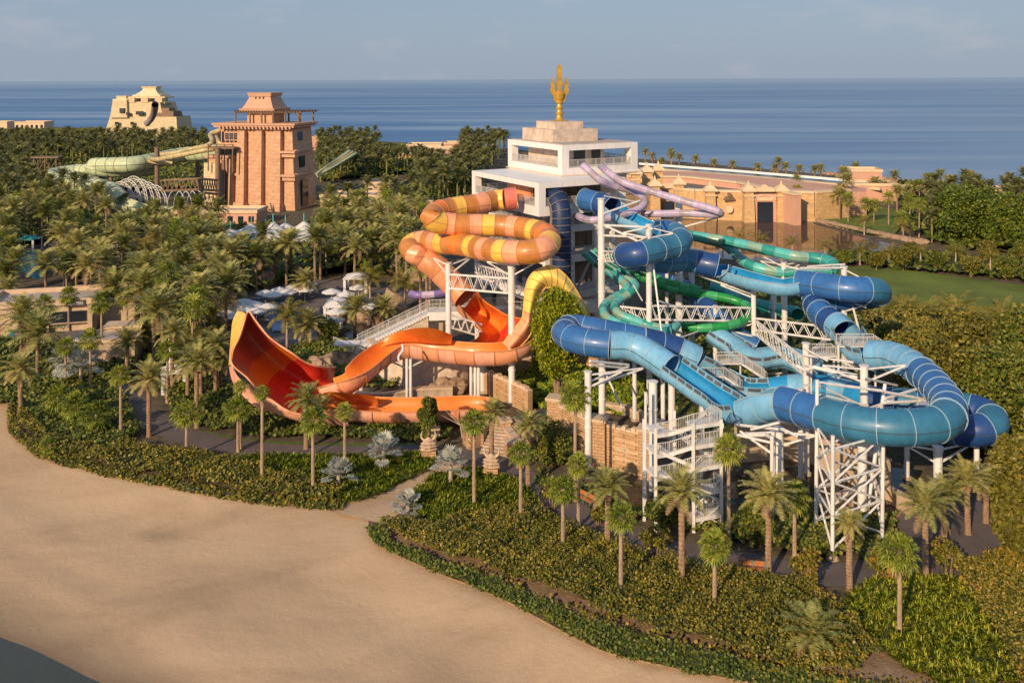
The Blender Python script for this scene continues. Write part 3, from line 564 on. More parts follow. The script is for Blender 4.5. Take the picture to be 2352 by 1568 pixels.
# ---------------------------------------------------------------- the large grove
EXC_=0
EXC=[ # no palms here (base pixels)
 [(470,300),(728,300),(735,500),(700,535),(470,520)],               # red tower
 [(190,240),(450,240),(430,306),(200,306)],
 [(80,380),(560,370),(560,530),(420,545),(250,540),(220,480),(80,470)],               # green slides
 [(500,495),(745,495),(745,632),(500,632)],   # tent
 [(30,572),(180,560),(330,556),(300,585),(140,600),(125,700),(30,700)],
 [(-100,705),(60,700),(320,745),(330,880),(-100,820)],
 [(520,690),(600,668),(760,650),(900,655),(960,690),(960,800),(880,900),(540,860)],
 [(1190,300),(1560,300),(1560,900),(930,900),(1000,640),(960,500),(1080,470)],
 [(880,320),(1060,320),(1060,400),(850,380)],[(720,420),(960,400),(960,480),(740,500)],
 [(380,480),(560,480),(560,520),(400,520)]]
GRP={}
pts=[]; random.seed(21)
def free(x,y,mind):
    for a,b in pts[-700:]:
        if (a-x)**2+(b-y)**2<mind*mind: return False
    return True
cand=[]
while len(cand)<9000:
    y=random.uniform(125,560); x=random.uniform(-.62,.06)*y
    cand.append((y,x))
cand.sort()
grove=[]
for y,x in cand:
    v=HC*F/y; px_,py_=CX+x*F/y, HY+v
    if px_>1200 or px_<-90 or py_<296+max(0,px_)*.035: continue
    if any(inpoly(px_,py_,e) for e in EXC): continue
    if py_>790 and (px_>480): continue
    if py_>860: continue
    md=4.6 if y<230 else 5.6
    if not free(x,y,md): continue
    pts.append((x,y)); grove.append((x,y,px_,py_))
near=grove[:225]; rest=grove[225:]
print('grove',len(grove),'near limit',near[-1] if near else None)
for x,y,px_,py_ in near:
    k=random.choices(['date','dark','fan','coco'],[.52,.2,.13,.15])[0]
    z={'date':'pale green','dark':'dark green','fan':'fan leaved','coco':'drooping'}[k]
    palm(k,(x,y,0),random.uniform(5.5,9.5) if k!='coco' else random.uniform(4,7.5),{'date':3.9,'dark':3.9,'fan':2.5,'coco':4.0}[k]*random.uniform(.85,1.12),
      {'date':'feather palm with pale green crown in the dense grove on the left','dark':'feather palm with dark green crown in the dense grove on the left','fan':'fan palm with round crown inside the dense grove on the left','coco':'coconut palm with drooping fronds in the dense grove on the left'}[k],
      {'date':'pale feather palms of the grove','dark':'dark feather palms of the grove','fan':'fan palms of the grove','coco':'coconut palms of the grove'}[k],0)
for x,y,yc in [(659,808,727),(705,800,748),(815,765,712),(880,752,712),(512,745,692),(470,780,722),(403,748,700),(425,805,760),(700,690,648),(850,690,640),(930,702,652),(345,722,690),(440,862,790),(535,700,655),(150,640,590),(215,590,540),(330,815,770)]:
    k=random.choice(['date','date','coco']); palmpx(k,x,y,yc,3.3 if k=='date' else 3.6,'pale feather palm growing between the pools, decks and parasols' if k=='date' else 'drooping coconut palm growing between the pools, decks and parasols','feather palms among the pool decks' if k=='date' else 'coconut palms among the pool decks',detail=1)
# far palms as one mass
def mesh_arrays(me):
    n=len(me.vertices); co_=np.empty(n*3); me.vertices.foreach_get('co',co_); lt=np.empty(len(me.polygons),int); me.polygons.foreach_get('loop_total',lt); li=np.empty(len(me.loops),int); me.loops.foreach_get('vertex_index',li)
    return co_.reshape(-1,3),lt,li
def fast_mesh(name,co_,lt,li,mats,kind='stuff',label=None,cat=None):
    me=bpy.data.meshes.new(name); me.vertices.add(len(co_)); me.vertices.foreach_set('co',co_.astype(np.float32).ravel()); me.loops.add(len(li)); me.loops.foreach_set('vertex_index',li.astype(np.int32))
    me.polygons.add(len(lt)); ls=np.concatenate([[0],np.cumsum(lt)[:-1]]).astype(np.int32); me.polygons.foreach_set('loop_start',ls); me.polygons.foreach_set('loop_total',lt.astype(np.int32)); me.update(calc_edges=True); me.validate()
    me.materials.append(M[mats]); o=bpy.data.objects.new(name,me); COL.objects.link(o); return tag(o,label,cat,kind=kind)
random.seed(31)
lows=[]
for s in (1,2,3):
    mbx=date_crown(26,6,3.3,.9,60+s,.2); me=mesh_only(mbx,'tmp','lf_far'); lows.append(mesh_arrays(me)); bpy.data.meshes.remove(me)
def mass(name,plist,label,m_='lf_far'):
    C_=[];T_=[];I_=[];o=0
    for x,y,z,s,h in plist:
        c,lt,li=random.choice(lows); a=random.random()*6.28; ca,sa=math.cos(a),math.sin(a)
        q=np.stack([(c[:,0]*ca-c[:,1]*sa)*s+x,(c[:,0]*sa+c[:,1]*ca)*s+y,c[:,2]*s+z+h],1); C_.append(q);T_.append(lt);I_.append(li+o); o+=len(c)
        # trunk
        r=.22; tr=np.array([(x-r,y,z),(x+r,y,z),(x+r,y,z+h),(x-r,y,z+h)]); C_.append(tr);T_.append(np.array([4]));I_.append(np.array([0,1,2,3])+o);o+=4
    return fast_mesh(name,np.concatenate(C_),np.concatenate(T_),np.concatenate(I_),m_,label=label,cat='palm grove')
pl=[(x,y,0,random.uniform(.95,1.25),random.uniform(6,11)) for x,y,_,_ in rest]
for i in range(260):   # right-hand and middle background
    X=random.uniform(740,1190); Yp=random.uniform(345,470); p=P(X,Yp)
    if any(inpoly(X,Yp,e) for e in EXC): continue
    pl.append((p.x,p.y,0,random.uniform(.9,1.2),random.uniform(6,10)))
for i in range(140):
    X=random.uniform(2130,2500); Yp=random.uniform(465,560); p=P(X,Yp); pl.append((p.x,p.y,0,random.uniform(.8,1.1),random.uniform(5,9)))
mass('far_palm_grove',pl,'distant palm grove stretching towards the shore behind the temples')
# ---------------------------------------------------------------- leaf masses
def leaf_mass(name,polyD,dens,size,hfun,m_,label,cat='ground cover',kind='leaf',jit=.35,z0=0,basecol='soil_green',base=True,poly=None,excl=None,cell=None):
    pw=[(p.x,p.y) for p in gp(polyD)] if poly is None else poly
    xs=[p[0] for p in pw]; ys=[p[1] for p in pw]; x0,x1,y0,y1=min(xs),max(xs),min(ys),max(ys)
    n=int((x1-x0)*(y1-y0)*dens); X=rng.uniform(x0,x1,n); Y=rng.uniform(y0,y1,n)
    ins=np.zeros(n,bool); j=len(pw)-1
    def pip(X,Y,pw):
        c=np.zeros(len(X),bool); j=len(pw)-1
        for i in range(len(pw)):
            xi,yi=pw[i]; xj,yj=pw[j]
            with np.errstate(divide='ignore',invalid='ignore'): k=((yi>Y)!=(yj>Y))&(X<(xj-xi)*(Y-yi)/(yj-yi+1e-12)+xi)
            c^=k; j=i
        return c
    ins=pip(X,Y,pw)
    for e in (excl or []): ins&=~pip(X,Y,[(p.x,p.y) for p in gp(e)])
    X=X[ins];Y=Y[ins]; n=len(X)
    def hf(X,Y):
        h=np.zeros(len(X))
        for s,a in hfun[1:]:
            ph=s*12.9; h+=a*(np.sin(X*s*1.0+Y*s*.37+ph)*np.sin(Y*s*1.13-X*s*.41+ph*2.1)+.6*np.sin(X*s*2.3+1.7*ph)*np.sin(Y*s*1.9+ph))
        return np.maximum(.12,hfun[0]+h)
    Z=hf(X,Y)+z0+rng.uniform(-.34,.12,n)*hfun[0]**.5
    sz=size*rng.uniform(.55,1.3,n)
    if kind=='leaf':
        nr=rng.normal(0,1,(n,3))*jit*2; nr[:,2]+=1; nr[:,1]-=.35; nr/=np.linalg.norm(nr,axis=1)[:,None]
        a=np.cross(nr,rng.normal(0,1,(n,3))); a/=np.linalg.norm(a,axis=1)[:,None]; b=np.cross(nr,a); c=np.stack([X,Y,Z],1); s=sz[:,None]
        v=np.stack([c-a*s*.5,c-a*s*.15-b*s*.42,c+a*s*.3-b*s*.33,c+a*s*.5,c+a*s*.3+b*s*.33,c-a*s*.15+b*s*.42],1).reshape(-1,3); k=6
        fast_mesh(name,v,np.full(n,6),np.arange(n*6),m_,label=label,cat=cat)
    else: # tufts of strap leaves
        nb=11; az=rng.uniform(0,6.28,(n,nb)); el=rng.uniform(.35,1.35,(n,nb)); l=sz[:,None]*rng.uniform(.6,1.1,(n,nb)); d=np.stack([np.cos(az)*np.cos(el),np.sin(az)*np.cos(el),np.sin(el)],2); sd=np.stack([-np.sin(az),np.cos(az),0*az],2)*(.045*size)
        c=np.stack([X,Y,Z*.55],1)[:,None,:]; L_=l[...,None]; mid=c+d*L_*.55; tip=c+d*L_*np.array([1.15,1.15,.72])
        v=np.stack([c-sd*.7,c+sd*.7,mid+sd,tip,mid-sd],2).reshape(-1,3); k=n*nb
        fast_mesh(name,v,np.full(k,5),np.arange(k*5),m_,label=label,cat=cat)
    if base:
        st=cell or max(.5,min(2.5,(x1-x0)/120)); gx=np.arange(x0,x1+st,st); gy=np.arange(y0,y1+st,st); GX,GY=np.meshgrid(gx,gy); fx=GX.ravel(); fy=GY.ravel(); gz=hf(fx,fy)*.72+z0
        I=pip(fx,fy,pw)
        for e in (excl or []): I&=~pip(fx,fy,[(p.x,p.y) for p in gp(e)])
        gz=np.where(I,gz,z0-.35); W=len(gx); i,j=np.meshgrid(np.arange(W-1),np.arange(len(gy)-1)); a=(j*W+i).ravel(); q=np.stack([a,a+1,a+1+W,a+W],1)
        keep=I[q].all(axis=1); q=q[keep]
        o=fast_mesh('undergrowth_bed',np.stack([fx,fy,gz],1),np.full(len(q),4),q.ravel(),basecol,kind='stuff',label='shaded twigs and soil under the '+name.replace('_',' '),cat='undergrowth')
PATHX=[(255,880),(350,935),(470,1000),(620,1018),(980,1018),(980,1052),(620,1050),(450,1030),(340,990),(290,925)]
leaf_mass('sand_edge_hedge',None,60,.25,(.45,(.8,.15),),'lf_grape','ragged low hedge spilling over the left sand edge','hedge',poly=[(p.x,p.y-.9) for p in smoothline(gp([(28,925),(30,985),(95,1040),(150,1058),(250,1083),(400,1112),(520,1135),(640,1150),(790,1163)]),4)]+[(p.x,p.y+.9) for p in smoothline(gp([(28,925),(30,985),(95,1040),(150,1058),(250,1083),(400,1112),(520,1135),(640,1150),(790,1163)]),4)][::-1],z0=-.25)
leaf_mass('beach_hedge',[(60,960),(110,1010),(240,1040),(300,1035),(420,1050),(520,1060),(640,1105),(700,1110),(800,1140),(760,1158),(640,1146),(520,1130),(400,1108),(250,1078),(150,1052),(98,1034),(40,985),(40,900)],62,.23,(1.0,(.55,.28),(1.7,.14)),'lf_grape','dark green sea hedge along the left curve of the beach','hedge')
leaf_mass('grassy_bank',[(520,1056),(620,1052),(850,1052),(985,1045),(1005,1050),(985,1082),(930,1110),(860,1146),(800,1162),(700,1112),(640,1105)],10,.7,(.5,(.6,.2),),'lf_strap','bright strap leaved planting between the path and the left beach hedge','planting','tuft')
leaf_mass('broad_hedge',[(870,1215),(930,1200),(1000,1215),(1100,1195),(1180,1170),(1240,1180),(1310,1215),(1400,1255),(1500,1290),(1620,1312),(1720,1330),(1880,1360),(1930,1400),(1990,1480),(2030,1520),(1950,1560),(1800,1550),(1650,1500),(1500,1458),(1400,1430),(1250,1372),(1130,1324),(1000,1286),(900,1242)],105,.175,(1.05,(.31,.22),(.83,.24),(2.1,.18)),'lf_grape','mottled green and bronze sea grape hedge filling the near bank','hedge')
leaf_mass('right_hedge',[(2190,1330),(2260,1290),(2352,1290),(2900,1330),(2900,1720),(2600,1660),(2352,1620),(2300,1500),(2250,1420)],90,.185,(1.3,(.5,.25),(1.9,.14)),'lf_grape','dark sea grape hedge in the near right corner','hedge')
leaf_mass('strap_planting',[(1985,1350),(2100,1330),(2190,1330),(2245,1400),(2290,1480),(2352,1570),(2200,1600),(2060,1530),(2000,1480),(1930,1400)],13,.72,(.6,(.7,.26),(1.7,.12)),'lf_strap','vivid strap leaved plants spreading in the lower right','planting','tuft')
leaf_mass('strap_planting',[(985,1100),(1060,1085),(1120,1085),(1190,1110),(1240,1160),(1180,1172),(1100,1196),(1000,1216),(950,1180),(940,1150)],11,.7,(.5,(.6,.2),),'lf_strap','bright strap leaved plants right of the sand path','planting','tuft')
leaf_mass('low_edge_hedge',[(838,1215),(862,1262),(1000,1320),(1130,1370),(1250,1432),(1330,1476),(1400,1507),(1500,1531),(1600,1553),(1757,1582),(2000,1630),(2352,1680),(2352,1640),(2000,1580),(1800,1546),(1617,1507),(1500,1475),(1350,1432),(1260,1388),(1130,1336),(1000,1292),(900,1246),(880,1208)],75,.21,(.42,(.9,.14),),'lf_shrub','low green border hedge along the near beach edge','hedge')
leaf_mass('dry_seedlings',[(1050,1295),(1250,1370),(1400,1420),(1500,1450),(1700,1500),(1950,1550),(2352,1580),(2352,1650),(2000,1600),(1757,1556),(1560,1505),(1350,1440),(1200,1370),(1050,1310)],16,.26,(.35,(.9,.2),),'lf_grape','sparse dry seedlings on bare soil beside the border hedge','seedlings',base=False)
# planted areas beyond the path and between the slides
leaf_mass('garden_shrubs',[(-250,905),(0,900),(60,890),(130,880),(250,880),(290,925),(330,1000),(260,1040),(110,1010),(40,940)],22,.36,(.9,(.5,.35),(1.3,.2)),'lf_shrub','mixed garden shrubs under the palms at the left','shrubs')
leaf_mass('garden_shrubs',[(370,900),(520,880),(600,950),(760,990),(990,965),(1040,1000),(1030,1020),(800,1015),(620,1010),(480,990),(400,965)],24,.34,(.8,(.5,.3),(1.3,.2)),'lf_shrub','mixed shrubs between the path and the red slide','shrubs')
leaf_mass('slide_garden',[(1110,885),(1230,840),(1330,850),(1480,880),(1480,960),(1370,950),(1240,940),(1180,910)],26,.42,(.7,(.5,.25),(1.3,.15)),'lf_strap','green planted slope under the pale blue slide','planting')
leaf_mass('slide_garden',[(1700,1180),(1880,1180),(2060,1190),(2060,1250),(1990,1285),(1900,1292),(1700,1255),(1440,1195),(1350,1150),(1230,1080),(1230,1120),(1350,1120),(1450,1170),(1560,1210)],24,.32,(.6,(.5,.3),(1.3,.15)),'lf_shrub','shrubs planted under the lattice tower and stair tower','planting')
leaf_mass('undergrowth',[(-90,300),(300,302),(700,322),(1060,345),(1080,470),(960,500),(940,640),(700,640),(480,700),(480,870),(340,880),(340,760),(200,640),(-90,650)],.85,1.15,(1.9,(.09,.9),(.31,.7)),'lf_shrub','tangled dark undergrowth beneath the palm grove','undergrowth',excl=[EXC[0],EXC[4],EXC[9],[(100,440),(560,440),(560,500),(250,500)]],cell=3)
leaf_mass('undergrowth',[(330,650),(480,660),(520,860),(440,930),(330,900)],9,.5,(1.0,(.3,.5),(.8,.3)),'lf_shrub','shrubs under the date palm cluster left of the red slide','undergrowth')
leaf_mass('undergrowth',[(-90,780),(100,790),(320,810),(300,880),(60,890),(-90,900)],9,.5,(1.0,(.3,.5),(.8,.3)),'lf_shrub','shrubs between the kiosk and the beach','undergrowth')
leaf_mass('thicket',[(1960,725),(2100,750),(2352,812),(2800,870),(3000,1320),(2600,1300),(2352,1160),(2150,1000),(2100,900),(2010,800)],10,.42,(3.4,(.19,1.7),(.52,1.0),(1.3,.5)),'lf_olive','olive green thicket filling the slope right of the blue loop','thicket',cell=2)
leaf_mass('lawn_border_hedge',[(1940,606),(2060,622),(2352,650),(2600,680),(2600,620),(2352,600),(2060,585),(1900,590),(1900,606)],2.2,.8,(1.1,(.2,.4),(.6,.3)),'lf_shrub','green planting along the far border of the lawn','planting',cell=2)
leaf_mass('back_thicket',[(2130,560),(2352,600),(2600,620),(2600,470),(2352,456),(2060,430),(2060,480),(2090,540)],.8,1.3,(2.6,(.1,1.2),(.3,.7)),'lf_shrub','dark shrubs between the lagoon grove and the sea','thicket',cell=3)
leaf_mass('slope_planting',[(620,820),(700,790),(960,790),(1000,860),(900,900),(760,880),(680,880)],14,.4,(.7,(.4,.35),(1.2,.2)),'lf_shrub','shrubs on the slope behind the red slide','planting')
leaf_mass('back_shrubs',[(1590,640),(1900,640),(2010,700),(2010,900),(1850,1050),(1600,1050),(1480,900),(1480,700)],5,.5,(.5,(.3,.4),(.9,.2)),'lf_shrub','dark shrubs on the ground beneath the blue slides','planting')
# ---------------------------------------------------------------- slides
def frames(pts,upright=True):
    T=[];n=len(pts)
    for i in range(n): T.append((pts[min(i+1,n-1)]-pts[max(i-1,0)]).normalized())
    Sd=[];U=[]; up=Vector((0,0,1)); s=T[0].cross(up)
    if s.length<.15: s=Vector((1,0,0))
    s.normalize()
    for t in T:
        if upright and t.cross(up).length>.3:
            s2=t.cross(up).normalized(); s=s2
        else: s=(s-t*s.dot(t)).normalized()
        Sd.append(s.copy()); U.append(s.cross(t).normalized())
    return T,Sd,U
SHAPE={'tube':(0,360),'trough':(-198,18),'hood':(-60,240),'chute':(-180,0),'deep':(-225,45)}
def section(name,pts,S_,U_,T_,r,kind,cols,parent,seam,rz=None,win=False,flange=.10,bank=0,first=False,inner=None):
    a0,a1=SHAPE[kind]; full=kind=='tube'; n=22 if full else 16; mb=MB(); rz=rz or r
    def ring(i,k,off=0):
        out=[]
        for j in range(n if full else n+1):
            a=R(a0+(a1-a0)*j/n+bank); out.append(pts[i]+T_[i]*off+S_[i]*(math.cos(a)*r*k)+U_[i]*(math.sin(a)*rz*k))
        return out
    mb.loft([ring(i,1) for i in range(len(pts))],0,close=full)
    # raised joint at the far end of the section
    f=flange*.5
    mb.loft([ring(-1,1.0,-f),ring(-1,1.04,-f),ring(-1,1.04,f),ring(-1,1.0,f)],1,close=full)
    if first: mb.loft([ring(0,1.0,-f),ring(0,1.07,-f),ring(0,1.07,f),ring(0,1.0,f)],1,close=full)
    # lengthwise joints
    for a in ((0,180) if full else (-90,)):
        for w in (1,):
            L=[]
            for i in range(len(pts)):
                q=[]
                for da,k in ((-1.6,1.0),(-1.2,1.03),(1.2,1.03),(1.6,1.0)):
                    b=R(a+da+bank); q.append(pts[i]+S_[i]*(math.cos(b)*r*k)+U_[i]*(math.sin(b)*rz*k))
                L.append(q)
            mb.loft(L,2)
    if not full and inner: mb.loft([[pts[i]+(q-pts[i])*.975+U_[i]*.02 for q in ring(i,1)] for i in range(len(pts))],4)
    if not full: # rolled rims
        for a,sg in ((a0,-1),(a1,1)):
            L=[]
            for i in range(len(pts)):
                b=R(a+bank); p=pts[i]+S_[i]*(math.cos(b)*r)+U_[i]*(math.sin(b)*rz); o=S_[i]*math.cos(b)*.0+S_[i]*(.13*(1 if math.cos(b)>0 else -1))
                L.append([p-U_[i]*.0,p+U_[i]*.07+o*.3,p+U_[i]*.05+o,p-U_[i]*.05+o])
            mb.loft(L,1)
        if win:
            for sg in (-1,1):
                b=R((a1 if sg>0 else a0)+bank); L=[];
                P0=[pts[i]+S_[i]*(math.cos(b)*r)+U_[i]*(math.sin(b)*rz) for i in range(len(pts))]
                Up=[U_[i]*.62+S_[i]*(math.cos(b)*.12) for i in range(len(pts))]
                mb.loft([[P0[i],P0[i]+Up[i]] for i in range(len(pts))],0)
                mb.loft([[P0[i]+Up[i]*.93+S_[i]*.04*k for k in (-1,1)] for i in range(len(pts))],1)
                m=len(pts)-1
                for h in range(2):
                    i0=h*m/2+.05*m; i1=(h+1)*m/2-.05*m
                    def at(f):
                        i=min(m-1,int(f)); k=f-i; return P0[i].lerp(P0[i+1],k),Up[i].lerp(Up[i+1],k),S_[i].lerp(S_[i+1],k)
                    K=5; 
                    for off in (-.035,.035):
                        mb.loft([[at(i0+(i1-i0)*q/K)[0]+at(i0+(i1-i0)*q/K)[1]*z+at(i0+(i1-i0)*q/K)[2]*off for z in (.2,.82)] for q in range(K+1)],3)
    o=mb.build(name,[cols,seam,'seam_dark' if 'og' not in cols and 'ol' not in cols else ('seam_warm' if 'og' in cols else 'seam_dark'),'window_grey',inner or cols],parent,auto=True)
    return o
def slide(name,label,pts,runs,cat='water slide',group=None):
    """pts: (px,py,z) ; runs: (i0,i1,kind,r,[colours],seclen,opts)"""
    W=[P(*p) for p in pts]; t=thing(name,label,cat,(0,0,0),0,group); n=8; L=smoothline(W,n)
    for run in runs:
        i0,i1,kind,r,cols,sl=run[:6]; op=run[6] if len(run)>6 else {}
        seg=L[i0*n:i1*n+1]; tot=sum((b-a).length for a,b in zip(seg,seg[1:])); ns=max(1,round(tot/sl)); k=5
        pp=resample(seg,tot/(ns*k)); pp=pp[:ns*k+1]
        T,S_,U=frames(pp)
        # smooth frames at ends using neighbours
        for s in range(ns):
            a,b=s*k,s*k+k
            if b>=len(pp): b=len(pp)-1
            nm={'tube':'tube_section','trough':'open_section','chute':'open_section','deep':'open_section','hood':'tube_section'}[kind]
            section(nm,pp[a:b+1],S_[a:b+1],U[a:b+1],T[a:b+1],r,kind,cols[s%len(cols)],t,op.get('seam','seam_light'),op.get('rz'),op.get('win',False),op.get('fl',.07),op.get('bank',0),s==0,op.get('inner'))
    return t
A_,Y_,O_,S__,C_='og_amber','og_yellow','og_orange','og_salmon','og_coral'
slide('orange_tube_slide','big closed tube slide striped in yellow, amber and salmon left of the white tower',
 [(1184,456,23.3),(1160,458,23.2),(1137,461,23.0),(1097,469,22.8),(1052,476,22.6),(1012,484,22.4),(990,500,21.9),(1000,510,21.3),(1024,513,21.0),(1057,516,20.8),(1107,517,20.7),(1157,519,20.6),(1200,524,20.5),(1242,534,20.3),(1262,552,20.0),(1250,569,19.6),(1224,578,19.3),(1182,579,19.1),(1132,575,18.8),(1094,568,18.5),(1057,561,18.3),(1019,558,18.0),(982,553,17.7),(950,558,17.3),(941,570,16.8),(952,583,16.3),(970,592,15.6),(997,610,14.6),(1022,633,13.2),(1047,659,11.6),(1068,682,10.4)],
 [(0,1,'tube',1.55,[C_],1.5,{'seam':'seam_warm'}),(1,26,'tube',1.45,[Y_,A_,S__,A_,Y_,A_,O_,A_,Y_,S__,A_,S__],1.75,{'seam':'seam_warm'}),(26,30,'tube',1.72,['og_tan','og_salmon','og_tan','og_salmon','og_tan'],3.2,{'seam':'seam_warm'})],group=None)
def grid(name,parent,rows,colfn,nu=6,nv=6,mats=None,seam=True,sm=True):
    """rows of (px,py,z) control points lofted to a smooth sheet"""
    G=[[P(*p) for p in r] for r in rows]; G=[smoothline(r,nv) for r in G]; cols=list(zip(*G)); cols=[smoothline(list(c),nu) for c in cols]; G=[list(r) for r in zip(*cols)]
    mb=MB(); nR=len(G); nC=len(G[0]); V=[p for r in G for p in r]
    for i in range(nR-1):
        for j in range(nC-1): mb.f.append((i*nC+j,i*nC+j+1,(i+1)*nC+j+1,(i+1)*nC+j)); mb.m.append(colfn(i/nu,j/nv))
    mb.v=[tuple(v) for v in V]; o=mb.build(name,mats,parent,smooth=sm); return o,G
def rim(parent,line,r,m_): 
    mb=MB(); L=line; T,S_,U=frames(L,False)
    mb.loft([[p+s*math.cos(a)*r+u*math.sin(a)*r for a in [2*PI*k/8 for k in range(8)]] for p,s,u in zip(L,S_,U)],close=True,caps=True); return mb.build('rim',m_,parent,smooth=True)
bm=thing('open_wing_slide','huge open slide with red and orange wings joined by a salmon trough','water slide')
# interior sheet from the tube mouth down to the lowest point
def K(x,y,z): return (1010.2+x*.3075,528.4+y*.3075,z)
def ZY(x,y,Y):
    _,v=uv(x,y); return (x,y,HC-v*Y/F)
rows=[[K(140,560,9.8),K(185,575,8.9),K(218,540,8.9),K(250,480,10.2),K(268,436,12.4)],
 [K(200,625,9.0),K(250,640,7.6),K(290,610,7.4),K(312,560,8.8),K(330,528,10.8)],
 [K(290,715,8.2),K(330,720,6.8),K(380,690,6.5),K(412,640,7.6),K(432,596,9.6)],
 [K(318,755,7.8),K(370,765,6.4),K(430,745,6.0),K(472,695,7.2),K(496,634,9.2)],
 [K(270,810,7.5),K(350,822,6.1),K(430,812,5.8),K(515,760,6.8),K(562,652,9.0)],
 [K(205,845,7.2),K(300,862,6.2),K(400,864,5.8),K(510,810,6.7),K(612,662,9.1)]]
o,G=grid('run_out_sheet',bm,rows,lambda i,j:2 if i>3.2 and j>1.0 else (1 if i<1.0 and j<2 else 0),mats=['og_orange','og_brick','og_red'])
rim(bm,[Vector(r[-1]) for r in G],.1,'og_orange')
grid('side_wall',bm,[[K(140,556,10.0),K(118,590,8.8)],[K(200,620,9.1),K(186,668,7.6)],[K(290,712,8.3),K(276,735,7.2)],[K(318,752,7.9),K(306,768,7.0)]],lambda i,j:0,mats=['og_salmon'])
# first wing: outer skin of the yellow arch
AR=[((475,848),(515,880),(565,897),112.5),((535,760),(590,790),(655,812),113),((612,665),(655,700),(700,722),113.4),((625,600),(665,625),(708,640),113.6),((634,520),(680,535),(730,552),113.6),((640,440),(700,445),(762,462),113.4),((665,360),(735,385),(797,425),113.2),((715,305),(775,350),(808,432),113),((800,272),(835,345),(832,432),113),((872,285),(880,365),(866,448),113),((940,338),(930,405),(908,478),113.2),((1000,418),(970,470),(950,530),113.5),((1060,520),(1020,560),(985,605),114),((1115,622),(1080,650),(1040,685),115),((1160,718),(1130,738),(1095,760),116)]
rows=[]
for a_,b_,c_,Y_ in AR:
    r_=[]
    for (x_,y_),dY in ((a_,.35),(b_,-.8),(c_,.55)):
        X_,Yp_,_=K(x_,y_,0); r_.append(ZY(X_,Yp_,Y_+dY))
    rows.append(r_)
o,G=grid('arch_skin',bm,rows,lambda i,j:0 if i<2.9 else 1,mats=['og_salmon','og_arch'])
rim(bm,[Vector(r[0]) for r in G],.11,'seam_yellow'); rim(bm,[Vector(r[-1]) for r in G],.11,'seam_yellow')
for k in range(6,len(G)-3,6): 
    rim(bm,[Vector(p)+Vector((0,-.03,.03)) for p in G[k]],.05,'seam_warm').name='joint'
# salmon trough
def path_run(parent,pts,kind,r,cols,sl,**op):
    L=smoothline([P(*p) for p in pts],8); tot=sum((b-a).length for a,b in zip(L,L[1:])); ns=max(1,round(tot/sl)); k=5; pp=resample(L,tot/(ns*k)); T,S_,U=frames(pp)
    for s in range(ns):
        a,b=s*k,min(s*k+k,len(pp)-1); section('open_section' if kind!='tube' else 'tube_section',pp[a:b+1],S_[a:b+1],U[a:b+1],T[a:b+1],r,kind,cols[s%len(cols)],parent,op.get('seam','seam_warm'),op.get('rz'),op.get('win',False),.12,op.get('bank',0),s==0,op.get('inner'))
path_run(bm,[(1204,770,8.4),(1186,785,7.8),(1160,795,7.4),(1120,798,7.3),(1080,797,7.3),(1030,793,7.3),(980,787,7.4),(936,782,7.6),(895,792,7.3),(862,812,6.8),(826,842,6.0),(790,864,5.2),(748,880,4.2)],'chute',1.75,['og_pale','og_salmon'],2.1,rz=2.2,inner='og_orange')
# far high wall of the trough
grid('back_wall',bm,[[(1040,770,8.4),(1036,790,7.2)],[(1010,758,9.6),(1008,790,7.2)],[(975,752,10),(975,788,7.2)],[(935,757,9.4),(935,785,7.2)],[(900,768,8.2),(898,790,7.0)],[(872,786,7.2),(868,800,6.6)]],lambda i,j:0,mats=['og_orange'])
# second wing: the large red bowl
rows=[[(790,950,1.8),(796,935,.9),(800,915,.9),(800,895,1.9),(798,868,3.4)],
 [(735,958,2.4),(748,925,1.1),(756,895,1.2),(766,868,2.4),(770,843,4.6)],
 [(668,946,3.3),(690,912,1.9),(712,882,2.1),(730,860,3.8),(740,843,5.8)],
 [(625,920,4.4),(648,884,3.1),(672,860,3.2),(692,836,5.2),(704,833,6.8)],
 [(592,897,5.4),(608,860,4.6),(636,832,4.8),(655,812,6.8),(672,812,8.2)],
 [(566,866,6.8),(576,828,6.2),(600,800,6.6),(618,785,8.3),(640,791,9.2)],
 [(534,838,8.2),(550,800,7.7),(572,775,8.0),(592,760,9.2),(616,772,10.2)],
 [(532,808,9.2),(546,775,8.8),(562,755,9.2),(580,742,10.3),(597,749,11.2)],
 [(550,775,10.2),(556,758,10.1),(564,742,10.4),(574,730,11.0),(583,730,11.7)],
 [(566,722,11.8),(568,720,11.8),(570,718,11.9),(572,716,12),(574,716,12.1)]]
rows=rows[1:]
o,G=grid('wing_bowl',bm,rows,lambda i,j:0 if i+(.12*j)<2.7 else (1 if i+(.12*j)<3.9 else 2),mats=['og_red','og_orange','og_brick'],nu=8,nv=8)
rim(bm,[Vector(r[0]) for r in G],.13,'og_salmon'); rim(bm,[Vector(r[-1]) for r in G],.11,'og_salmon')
grid('rim_panels',bm,[[(566,721,11.9),(556,716,11.6),(544,715,11)],[(562,738,11.4),(548,736,10.9),(534,738,10.2)],[(550,775,10.3),(540,774,9.7),(530,774,9.0)],[(536,806,9.4),(530,806,8.9),(527,808,8.2)],[(532,838,8.2),(528,838,7.8),(525,838,7.2)]],lambda i,j:0,mats=['og_yellow'])
grid('rim_panels',bm,[[(533,838,8.2),(528,842,7.6),(525,838,7.2)],[(548,866,7.2),(542,876,6.4),(537,882,5.8)],[(590,899,5.5),(584,914,4.6),(580,929,3.8)],[(640,928,3.9),(636,944,2.9),(634,950,2.4)],[(690,950,2.9),(690,964,1.9),(690,968,1.4)],[(745,958,2.3),(745,972,1.2),(745,976,.8)],[(800,960,2.2),(800,975,1.0),(800,979,.6)]],lambda i,j:0,mats=['og_pale'])
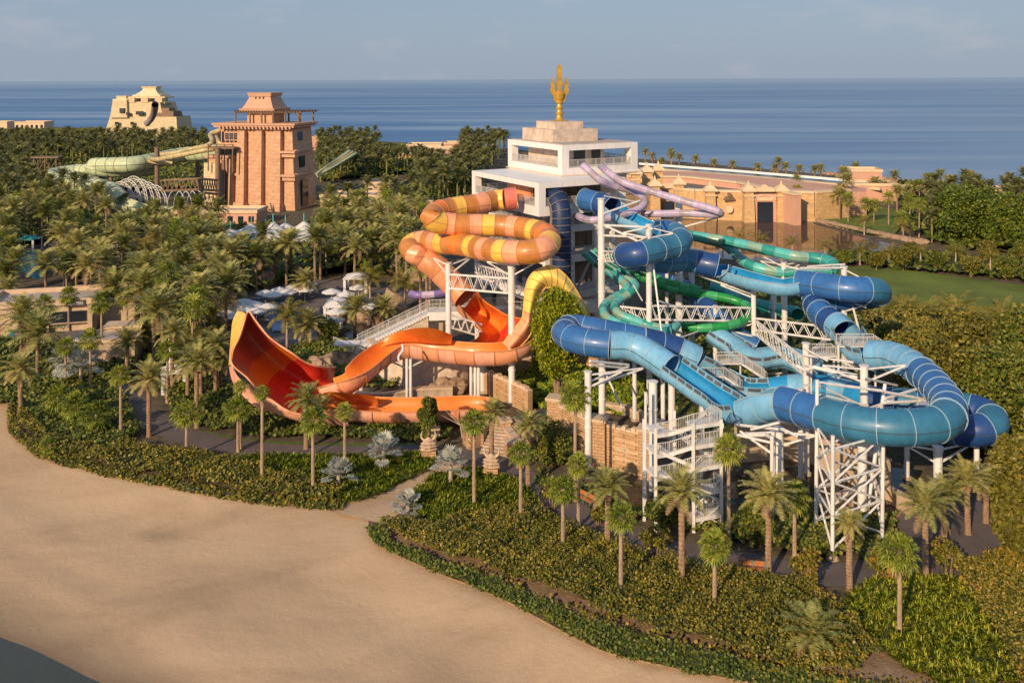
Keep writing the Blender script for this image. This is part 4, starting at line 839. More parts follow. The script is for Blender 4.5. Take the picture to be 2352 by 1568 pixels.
path_run(bm,[(735,925,2.6),(790,926,2.5),(840,927,2.5),(900,929,2.4),(960,929,2.4),(1020,927,2.4),(1075,925,2.4),(1112,929,2.4)],'chute',2.3,['og_salmon','og_pale'],3.0,rz=2.0,inner='og_orange')
grid('back_wall',bm,[[(725,915,3.2),(727,935,1.5)],[(750,900,4.2),(752,930,1.6)],[(800,903,4.2),(800,930,1.6)],[(850,907,3.9),(850,930,1.6)],[(868,918,3.0),(868,935,1.6)]],lambda i,j:0,mats=['og_orange'])
# ---------------------------------------------------------------- blue slides
NV,RY,TL,SK,BR,PL='bl_navy','bl_royal','bl_teal','bl_sky','bl_bright','bl_pale'
slide('blue_tube_slide','long dark and pale blue raft slide from the tower to the big foreground loop',
 [(1342,458,23.2),(1360,462,23.1),(1381,468,22.9),(1406,477,22.6), #3
 (1432,496,21.8),(1459,509,21.3),(1486,521,20.8), #6
 (1508,530,20.5),(1539,534,20.2),(1562,546,19.9),(1556,560,19.6),(1530,567,19.4),(1499,576,19.2),(1465,584,19.0),(1438,586,18.6),(1440,592,18.0),(1475,596,17.4),(1530,600,16.9),(1561,597,16.7),(1590,599,16.5),(1624,606,16.2),(1646,611,16.0), #21
 (1662,621,15.2),(1699,633,14.9),(1749,646,14.7),(1799,655,14.5),(1836,650,14.8), #26
 (1870,653,15.0),(1914,660,15.1),(1964,665,15.1),(2001,666,15.0),(2018,672,14.4),(1998,680,13.6),(1950,684,13.2),(1900,684,13.0),(1872,690,12.8), #35
 (1880,713,12.4),(1899,731,12.0),(1921,747,11.7),(1943,766,11.3), #39
 (1960,794,10.7),(1980,812,10.4),(2004,816,10.6), #42
 (2030,816,10.9),(2058,821,11.1),(2089,836,11.1),(2116,855,11.0),(2140,877,10.9),(2162,903,10.8),(2178,929,10.7),(2178,955,10.5),(2156,972,10.4),(2118,979,10.3),(2067,982,10.2),(2013,979,10.1),(1945,968,10.0),(1891,953,9.9),(1837,937,9.8),(1796,926,9.6), #58
 (1756,928,9.1),(1715,944,7.8),(1683,944,7.2),(1650,922,7.5),(1612,897,8.1),(1575,871,8.8),(1540,846,9.5), #65
 (1505,822,10.2),(1470,802,10.8),(1437,793,11.1),(1400,792,11.2),(1352,786,11.3),(1312,776,11.4),(1297,762,11.4),(1318,752,11.2),(1375,761,10.9),(1425,771,10.4),(1475,781,9.9),(1525,793,9.2),(1562,806,8.6),(1598,824,7.8), #79
 (1637,850,6.3),(1662,872,5.2),(1687,889,4.6),(1720,898,4.5),(1770,898,4.6), #84
 (1823,891,5.2),(1864,891,5.6),(1905,894,5.8),(1945,903,5.9),(1999,920,6.0),(2067,924,6.3),(2150,930,6.6),(2221,938,6.8),(2262,950,6.7),(2280,970,6.5),(2257,986,6.2),(2216,988,5.9),(2160,980,5.5),(2100,966,5.2)],
 [(0,3,'tube',1.5,[RY,NV],2.4),(3,7,'trough',1.7,[SK],3,{'rz':1.3,'inner':BR}),(7,21,'tube',1.5,[RY,TL,TL,TL,TL,NV],2.6),(21,26,'trough',1.65,[SK],3.2,{'rz':1.35,'inner':BR}),(26,35,'tube',1.5,[RY,RY,RY,TL,TL],2.7),(35,38,'tube',1.5,[RY,NV],1.7),(38,39,'tube',1.52,[SK],2.4),(39,42,'trough',1.7,[SK],2.4,{'rz':1.2,'win':True,'inner':BR}),
  (42,46,'tube',1.5,[SK],1.9),(46,50,'tube',1.5,[RY],1.7),(50,56,'tube',1.52,[TL],2.5),(56,58,'tube',1.52,[RY],2.5),(58,60,'deep',1.55,[SK],2.6),(60,65,'trough',1.85,[SK],2.3,{'rz':1.2,'win':True,'inner':BR}),(65,69,'tube',1.5,[SK],2.3),(69,76,'tube',1.5,[RY],2.3),(76,78,'tube',1.5,[NV],2.3),(78,79,'tube',1.5,[SK],2.3),(79,84,'trough',1.7,[SK],2.6,{'rz':1.2,'win':True,'inner':BR}),
  (84,89,'tube',1.5,[BR,SK],2.6),(89,98,'tube',1.5,[NV,TL],2.4)])
slide('blue_window_slide','pale blue slide with a row of dark side windows dipping behind the stair platforms',
 [(1640,766,7.6),(1660,781,7.0),(1690,801,6.2),(1714,820,5.6),(1737,828,5.3),(1762,824,5.4),(1800,821,5.6),(1830,830,5.4),(1855,845,5.0),(1880,860,4.7),(1930,872,4.4)],
 [(0,10,'tube',1.35,[SK],2.2),(0,10,'trough',1.7,[SK],2.2,{'rz':1.0,'win':True})])
slide('small_blue_slide','dark blue tube crossing low behind the green slides',[(1500,640,11.5),(1535,650,11),(1570,662,10.4),(1610,690,9.6),(1640,720,8.6),(1700,775,6.5),(1740,798,5.6)],[(0,6,'tube',1.2,[NV,RY],2.4)])
# ---------------------------------------------------------------- green, teal and lilac slides
AQ,SE,SG,GR,DK,MD='tq_aqua','tq_sea','tq_sage','tq_green','tq_dark','tq_mid'
g='thin body slides leaving the tower platform'
slide('teal_body_slide','thin teal and sage slide, outer one of the twisting pair',[(1342,578,16.6),(1374,606,15.0),(1404,626,14.0),(1419,638,13.5),(1436,652,13.0),(1439,664,12.6),(1424,677,12.1),(1399,691,11.7),(1386,706,11.3),(1389,723,10.9),(1406,736,10.6),(1436,747,10.2),(1474,756,9.8),(1510,762,9.6),(1535,760,9.5)],[(0,3,'trough',.6,[SE,DK],2.0),(3,14,'tube',.55,[AQ,SG,AQ,SE],1.25,{'seam':'seam_light'})],group=None)
slide('teal_body_slide','thin teal and sage slide, inner one of the twisting pair',[(1360,574,16.6),(1388,600,15.2),(1421,622,14.1),(1440,636,13.5),(1457,651,12.9),(1459,662,12.6),(1446,674,12.2),(1424,688,11.7),(1412,703,11.3),(1421,720,10.9),(1449,733,10.4),(1486,746,10.0),(1524,754,9.6),(1548,752,9.5),(1556,742,9.5)],[(0,3,'trough',.6,[SE,DK],2.0),(3,14,'tube',.55,[SG,AQ,AQ,SE],1.25)],group=None)
slide('green_body_slide','bright green slide sweeping right across the steel frames and curling back below',[(1376,572,16.6),(1405,592,15.2),(1434,610,13.8),(1464,630,13.0),(1494,646,12.3),(1530,659,11.6),(1574,670,11.0),(1624,677,10.6),(1674,686,10.2),(1707,697,9.8),(1724,712,9.5),(1718,727,9.2),(1697,741,8.9),(1661,749,8.7),(1611,753,8.5),(1569,750,8.4)],[(0,2,'trough',.65,[MD,DK],2.0),(2,9,'tube',.6,[GR,MD,GR],1.8,{'seam':'seam_dark'}),(9,15,'tube',.6,[MD,GR],1.8,{'seam':'seam_dark'})])
slide('green_body_slide','second green slide running just above the bright one near the tower',[(1392,571,16.6),(1420,588,15.4),(1449,606,14.3),(1479,626,13.4),(1509,640,12.6),(1540,652,12.0),(1580,661,11.4),(1610,668,11)],[(0,3,'trough',.65,[DK,MD],2.0),(3,7,'tube',.6,[GR,MD],1.8,{'seam':'seam_dark'})])
slide('aqua_tube_slide','long aqua and sage tube on the right ending in a looped bowl above the lawn',[(1565,537,15.2),(1581,540,15.0),(1624,547,14.8),(1674,555,14.5),(1724,566,14.2),(1774,577,13.9),(1824,588,13.6),(1862,592,13.4),(1890,597,13.2),(1912,607,12.8),(1908,620,12.2),(1876,622,11.9),(1840,621,11.7),(1800,626,11.2)],[(0,8,'tube',.8,[SE,AQ,SG],2.3),(8,10,'tube',.95,[SE],1.5),(10,13,'trough',.9,[SE,AQ],2)],group=None)
slide('aqua_tube_slide','aqua and sage tube that drops through tight bends beside the long aqua one',[(1590,541,14.6),(1630,551,14.0),(1658,559,13.4),(1676,570,12.9),(1690,584,12.4),(1706,598,11.9),(1728,611,11.5),(1765,621,11.1),(1805,627,10.8),(1826,629,10.6)],[(0,9,'tube',.8,[AQ,SE,AQ,SG],1.5)],group=None)
slide('teal_run_out_slide','short teal tube ending low behind the steel columns on the right',[(1629,661,10.3),(1674,674,9.6),(1716,692,8.8),(1749,703,8.4),(1799,713,8.0),(1826,717,7.9),(1832,722,7.8)],[(0,6,'tube',.85,[SE,AQ,SE],2.2)])
slide('lilac_body_slide','lilac slide, nearer of the pair, hooking back under the white tower floor',[(1340,381,27.9),(1357,396,27.1),(1377,413,26.2),(1407,427,25.2),(1437,434,24.7),(1462,443,24.1),(1479,456,23.5),(1480,469,22.9),(1465,481,22.4),(1436,492,21.9),(1399,501,21.5),(1361,506,21.3),(1342,503,21.2),(1330,497,21.1)],[(0,13,'tube',.5,['li_lilac','li_grey','li_lilac'],1.7,{'seam':'seam_light','fl':.1})],group=None)
slide('lilac_body_slide','lilac slide, farther of the pair, swinging out to the far right column',[(1379,380,27.9),(1399,398,26.8),(1432,419,25.8),(1470,432,25.1),(1499,441,24.6),(1536,452,24.1),(1586,467,23.4),(1624,477,22.9),(1648,485,22.5),(1655,491,22.1),(1636,492,21.9),(1574,490,21.8),(1524,491,21.7),(1474,491,21.6)],[(0,13,'tube',.5,['li_lilac','li_lilac','li_grey'],1.7,{'fl':.1})],group=None)
slide('purple_tube_slide','short purple and lilac tube low at the left of the tower stairs',[(946,675,8),(960,678,8),(985,677,8),(1005,675,8.1),(1025,672,8.2)],[(0,4,'tube',.55,['li_purple','li_lilac','li_purple'],1.7)])
# ---------------------------------------------------------------- near vertical caged chute on the tower
L=smoothline([PY(1250,452,129),PY(1262,446,128.8),PY(1279,456,127.6),PY(1288,480,126.6),PY(1289,520,126.3),PY(1289,580,126.2),PY(1289,640,126.2),PY(1290,700,126.2),PY(1291,760,126.2)],6)
M['cage']=mat('cage_steel',(.20,.17,.17),.5); M['cage_blue']=mat('cage_blue',(.012,.03,.09),.5)
t=thing('drop_slide','dark blue drop slide inside a cage of steel bars falling down the tower front','water slide')
pp=resample(L,.9); T,S_,U=frames(pp,False)
mb=MB(); ax=Vector((.874,.486,0)); 
def dring(i,r,a0,a1,n=14):
    out=[];u=T[i].cross(ax).normalized()
    for j in range(n+1): a=R(a0+(a1-a0)*j/n); out.append(pp[i]+ax*math.cos(a)*r-u*math.sin(a)*r)
    return out
mb.loft([dring(i,1.35,0,360,20) for i in range(len(pp))]); mb.build('drop_tube','cage_blue',t,smooth=True)
mb=MB(); mb.loft([dring(i,1.38,100,170,6) for i in range(len(pp))]); mb.build('side_panel','bl_royal',t,smooth=True)
for i in range(0,len(pp),1):
    if i%1==0:
        mb=MB(); rr=dring(i,1.47,0,360,14)
        for a,b in zip(rr,rr[1:]): mb.bar(a,b,.09)
        mb.build('cage_ring','cage',t)
for a in range(0,181,18):
    mb=MB(); q=[dring(i,1.5,a,a+1,1)[0] for i in range(len(pp))]
    for p,r_ in zip(q,q[1:]): mb.bar(p,r_,.11)
    mb.build('cage_bar','cage',t)
# ---------------------------------------------------------------- old slides at the red tower
OG,OT='ol_green','ol_tan'
def D1(x,y): return (.375*x,147+.375*y)
def pts1(L): return [(*D1(x,y),z) for x,y,z in L]
slide('olive_raft_slide','wide pale green raft slide looping at the left of the red tower',pts1([(1440,520,17),(1250,545,15),(1100,560,14),(850,610,13),(700,620,12.5),(570,625,12),(600,645,11),(800,650,10.5),(930,640,10)]),[(0,5,'tube',2.6,[OG],3.6,{'seam':'seam_dark'}),(5,8,'tube',2.4,[OG],3.6,{'seam':'seam_dark'})],group=None)
slide('olive_raft_slide','lower pale green raft slide with the far left bend',pts1([(640,660,9.5),(500,660,9),(370,675,8.5),(310,695,8),(360,715,7.5),(480,735,7),(590,750,6.5),(680,775,6),(740,830,3.4)]),[(0,8,'tube',2.6,[OG],3.4,{'seam':'seam_dark'})],group=None)
slide('olive_bowl_slide','open pale green bowl run under the white arched lattice',pts1([(690,810,4.5),(760,840,3.6),(860,870,3),(960,880,2.6),(1060,880,2.4),(1160,890,2.2),(1290,880,2)]),[(0,6,'chute',3.2,[OG],4,{'seam':'seam_dark','rz':3})])
slide('tan_tube_slide','tan slide twisting down from the red tower, upper one',pts1([(1450,380,25),(1400,410,23.5),(1330,440,22),(1340,480,20.5),(1370,500,19.5),(1300,520,18.6),(1200,540,17.6),(1050,570,16),(960,585,15),(900,575,14.4),(880,585,14),(950,600,13.6),(1060,612,13)]),[(0,12,'tube',.75,[OT],2.6,{'seam':'seam_dark'})],group=None)
slide('tan_tube_slide','tan slide twisting down from the red tower, lower one',pts1([(1415,365,25.5),(1350,405,24),(1290,430,22.6),(1300,470,21),(1270,500,19.6),(1180,520,18.4),(1080,545,17.2),(990,555,16.4)]),[(0,7,'tube',.75,[OT],2.6,{'seam':'seam_dark'})],group=None)
for k in range(3):
    slide('olive_speed_slide',['uppermost straight racing slide','middle straight racing slide','lowest straight racing slide'][k]+' descending on the right of the red tower',pts1([(2150+k*20,520+k*8,12-k*.3),(2080+k*14,570+k*8,9.3-k*.3),(2000+k*8,625+k*8,6.6-k*.3),(1935+k*3,670+k*7,4.2-k*.3)]),[(0,3,'chute',.9,[[OG,OT,OG][k]],4,{'seam':'seam_dark'})],group=None)
# arches over the bowl
t=thing('arched_lattice','white arched lattice of hoops over the pale green bowl slide','lattice frame')
for k in range(7):
    x=700+k*36; c=P(*D1(x,845),1.5); mb=MB(); rr=[c+Vector((math.cos(R(a))*(5.2)+k*.2,math.cos(R(a))*-2.0,math.sin(R(a))*(5.5+ (3-abs(k-3))*.9))) for a in range(0,181,12)]
    for a,b in zip(rr,rr[1:]): mb.cyl(a,b,.13,n=5)
    rr2=[c+Vector((math.cos(R(a))*4.4+k*.2,math.cos(R(a))*-1.7,math.sin(R(a))*(4.7+(3-abs(k-3))*.9))) for a in range(0,181,12)]
    for a,b in zip(rr2,rr2[1:]): mb.cyl(a,b,.1,n=5)
    for a,b in zip(rr,rr2[1:]): mb.cyl(a,b,.07,n=4)
    mb.build('hoop','olpale',t) if False else mb.build('hoop','steel',t)
t=thing('arched_lattice','smaller white arched lattice beside the tall slide posts','lattice frame')
for k in range(4):
    c=P(*D1(1080+k*40,870),1); mb=MB(); rr=[c+Vector((math.cos(R(a))*3.2,math.cos(R(a))*-1,math.sin(R(a))*5)) for a in range(0,181,15)]
    for a,b in zip(rr,rr[1:]): mb.cyl(a,b,.12,n=5)
    mb.build('hoop','steel',t)
# ---------------------------------------------------------------- railings, columns, trusses
def railing(parent,a,b,h=1.05,step=.22,m_='rail',post=1.6,name='railing'):
    a=Vector(a);b=Vector(b);L=(b-a).length; mb=MB(); up=Vector((0,0,1))
    mb.bar(a+up*h,b+up*h,.07); mb.bar(a+up*.12,b+up*.12,.05)
    n=max(1,int(L/step))
    for i in range(n+1):
        p=a.lerp(b,i/n); big=i%max(1,int(post/step))==0; mb.bar(p,p+up*h,.08 if big else .035)
    return mb.build(name,m_,parent)
def column(label,base,ztop,r,cap=True,group=None,arms=()):
    t=thing('steel_column',label,'column',base,0,group); mb=MB(); h=ztop-base.z
    mb.cyl((0,0,-.3),(0,0,h),r,n=16); mb.build('shaft','steel',t,auto=True)
    mb=MB()
    k=1
    while k*4.2<h: mb.cyl((0,0,k*4.2),(0,0,k*4.2+.12),r*1.16,n=16); k+=1
    mb.cyl((0,0,h),(0,0,h+.08),r*1.25,n=16); mb.build('flange','steel',t)
    if cap: mb=MB(); mb.cyl((0,0,-.1),(0,0,.25),r*1.7,n=16); mb.build('footing','concrete',t)
    for d in arms:
        mb=MB(); e=Vector(d); mb.bar((0,0,h-1.6),(e.x,e.y,h-.15+e.z),.16); mb.bar((0,0,h-.3),(e.x,e.y,h-.1+e.z),.14); mb.build('bracket','steel',t)
    return t
def truss(label,a,b,depth=1.7,width=1.2,n=None,r=.1,group=None):
    width=.35; n=n and max(3,int(n*.75))
    a=Vector(a);b=Vector(b); L=(b-a).length; d=(b-a).normalized(); s=d.cross(Vector((0,0,1))).normalized()*width/2; up=Vector((0,0,depth)); n=n or max(3,int(L/1.5))
    t=thing('steel_truss',label,'truss',a,0,group); z=Vector((0,0,0)); b=b-a
    mb=MB()
    for o in (s,-s,s-up,-s-up): mb.cyl(o,b+o,r,n=8)
    mb.build('chords','steel',t,auto=True); mb=MB()
    for sg in (s,-s):
        for i in range(n):
            p=b*(i/n)+sg; q=b*((i+.5)/n)+sg-up; w=b*((i+1)/n)+sg; mb.cyl(p,q,r*.5,n=5); mb.cyl(q,w,r*.5,n=5)
    for i in range(n+1): p=b*(i/n); mb.cyl(p+s,p-s,r*.5,n=5); mb.cyl(p+s-up,p-s-up,r*.5,n=5)
    mb.build('webbing','steel',t); return t
def strut(label,a,b,r=.16,group='slim steel braces between the columns'):
    t=thing('steel_brace',label,'brace',a,0,group); mb=MB(); mb.cyl((0,0,0),Vector(b)-Vector(a),r,n=8); mb.build('rod','steel',t,auto=True); return t
def col(label,x,Y,ybase_or_z0,ztop,r,arms=()):
    u,_=uv(x,0); X=(x-CX)/F*Y; return column(label,Vector((X,Y,ybase_or_z0)),ztop,r,arms=arms)
col('tall thick column directly right of the caged drop slide',1380,118.5,0,24.6,.45)
col('thick column under the dark blue curl above the green slides',1489,112.5,0,22.2,.36,[(3,.5,-1),(-3,1,-1)])
col('thick column behind the farther lilac slide',1558,127,0,23.4,.5)
col('column half hidden behind the dark blue curl',1587,132,0,15,.42)
col('slender column carrying the right end of the long truss',1729,118.5,0,13.4,.32,[(-4,1,0)])
col('column standing above the right hand end of the upper blue tube',1937,112.5,0,17.0,.36,[(3.5,-1,-2)])
col('short column below the long truss in the middle',1641,122,0,9.9,.3)
col('column holding the aqua tube before the lagoon',1799,138,0,12.4,.4,[(3,0,.3),(-3.5,0,.4)])
col('pale column behind the open blue channel on the right',1775,127,0,12.0,.4)
col('column behind the upper blue tube, second from the right',1800,122,0,12.6,.38)
col('column rising between the windowed slide and the truss',1849,101.5,0,10.8,.38)
col('foremost left column carrying the rounded blue bend',1348,94.8,0,9.9,.36,[(6,2.5,-.3),(3.5,.5,.0)])
col('column behind the foremost left one',1380,103,0,9.6,.38)
col('free standing column with ladder left of the stair tower',1497,89.5,-.5,10.6,.42)
col('thick column under the saddle of the big blue loop',1786,84.3,0,8.0,.40,[(-3,1.2,-.8),(3,-.8,-.2)])
col('thinner pipe beside the thick saddle column',1772,84,0,7.8,.2)
col('centre column inside the lattice tower',1977,84.2,0,9.6,.42)
col('thick column rising inside the big blue loop',1982,89,0,12.2,.38,[(-4,0,.2),(4,0,.2)])
col('rightmost column under the low dark blue loop',2151,88.4,0,4.6,.42,[(4,1,.2),(-3,0,.3)])
col('column under the pale blue window trough',1540,99,0,7.8,.38)
col('far left column under the tight orange bends',1028,119.5,0,16.2,.38,[(3,2,.6),(-2,2,.4)])
col('column under the front of the orange tube loop',1173,113.5,0,17.4,.42,[(3,-.5,.3),(-3,0,.3)])
col('column behind the orange tube holding the truss',1094,133,0,14.4,.36)
col('column at the foot of the first wing',1106,118,0,4.8,.4)
for k,dx in enumerate((-.35,.25,.75)): col(['left','middle','right'][k]+' pipe of the column cluster below the salmon trough, right side',1085+dx*16,113.5,.8,6.4,.2)
for k,dx in enumerate((-.25,.3)): col(['left','right'][k]+' pipe of the twin column below the salmon trough, middle',936+dx*16,114,.3,5.9,.18,[(-3.5,1,-.2),(3,1,-.2)] if k==0 else ())
col('short tan post under the salmon trough at the planted bed',827,116.5,0,4.6,.3); col('second short post under the salmon trough at the stair foot',850,122,0,5.0,.3)
for i,(x,Y,zt) in enumerate([(1455,108,9.5),(1520,104,8),(1610,101,7.2),(1690,97,6.2),(1530,130,17),(1425,122,13),(1680,108,4.6),(1905,99,5),(2000,94,5),(2080,92,5),(2240,90,5.6),(1836,92,9.0),(1850,93,9.0)]):
    column('plain white steel column under the blue slides',Vector(((x-CX)/F*Y,Y,0)),zt,.26,group='plain columns under the blue slides')
truss('long horizontal truss crossing in front of the green slides',PY(1496,702,112.5),PY(1722,707,118.3),1.7,1.3,13)
truss('horizontal truss running right from the slender column',PY(1735,731,118.5),PY(1908,751,109),1.5,1.2,9)
truss('truss sloping down to the right below the green slides',PY(1737,738,118),PY(1852,830,102),1.6,1.2,11)
truss('truss sloping up behind the inner blue mouth',PY(1850,820,101.5),PY(1906,772,112),1.5,1.2,7)
truss('truss linking the orange tube columns, upper one',PY(1094,606,127),PY(1173,630,113.5),1.7,1.0,8)
truss('truss linking the orange tube columns, lower one',PY(1030,630,119.5),PY(1173,640,113.5),1.8,1.0,9)
truss('truss behind the first wing at the lower left',PY(1030,722,119.5),PY(1106,745,121),1.6,1,6)
truss('small truss between tall column and dark blue curl',PY(1388,577,118.5),PY(1422,577,113),1.3,.8,3)
truss('truss behind the twisting teal pair',PY(1390,700,118.5),PY(1496,712,112.5),1.6,1.2,7)
random.seed(14)
BR=[(1388,450,118,1468,465,121),(1388,490,118,1470,461,121),(1388,517,118,1485,522,112),(1388,517,118,1478,560,112),(1388,541,118,1485,545,112),(1388,588,118,1485,545,112),(1558,525,127,1655,498,124),(1496,525,112,1545,508,126),(1500,605,112,1522,784,108),(1558,495,126,1650,492,124),(1605,632,120,1727,675,118.5),(1499,507,112,1550,506,126),(1355,829,95,1444,838,99),(1355,838,95,1440,845,99),(1355,875,95,1444,842,99),(1385,845,102,1435,950,101),(1800,610,138,1850,622,136),(1754,590,138,1797,612,138),(1736,862,118,1795,856,115),(1736,885,118,1790,862,115),(1845,815,101,1960,832,96),(1847,838,101,1968,860,93),(1847,800,101,1900,828,97),(1725,986,84,1790,970,82),(1700,1000,85,1788,1020,82),(1700,990,85,1788,1052,82),(1796,985,82,1830,1000,80),(1690,975,88,1785,985,82),(1878,878,84,2032,898,86),(1878,905,84,1990,930,86),(1880,885,84,1990,935,86),(2033,900,86,2120,916,88),(2033,925,86,2125,920,88),(2033,915,86,2110,892,89),(1985,868,88,2060,885,92),(1455,655,118,1475,690,114),(1420,760,114,1500,755,112),(1410,740,116,1480,775,112),(1500,780,112,1560,760,116),(1620,770,120,1725,745,118),(1660,755,118,1727,772,118),(1510,690,112,1640,735,120),(1520,790,110,1650,745,120),(1420,700,118,1495,745,112),(1940,690,112,1990,706,110),(1940,715,112,1992,700,110),(1935,615,112,1840,616,118),(1940,607,112,1855,612,118),(1955,690,112,1975,765,108)]
for x0,y0,Y0,x1,y1,Y1 in BR: strut('thin white brace rod among the slide columns',PY(x0,y0,Y0),PY(x1,y1,Y1),random.choice([.09,.12,.14]))
# lattice tower
t=thing('lattice_tower','white lattice tower with crossed bracing carrying the front of the big blue loop','support tower')
fl=P(1912,1282); fr=P(2026,1242); bl=P(1874,1214); br_=P(1990,1186)
tops=[PY(1913,1000,fl.y),PY(2029,1000,fr.y),PY(1877,872,bl.y),PY(2033,882,br_.y+4)]
legs=[fl,fr,bl,br_]
for a,b in zip(legs,tops): mb=MB(); mb.cyl(a-Vector((0,0,.2)),b,.17,n=12); mb.build('leg','steel',t,auto=True)
for a in legs: mb=MB(); mb.cyl(a,a+Vector((0,0,.3)),.55,.4,n=12); mb.build('footing','concrete',t)
for i,j in ((0,1),(0,2),(1,3),(2,3)):
    for lv in range(3):
        z0,z1=.08+lv*.3,.08+(lv+1)*.3
        p=lambda k,z: legs[k].lerp(tops[k],z*9.3/tops[k].z)
        mb=MB(); mb.cyl(p(i,z0),p(j,z1),.1,n=6); mb.cyl(p(j,z0),p(i,z1),.1,n=6); mb.cyl(p(i,z1),p(j,z1),.1,n=6); mb.build('cross_brace','steel',t)
# stair tower
t=thing('stair_tower','white steel stair tower with zigzag flights and railed landings below the pale blue trough','stair tower')
Yb=81.5; A=P(1593,1222); B=P(1657,1210); W_=(B-A); W_.z=0; wx=W_.normalized(); dep=Vector((-wx.y,wx.x,0)); 
A.z=B.z=0; Lw=W_.length; C0=A-wx*3.1-dep*-.6
H1=9.4
def leg(p,h): mb=MB(); mb.bar(p,p+Vector((0,0,h)),.26); mb.build('leg','steel',t)
for p,h in ((A,H1+.2),(B,H1+.2),(A+dep*3.4,H1+.2),(B+dep*3.4,H1+.2),(A-wx*3.1+dep*3.4,H1-.2),(A-wx*3.1+dep*1.2,H1-.2)): leg(p,h)
levels=[1.2,3.4,5.6,7.6,9.4]
for k,z in enumerate(levels):
    left=A-wx*3.1 if z>5 else A
    q=[left+dep*(1.2 if z>5 else 0),A,B,B+dep*3.4,left+dep*3.4]
    mb=MB()
    mb.prism([(p.x,p.y) for p in (A,B,B+dep*1.3,A+dep*1.3)],z-.18,z,bottom=True); mb.build('landing','steel',t)
    railing(t,A+Vector((0,0,z)),B+Vector((0,0,z)),1.05,.16); railing(t,B+Vector((0,0,z)),B+dep*1.3+Vector((0,0,z)),1.05,.2)
    if z>5:
        L0=A-wx*3.1+dep*.9; mb=MB(); mb.prism([(p.x,p.y) for p in (L0,L0+wx*1.4,L0+wx*1.4+dep*2.4,L0+dep*2.4)],z-.9,z-.75,bottom=True); mb.build('landing','steel',t)
        railing(t,L0+Vector((0,0,z-.75)),L0+wx*1.2+Vector((0,0,z-.75)),1.05,.16); railing(t,L0+wx*1.2+Vector((0,0,z-.75)),A+Vector((0,0,z)),1.05,.16)
        mb=MB(); mb.bar(L0+wx*1.2+Vector((0,0,z-.85)),A+Vector((0,0,z-.12)),.12,.3); mb.bar(L0+Vector((0,0,z-.85)),L0+wx*1.2+Vector((0,0,z-.85)),.12,.3); mb.build('stringer','steel',t)
    mb=MB(); mb.bar(A+Vector((0,0,z-.15)),B+Vector((0,0,z-.15)),.14,.34); mb.build('beam','steel',t)
    if k<len(levels)-1:
        z1=levels[k+1]; s=(A+dep*1.5,B+dep*1.5) if k%2 else (B+dep*1.5,A+dep*1.5); mb=MB()
        for off in (0,1.1):
            mb.bar(s[0]+dep*off+Vector((0,0,z)),s[1]+dep*off+Vector((0,0,z1)),.08,.26)
        for i in range(9):
            p=s[0].lerp(s[1],(i+.5)/9)+Vector((0,0,z+(z1-z)*(i+.5)/9)); mb.prism([(q.x,q.y) for q in (p-wx*.15,p+wx*.15,p+wx*.15+dep*1.1,p-wx*.15+dep*1.1)],p.z-.04,p.z,bottom=True)
        mb.build('flight','steel',t); railing(t,s[0]+Vector((0,0,z)),s[1]+Vector((0,0,z1)),1.0,.22)
for z0,z1 in ((.2,2.9),):
    mb=MB(); mb.bar(A+Vector((0,0,z0)),B+Vector((0,0,z0+1.9)),.1); mb.bar(B+Vector((0,0,z0)),A+Vector((0,0,z0+1.9)),.1); mb.bar(A+Vector((0,0,2.0)),B+Vector((0,0,4.4)),.12); mb.bar(B+Vector((0,0,2.0)),A+Vector((0,0,4.4)),.12); mb.build('cross_brace','steel',t)
mb=MB(); mb.bar(A-wx*3.1+dep*1.2+Vector((0,0,7.2)),A+Vector((0,0,5.8)),.16,.3); mb.bar(A-wx*3.1+dep*1.2+Vector((0,0,5.2)),A+Vector((0,0,3.6)),.16,.3); mb.build('beam','steel',t)
def stair_platform(label,x0,y0,Y,wd=3,z=None,steps=8):
    a=PY(x0,y0,Y); t=thing('service_stair',label,'stairs',a); mb=MB()
    for i in range(steps): mb.box((.3*i,0,-.2*i),(.3,1.0,.05))
    mb.bar((0,-.5,.0),(.3*steps,-.5,-.2*steps),.06,.22); mb.bar((0,.5,.0),(.3*steps,.5,-.2*steps),.06,.22); mb.build('flight','steel',t)
    mb=MB(); mb.box((-wd/2,0,0),(wd,1.3,.12)); mb.build('platform','steel',t)
    railing(t,(-wd,-.6,.05),(0,-.6,.05),1.0,.18); railing(t,(-wd,.6,.05),(0,.6,.05),1.0,.18); railing(t,(0,-.5,0),(.3*steps,-.5,-.2*steps),1.0,.2); railing(t,(0,.5,0),(.3*steps,.5,-.2*steps),1.0,.2)
    for x in (-wd,0): mb=MB(); mb.bar((x,0,0),(x,0,-a.z+.1),.18); mb.build('post','steel',t)
stair_platform('white service stair with railings between the two blue troughs',1700,832,108,3,steps=10)
stair_platform('white service stair left of the windowed slide bend',1660,862,105,2.6,steps=7)
stair_platform('railed service platform behind the inner blue mouth',2010,792,100,4)
stair_platform('railed service platform at the left of the inner blue mouth',1915,815,101,2.5)
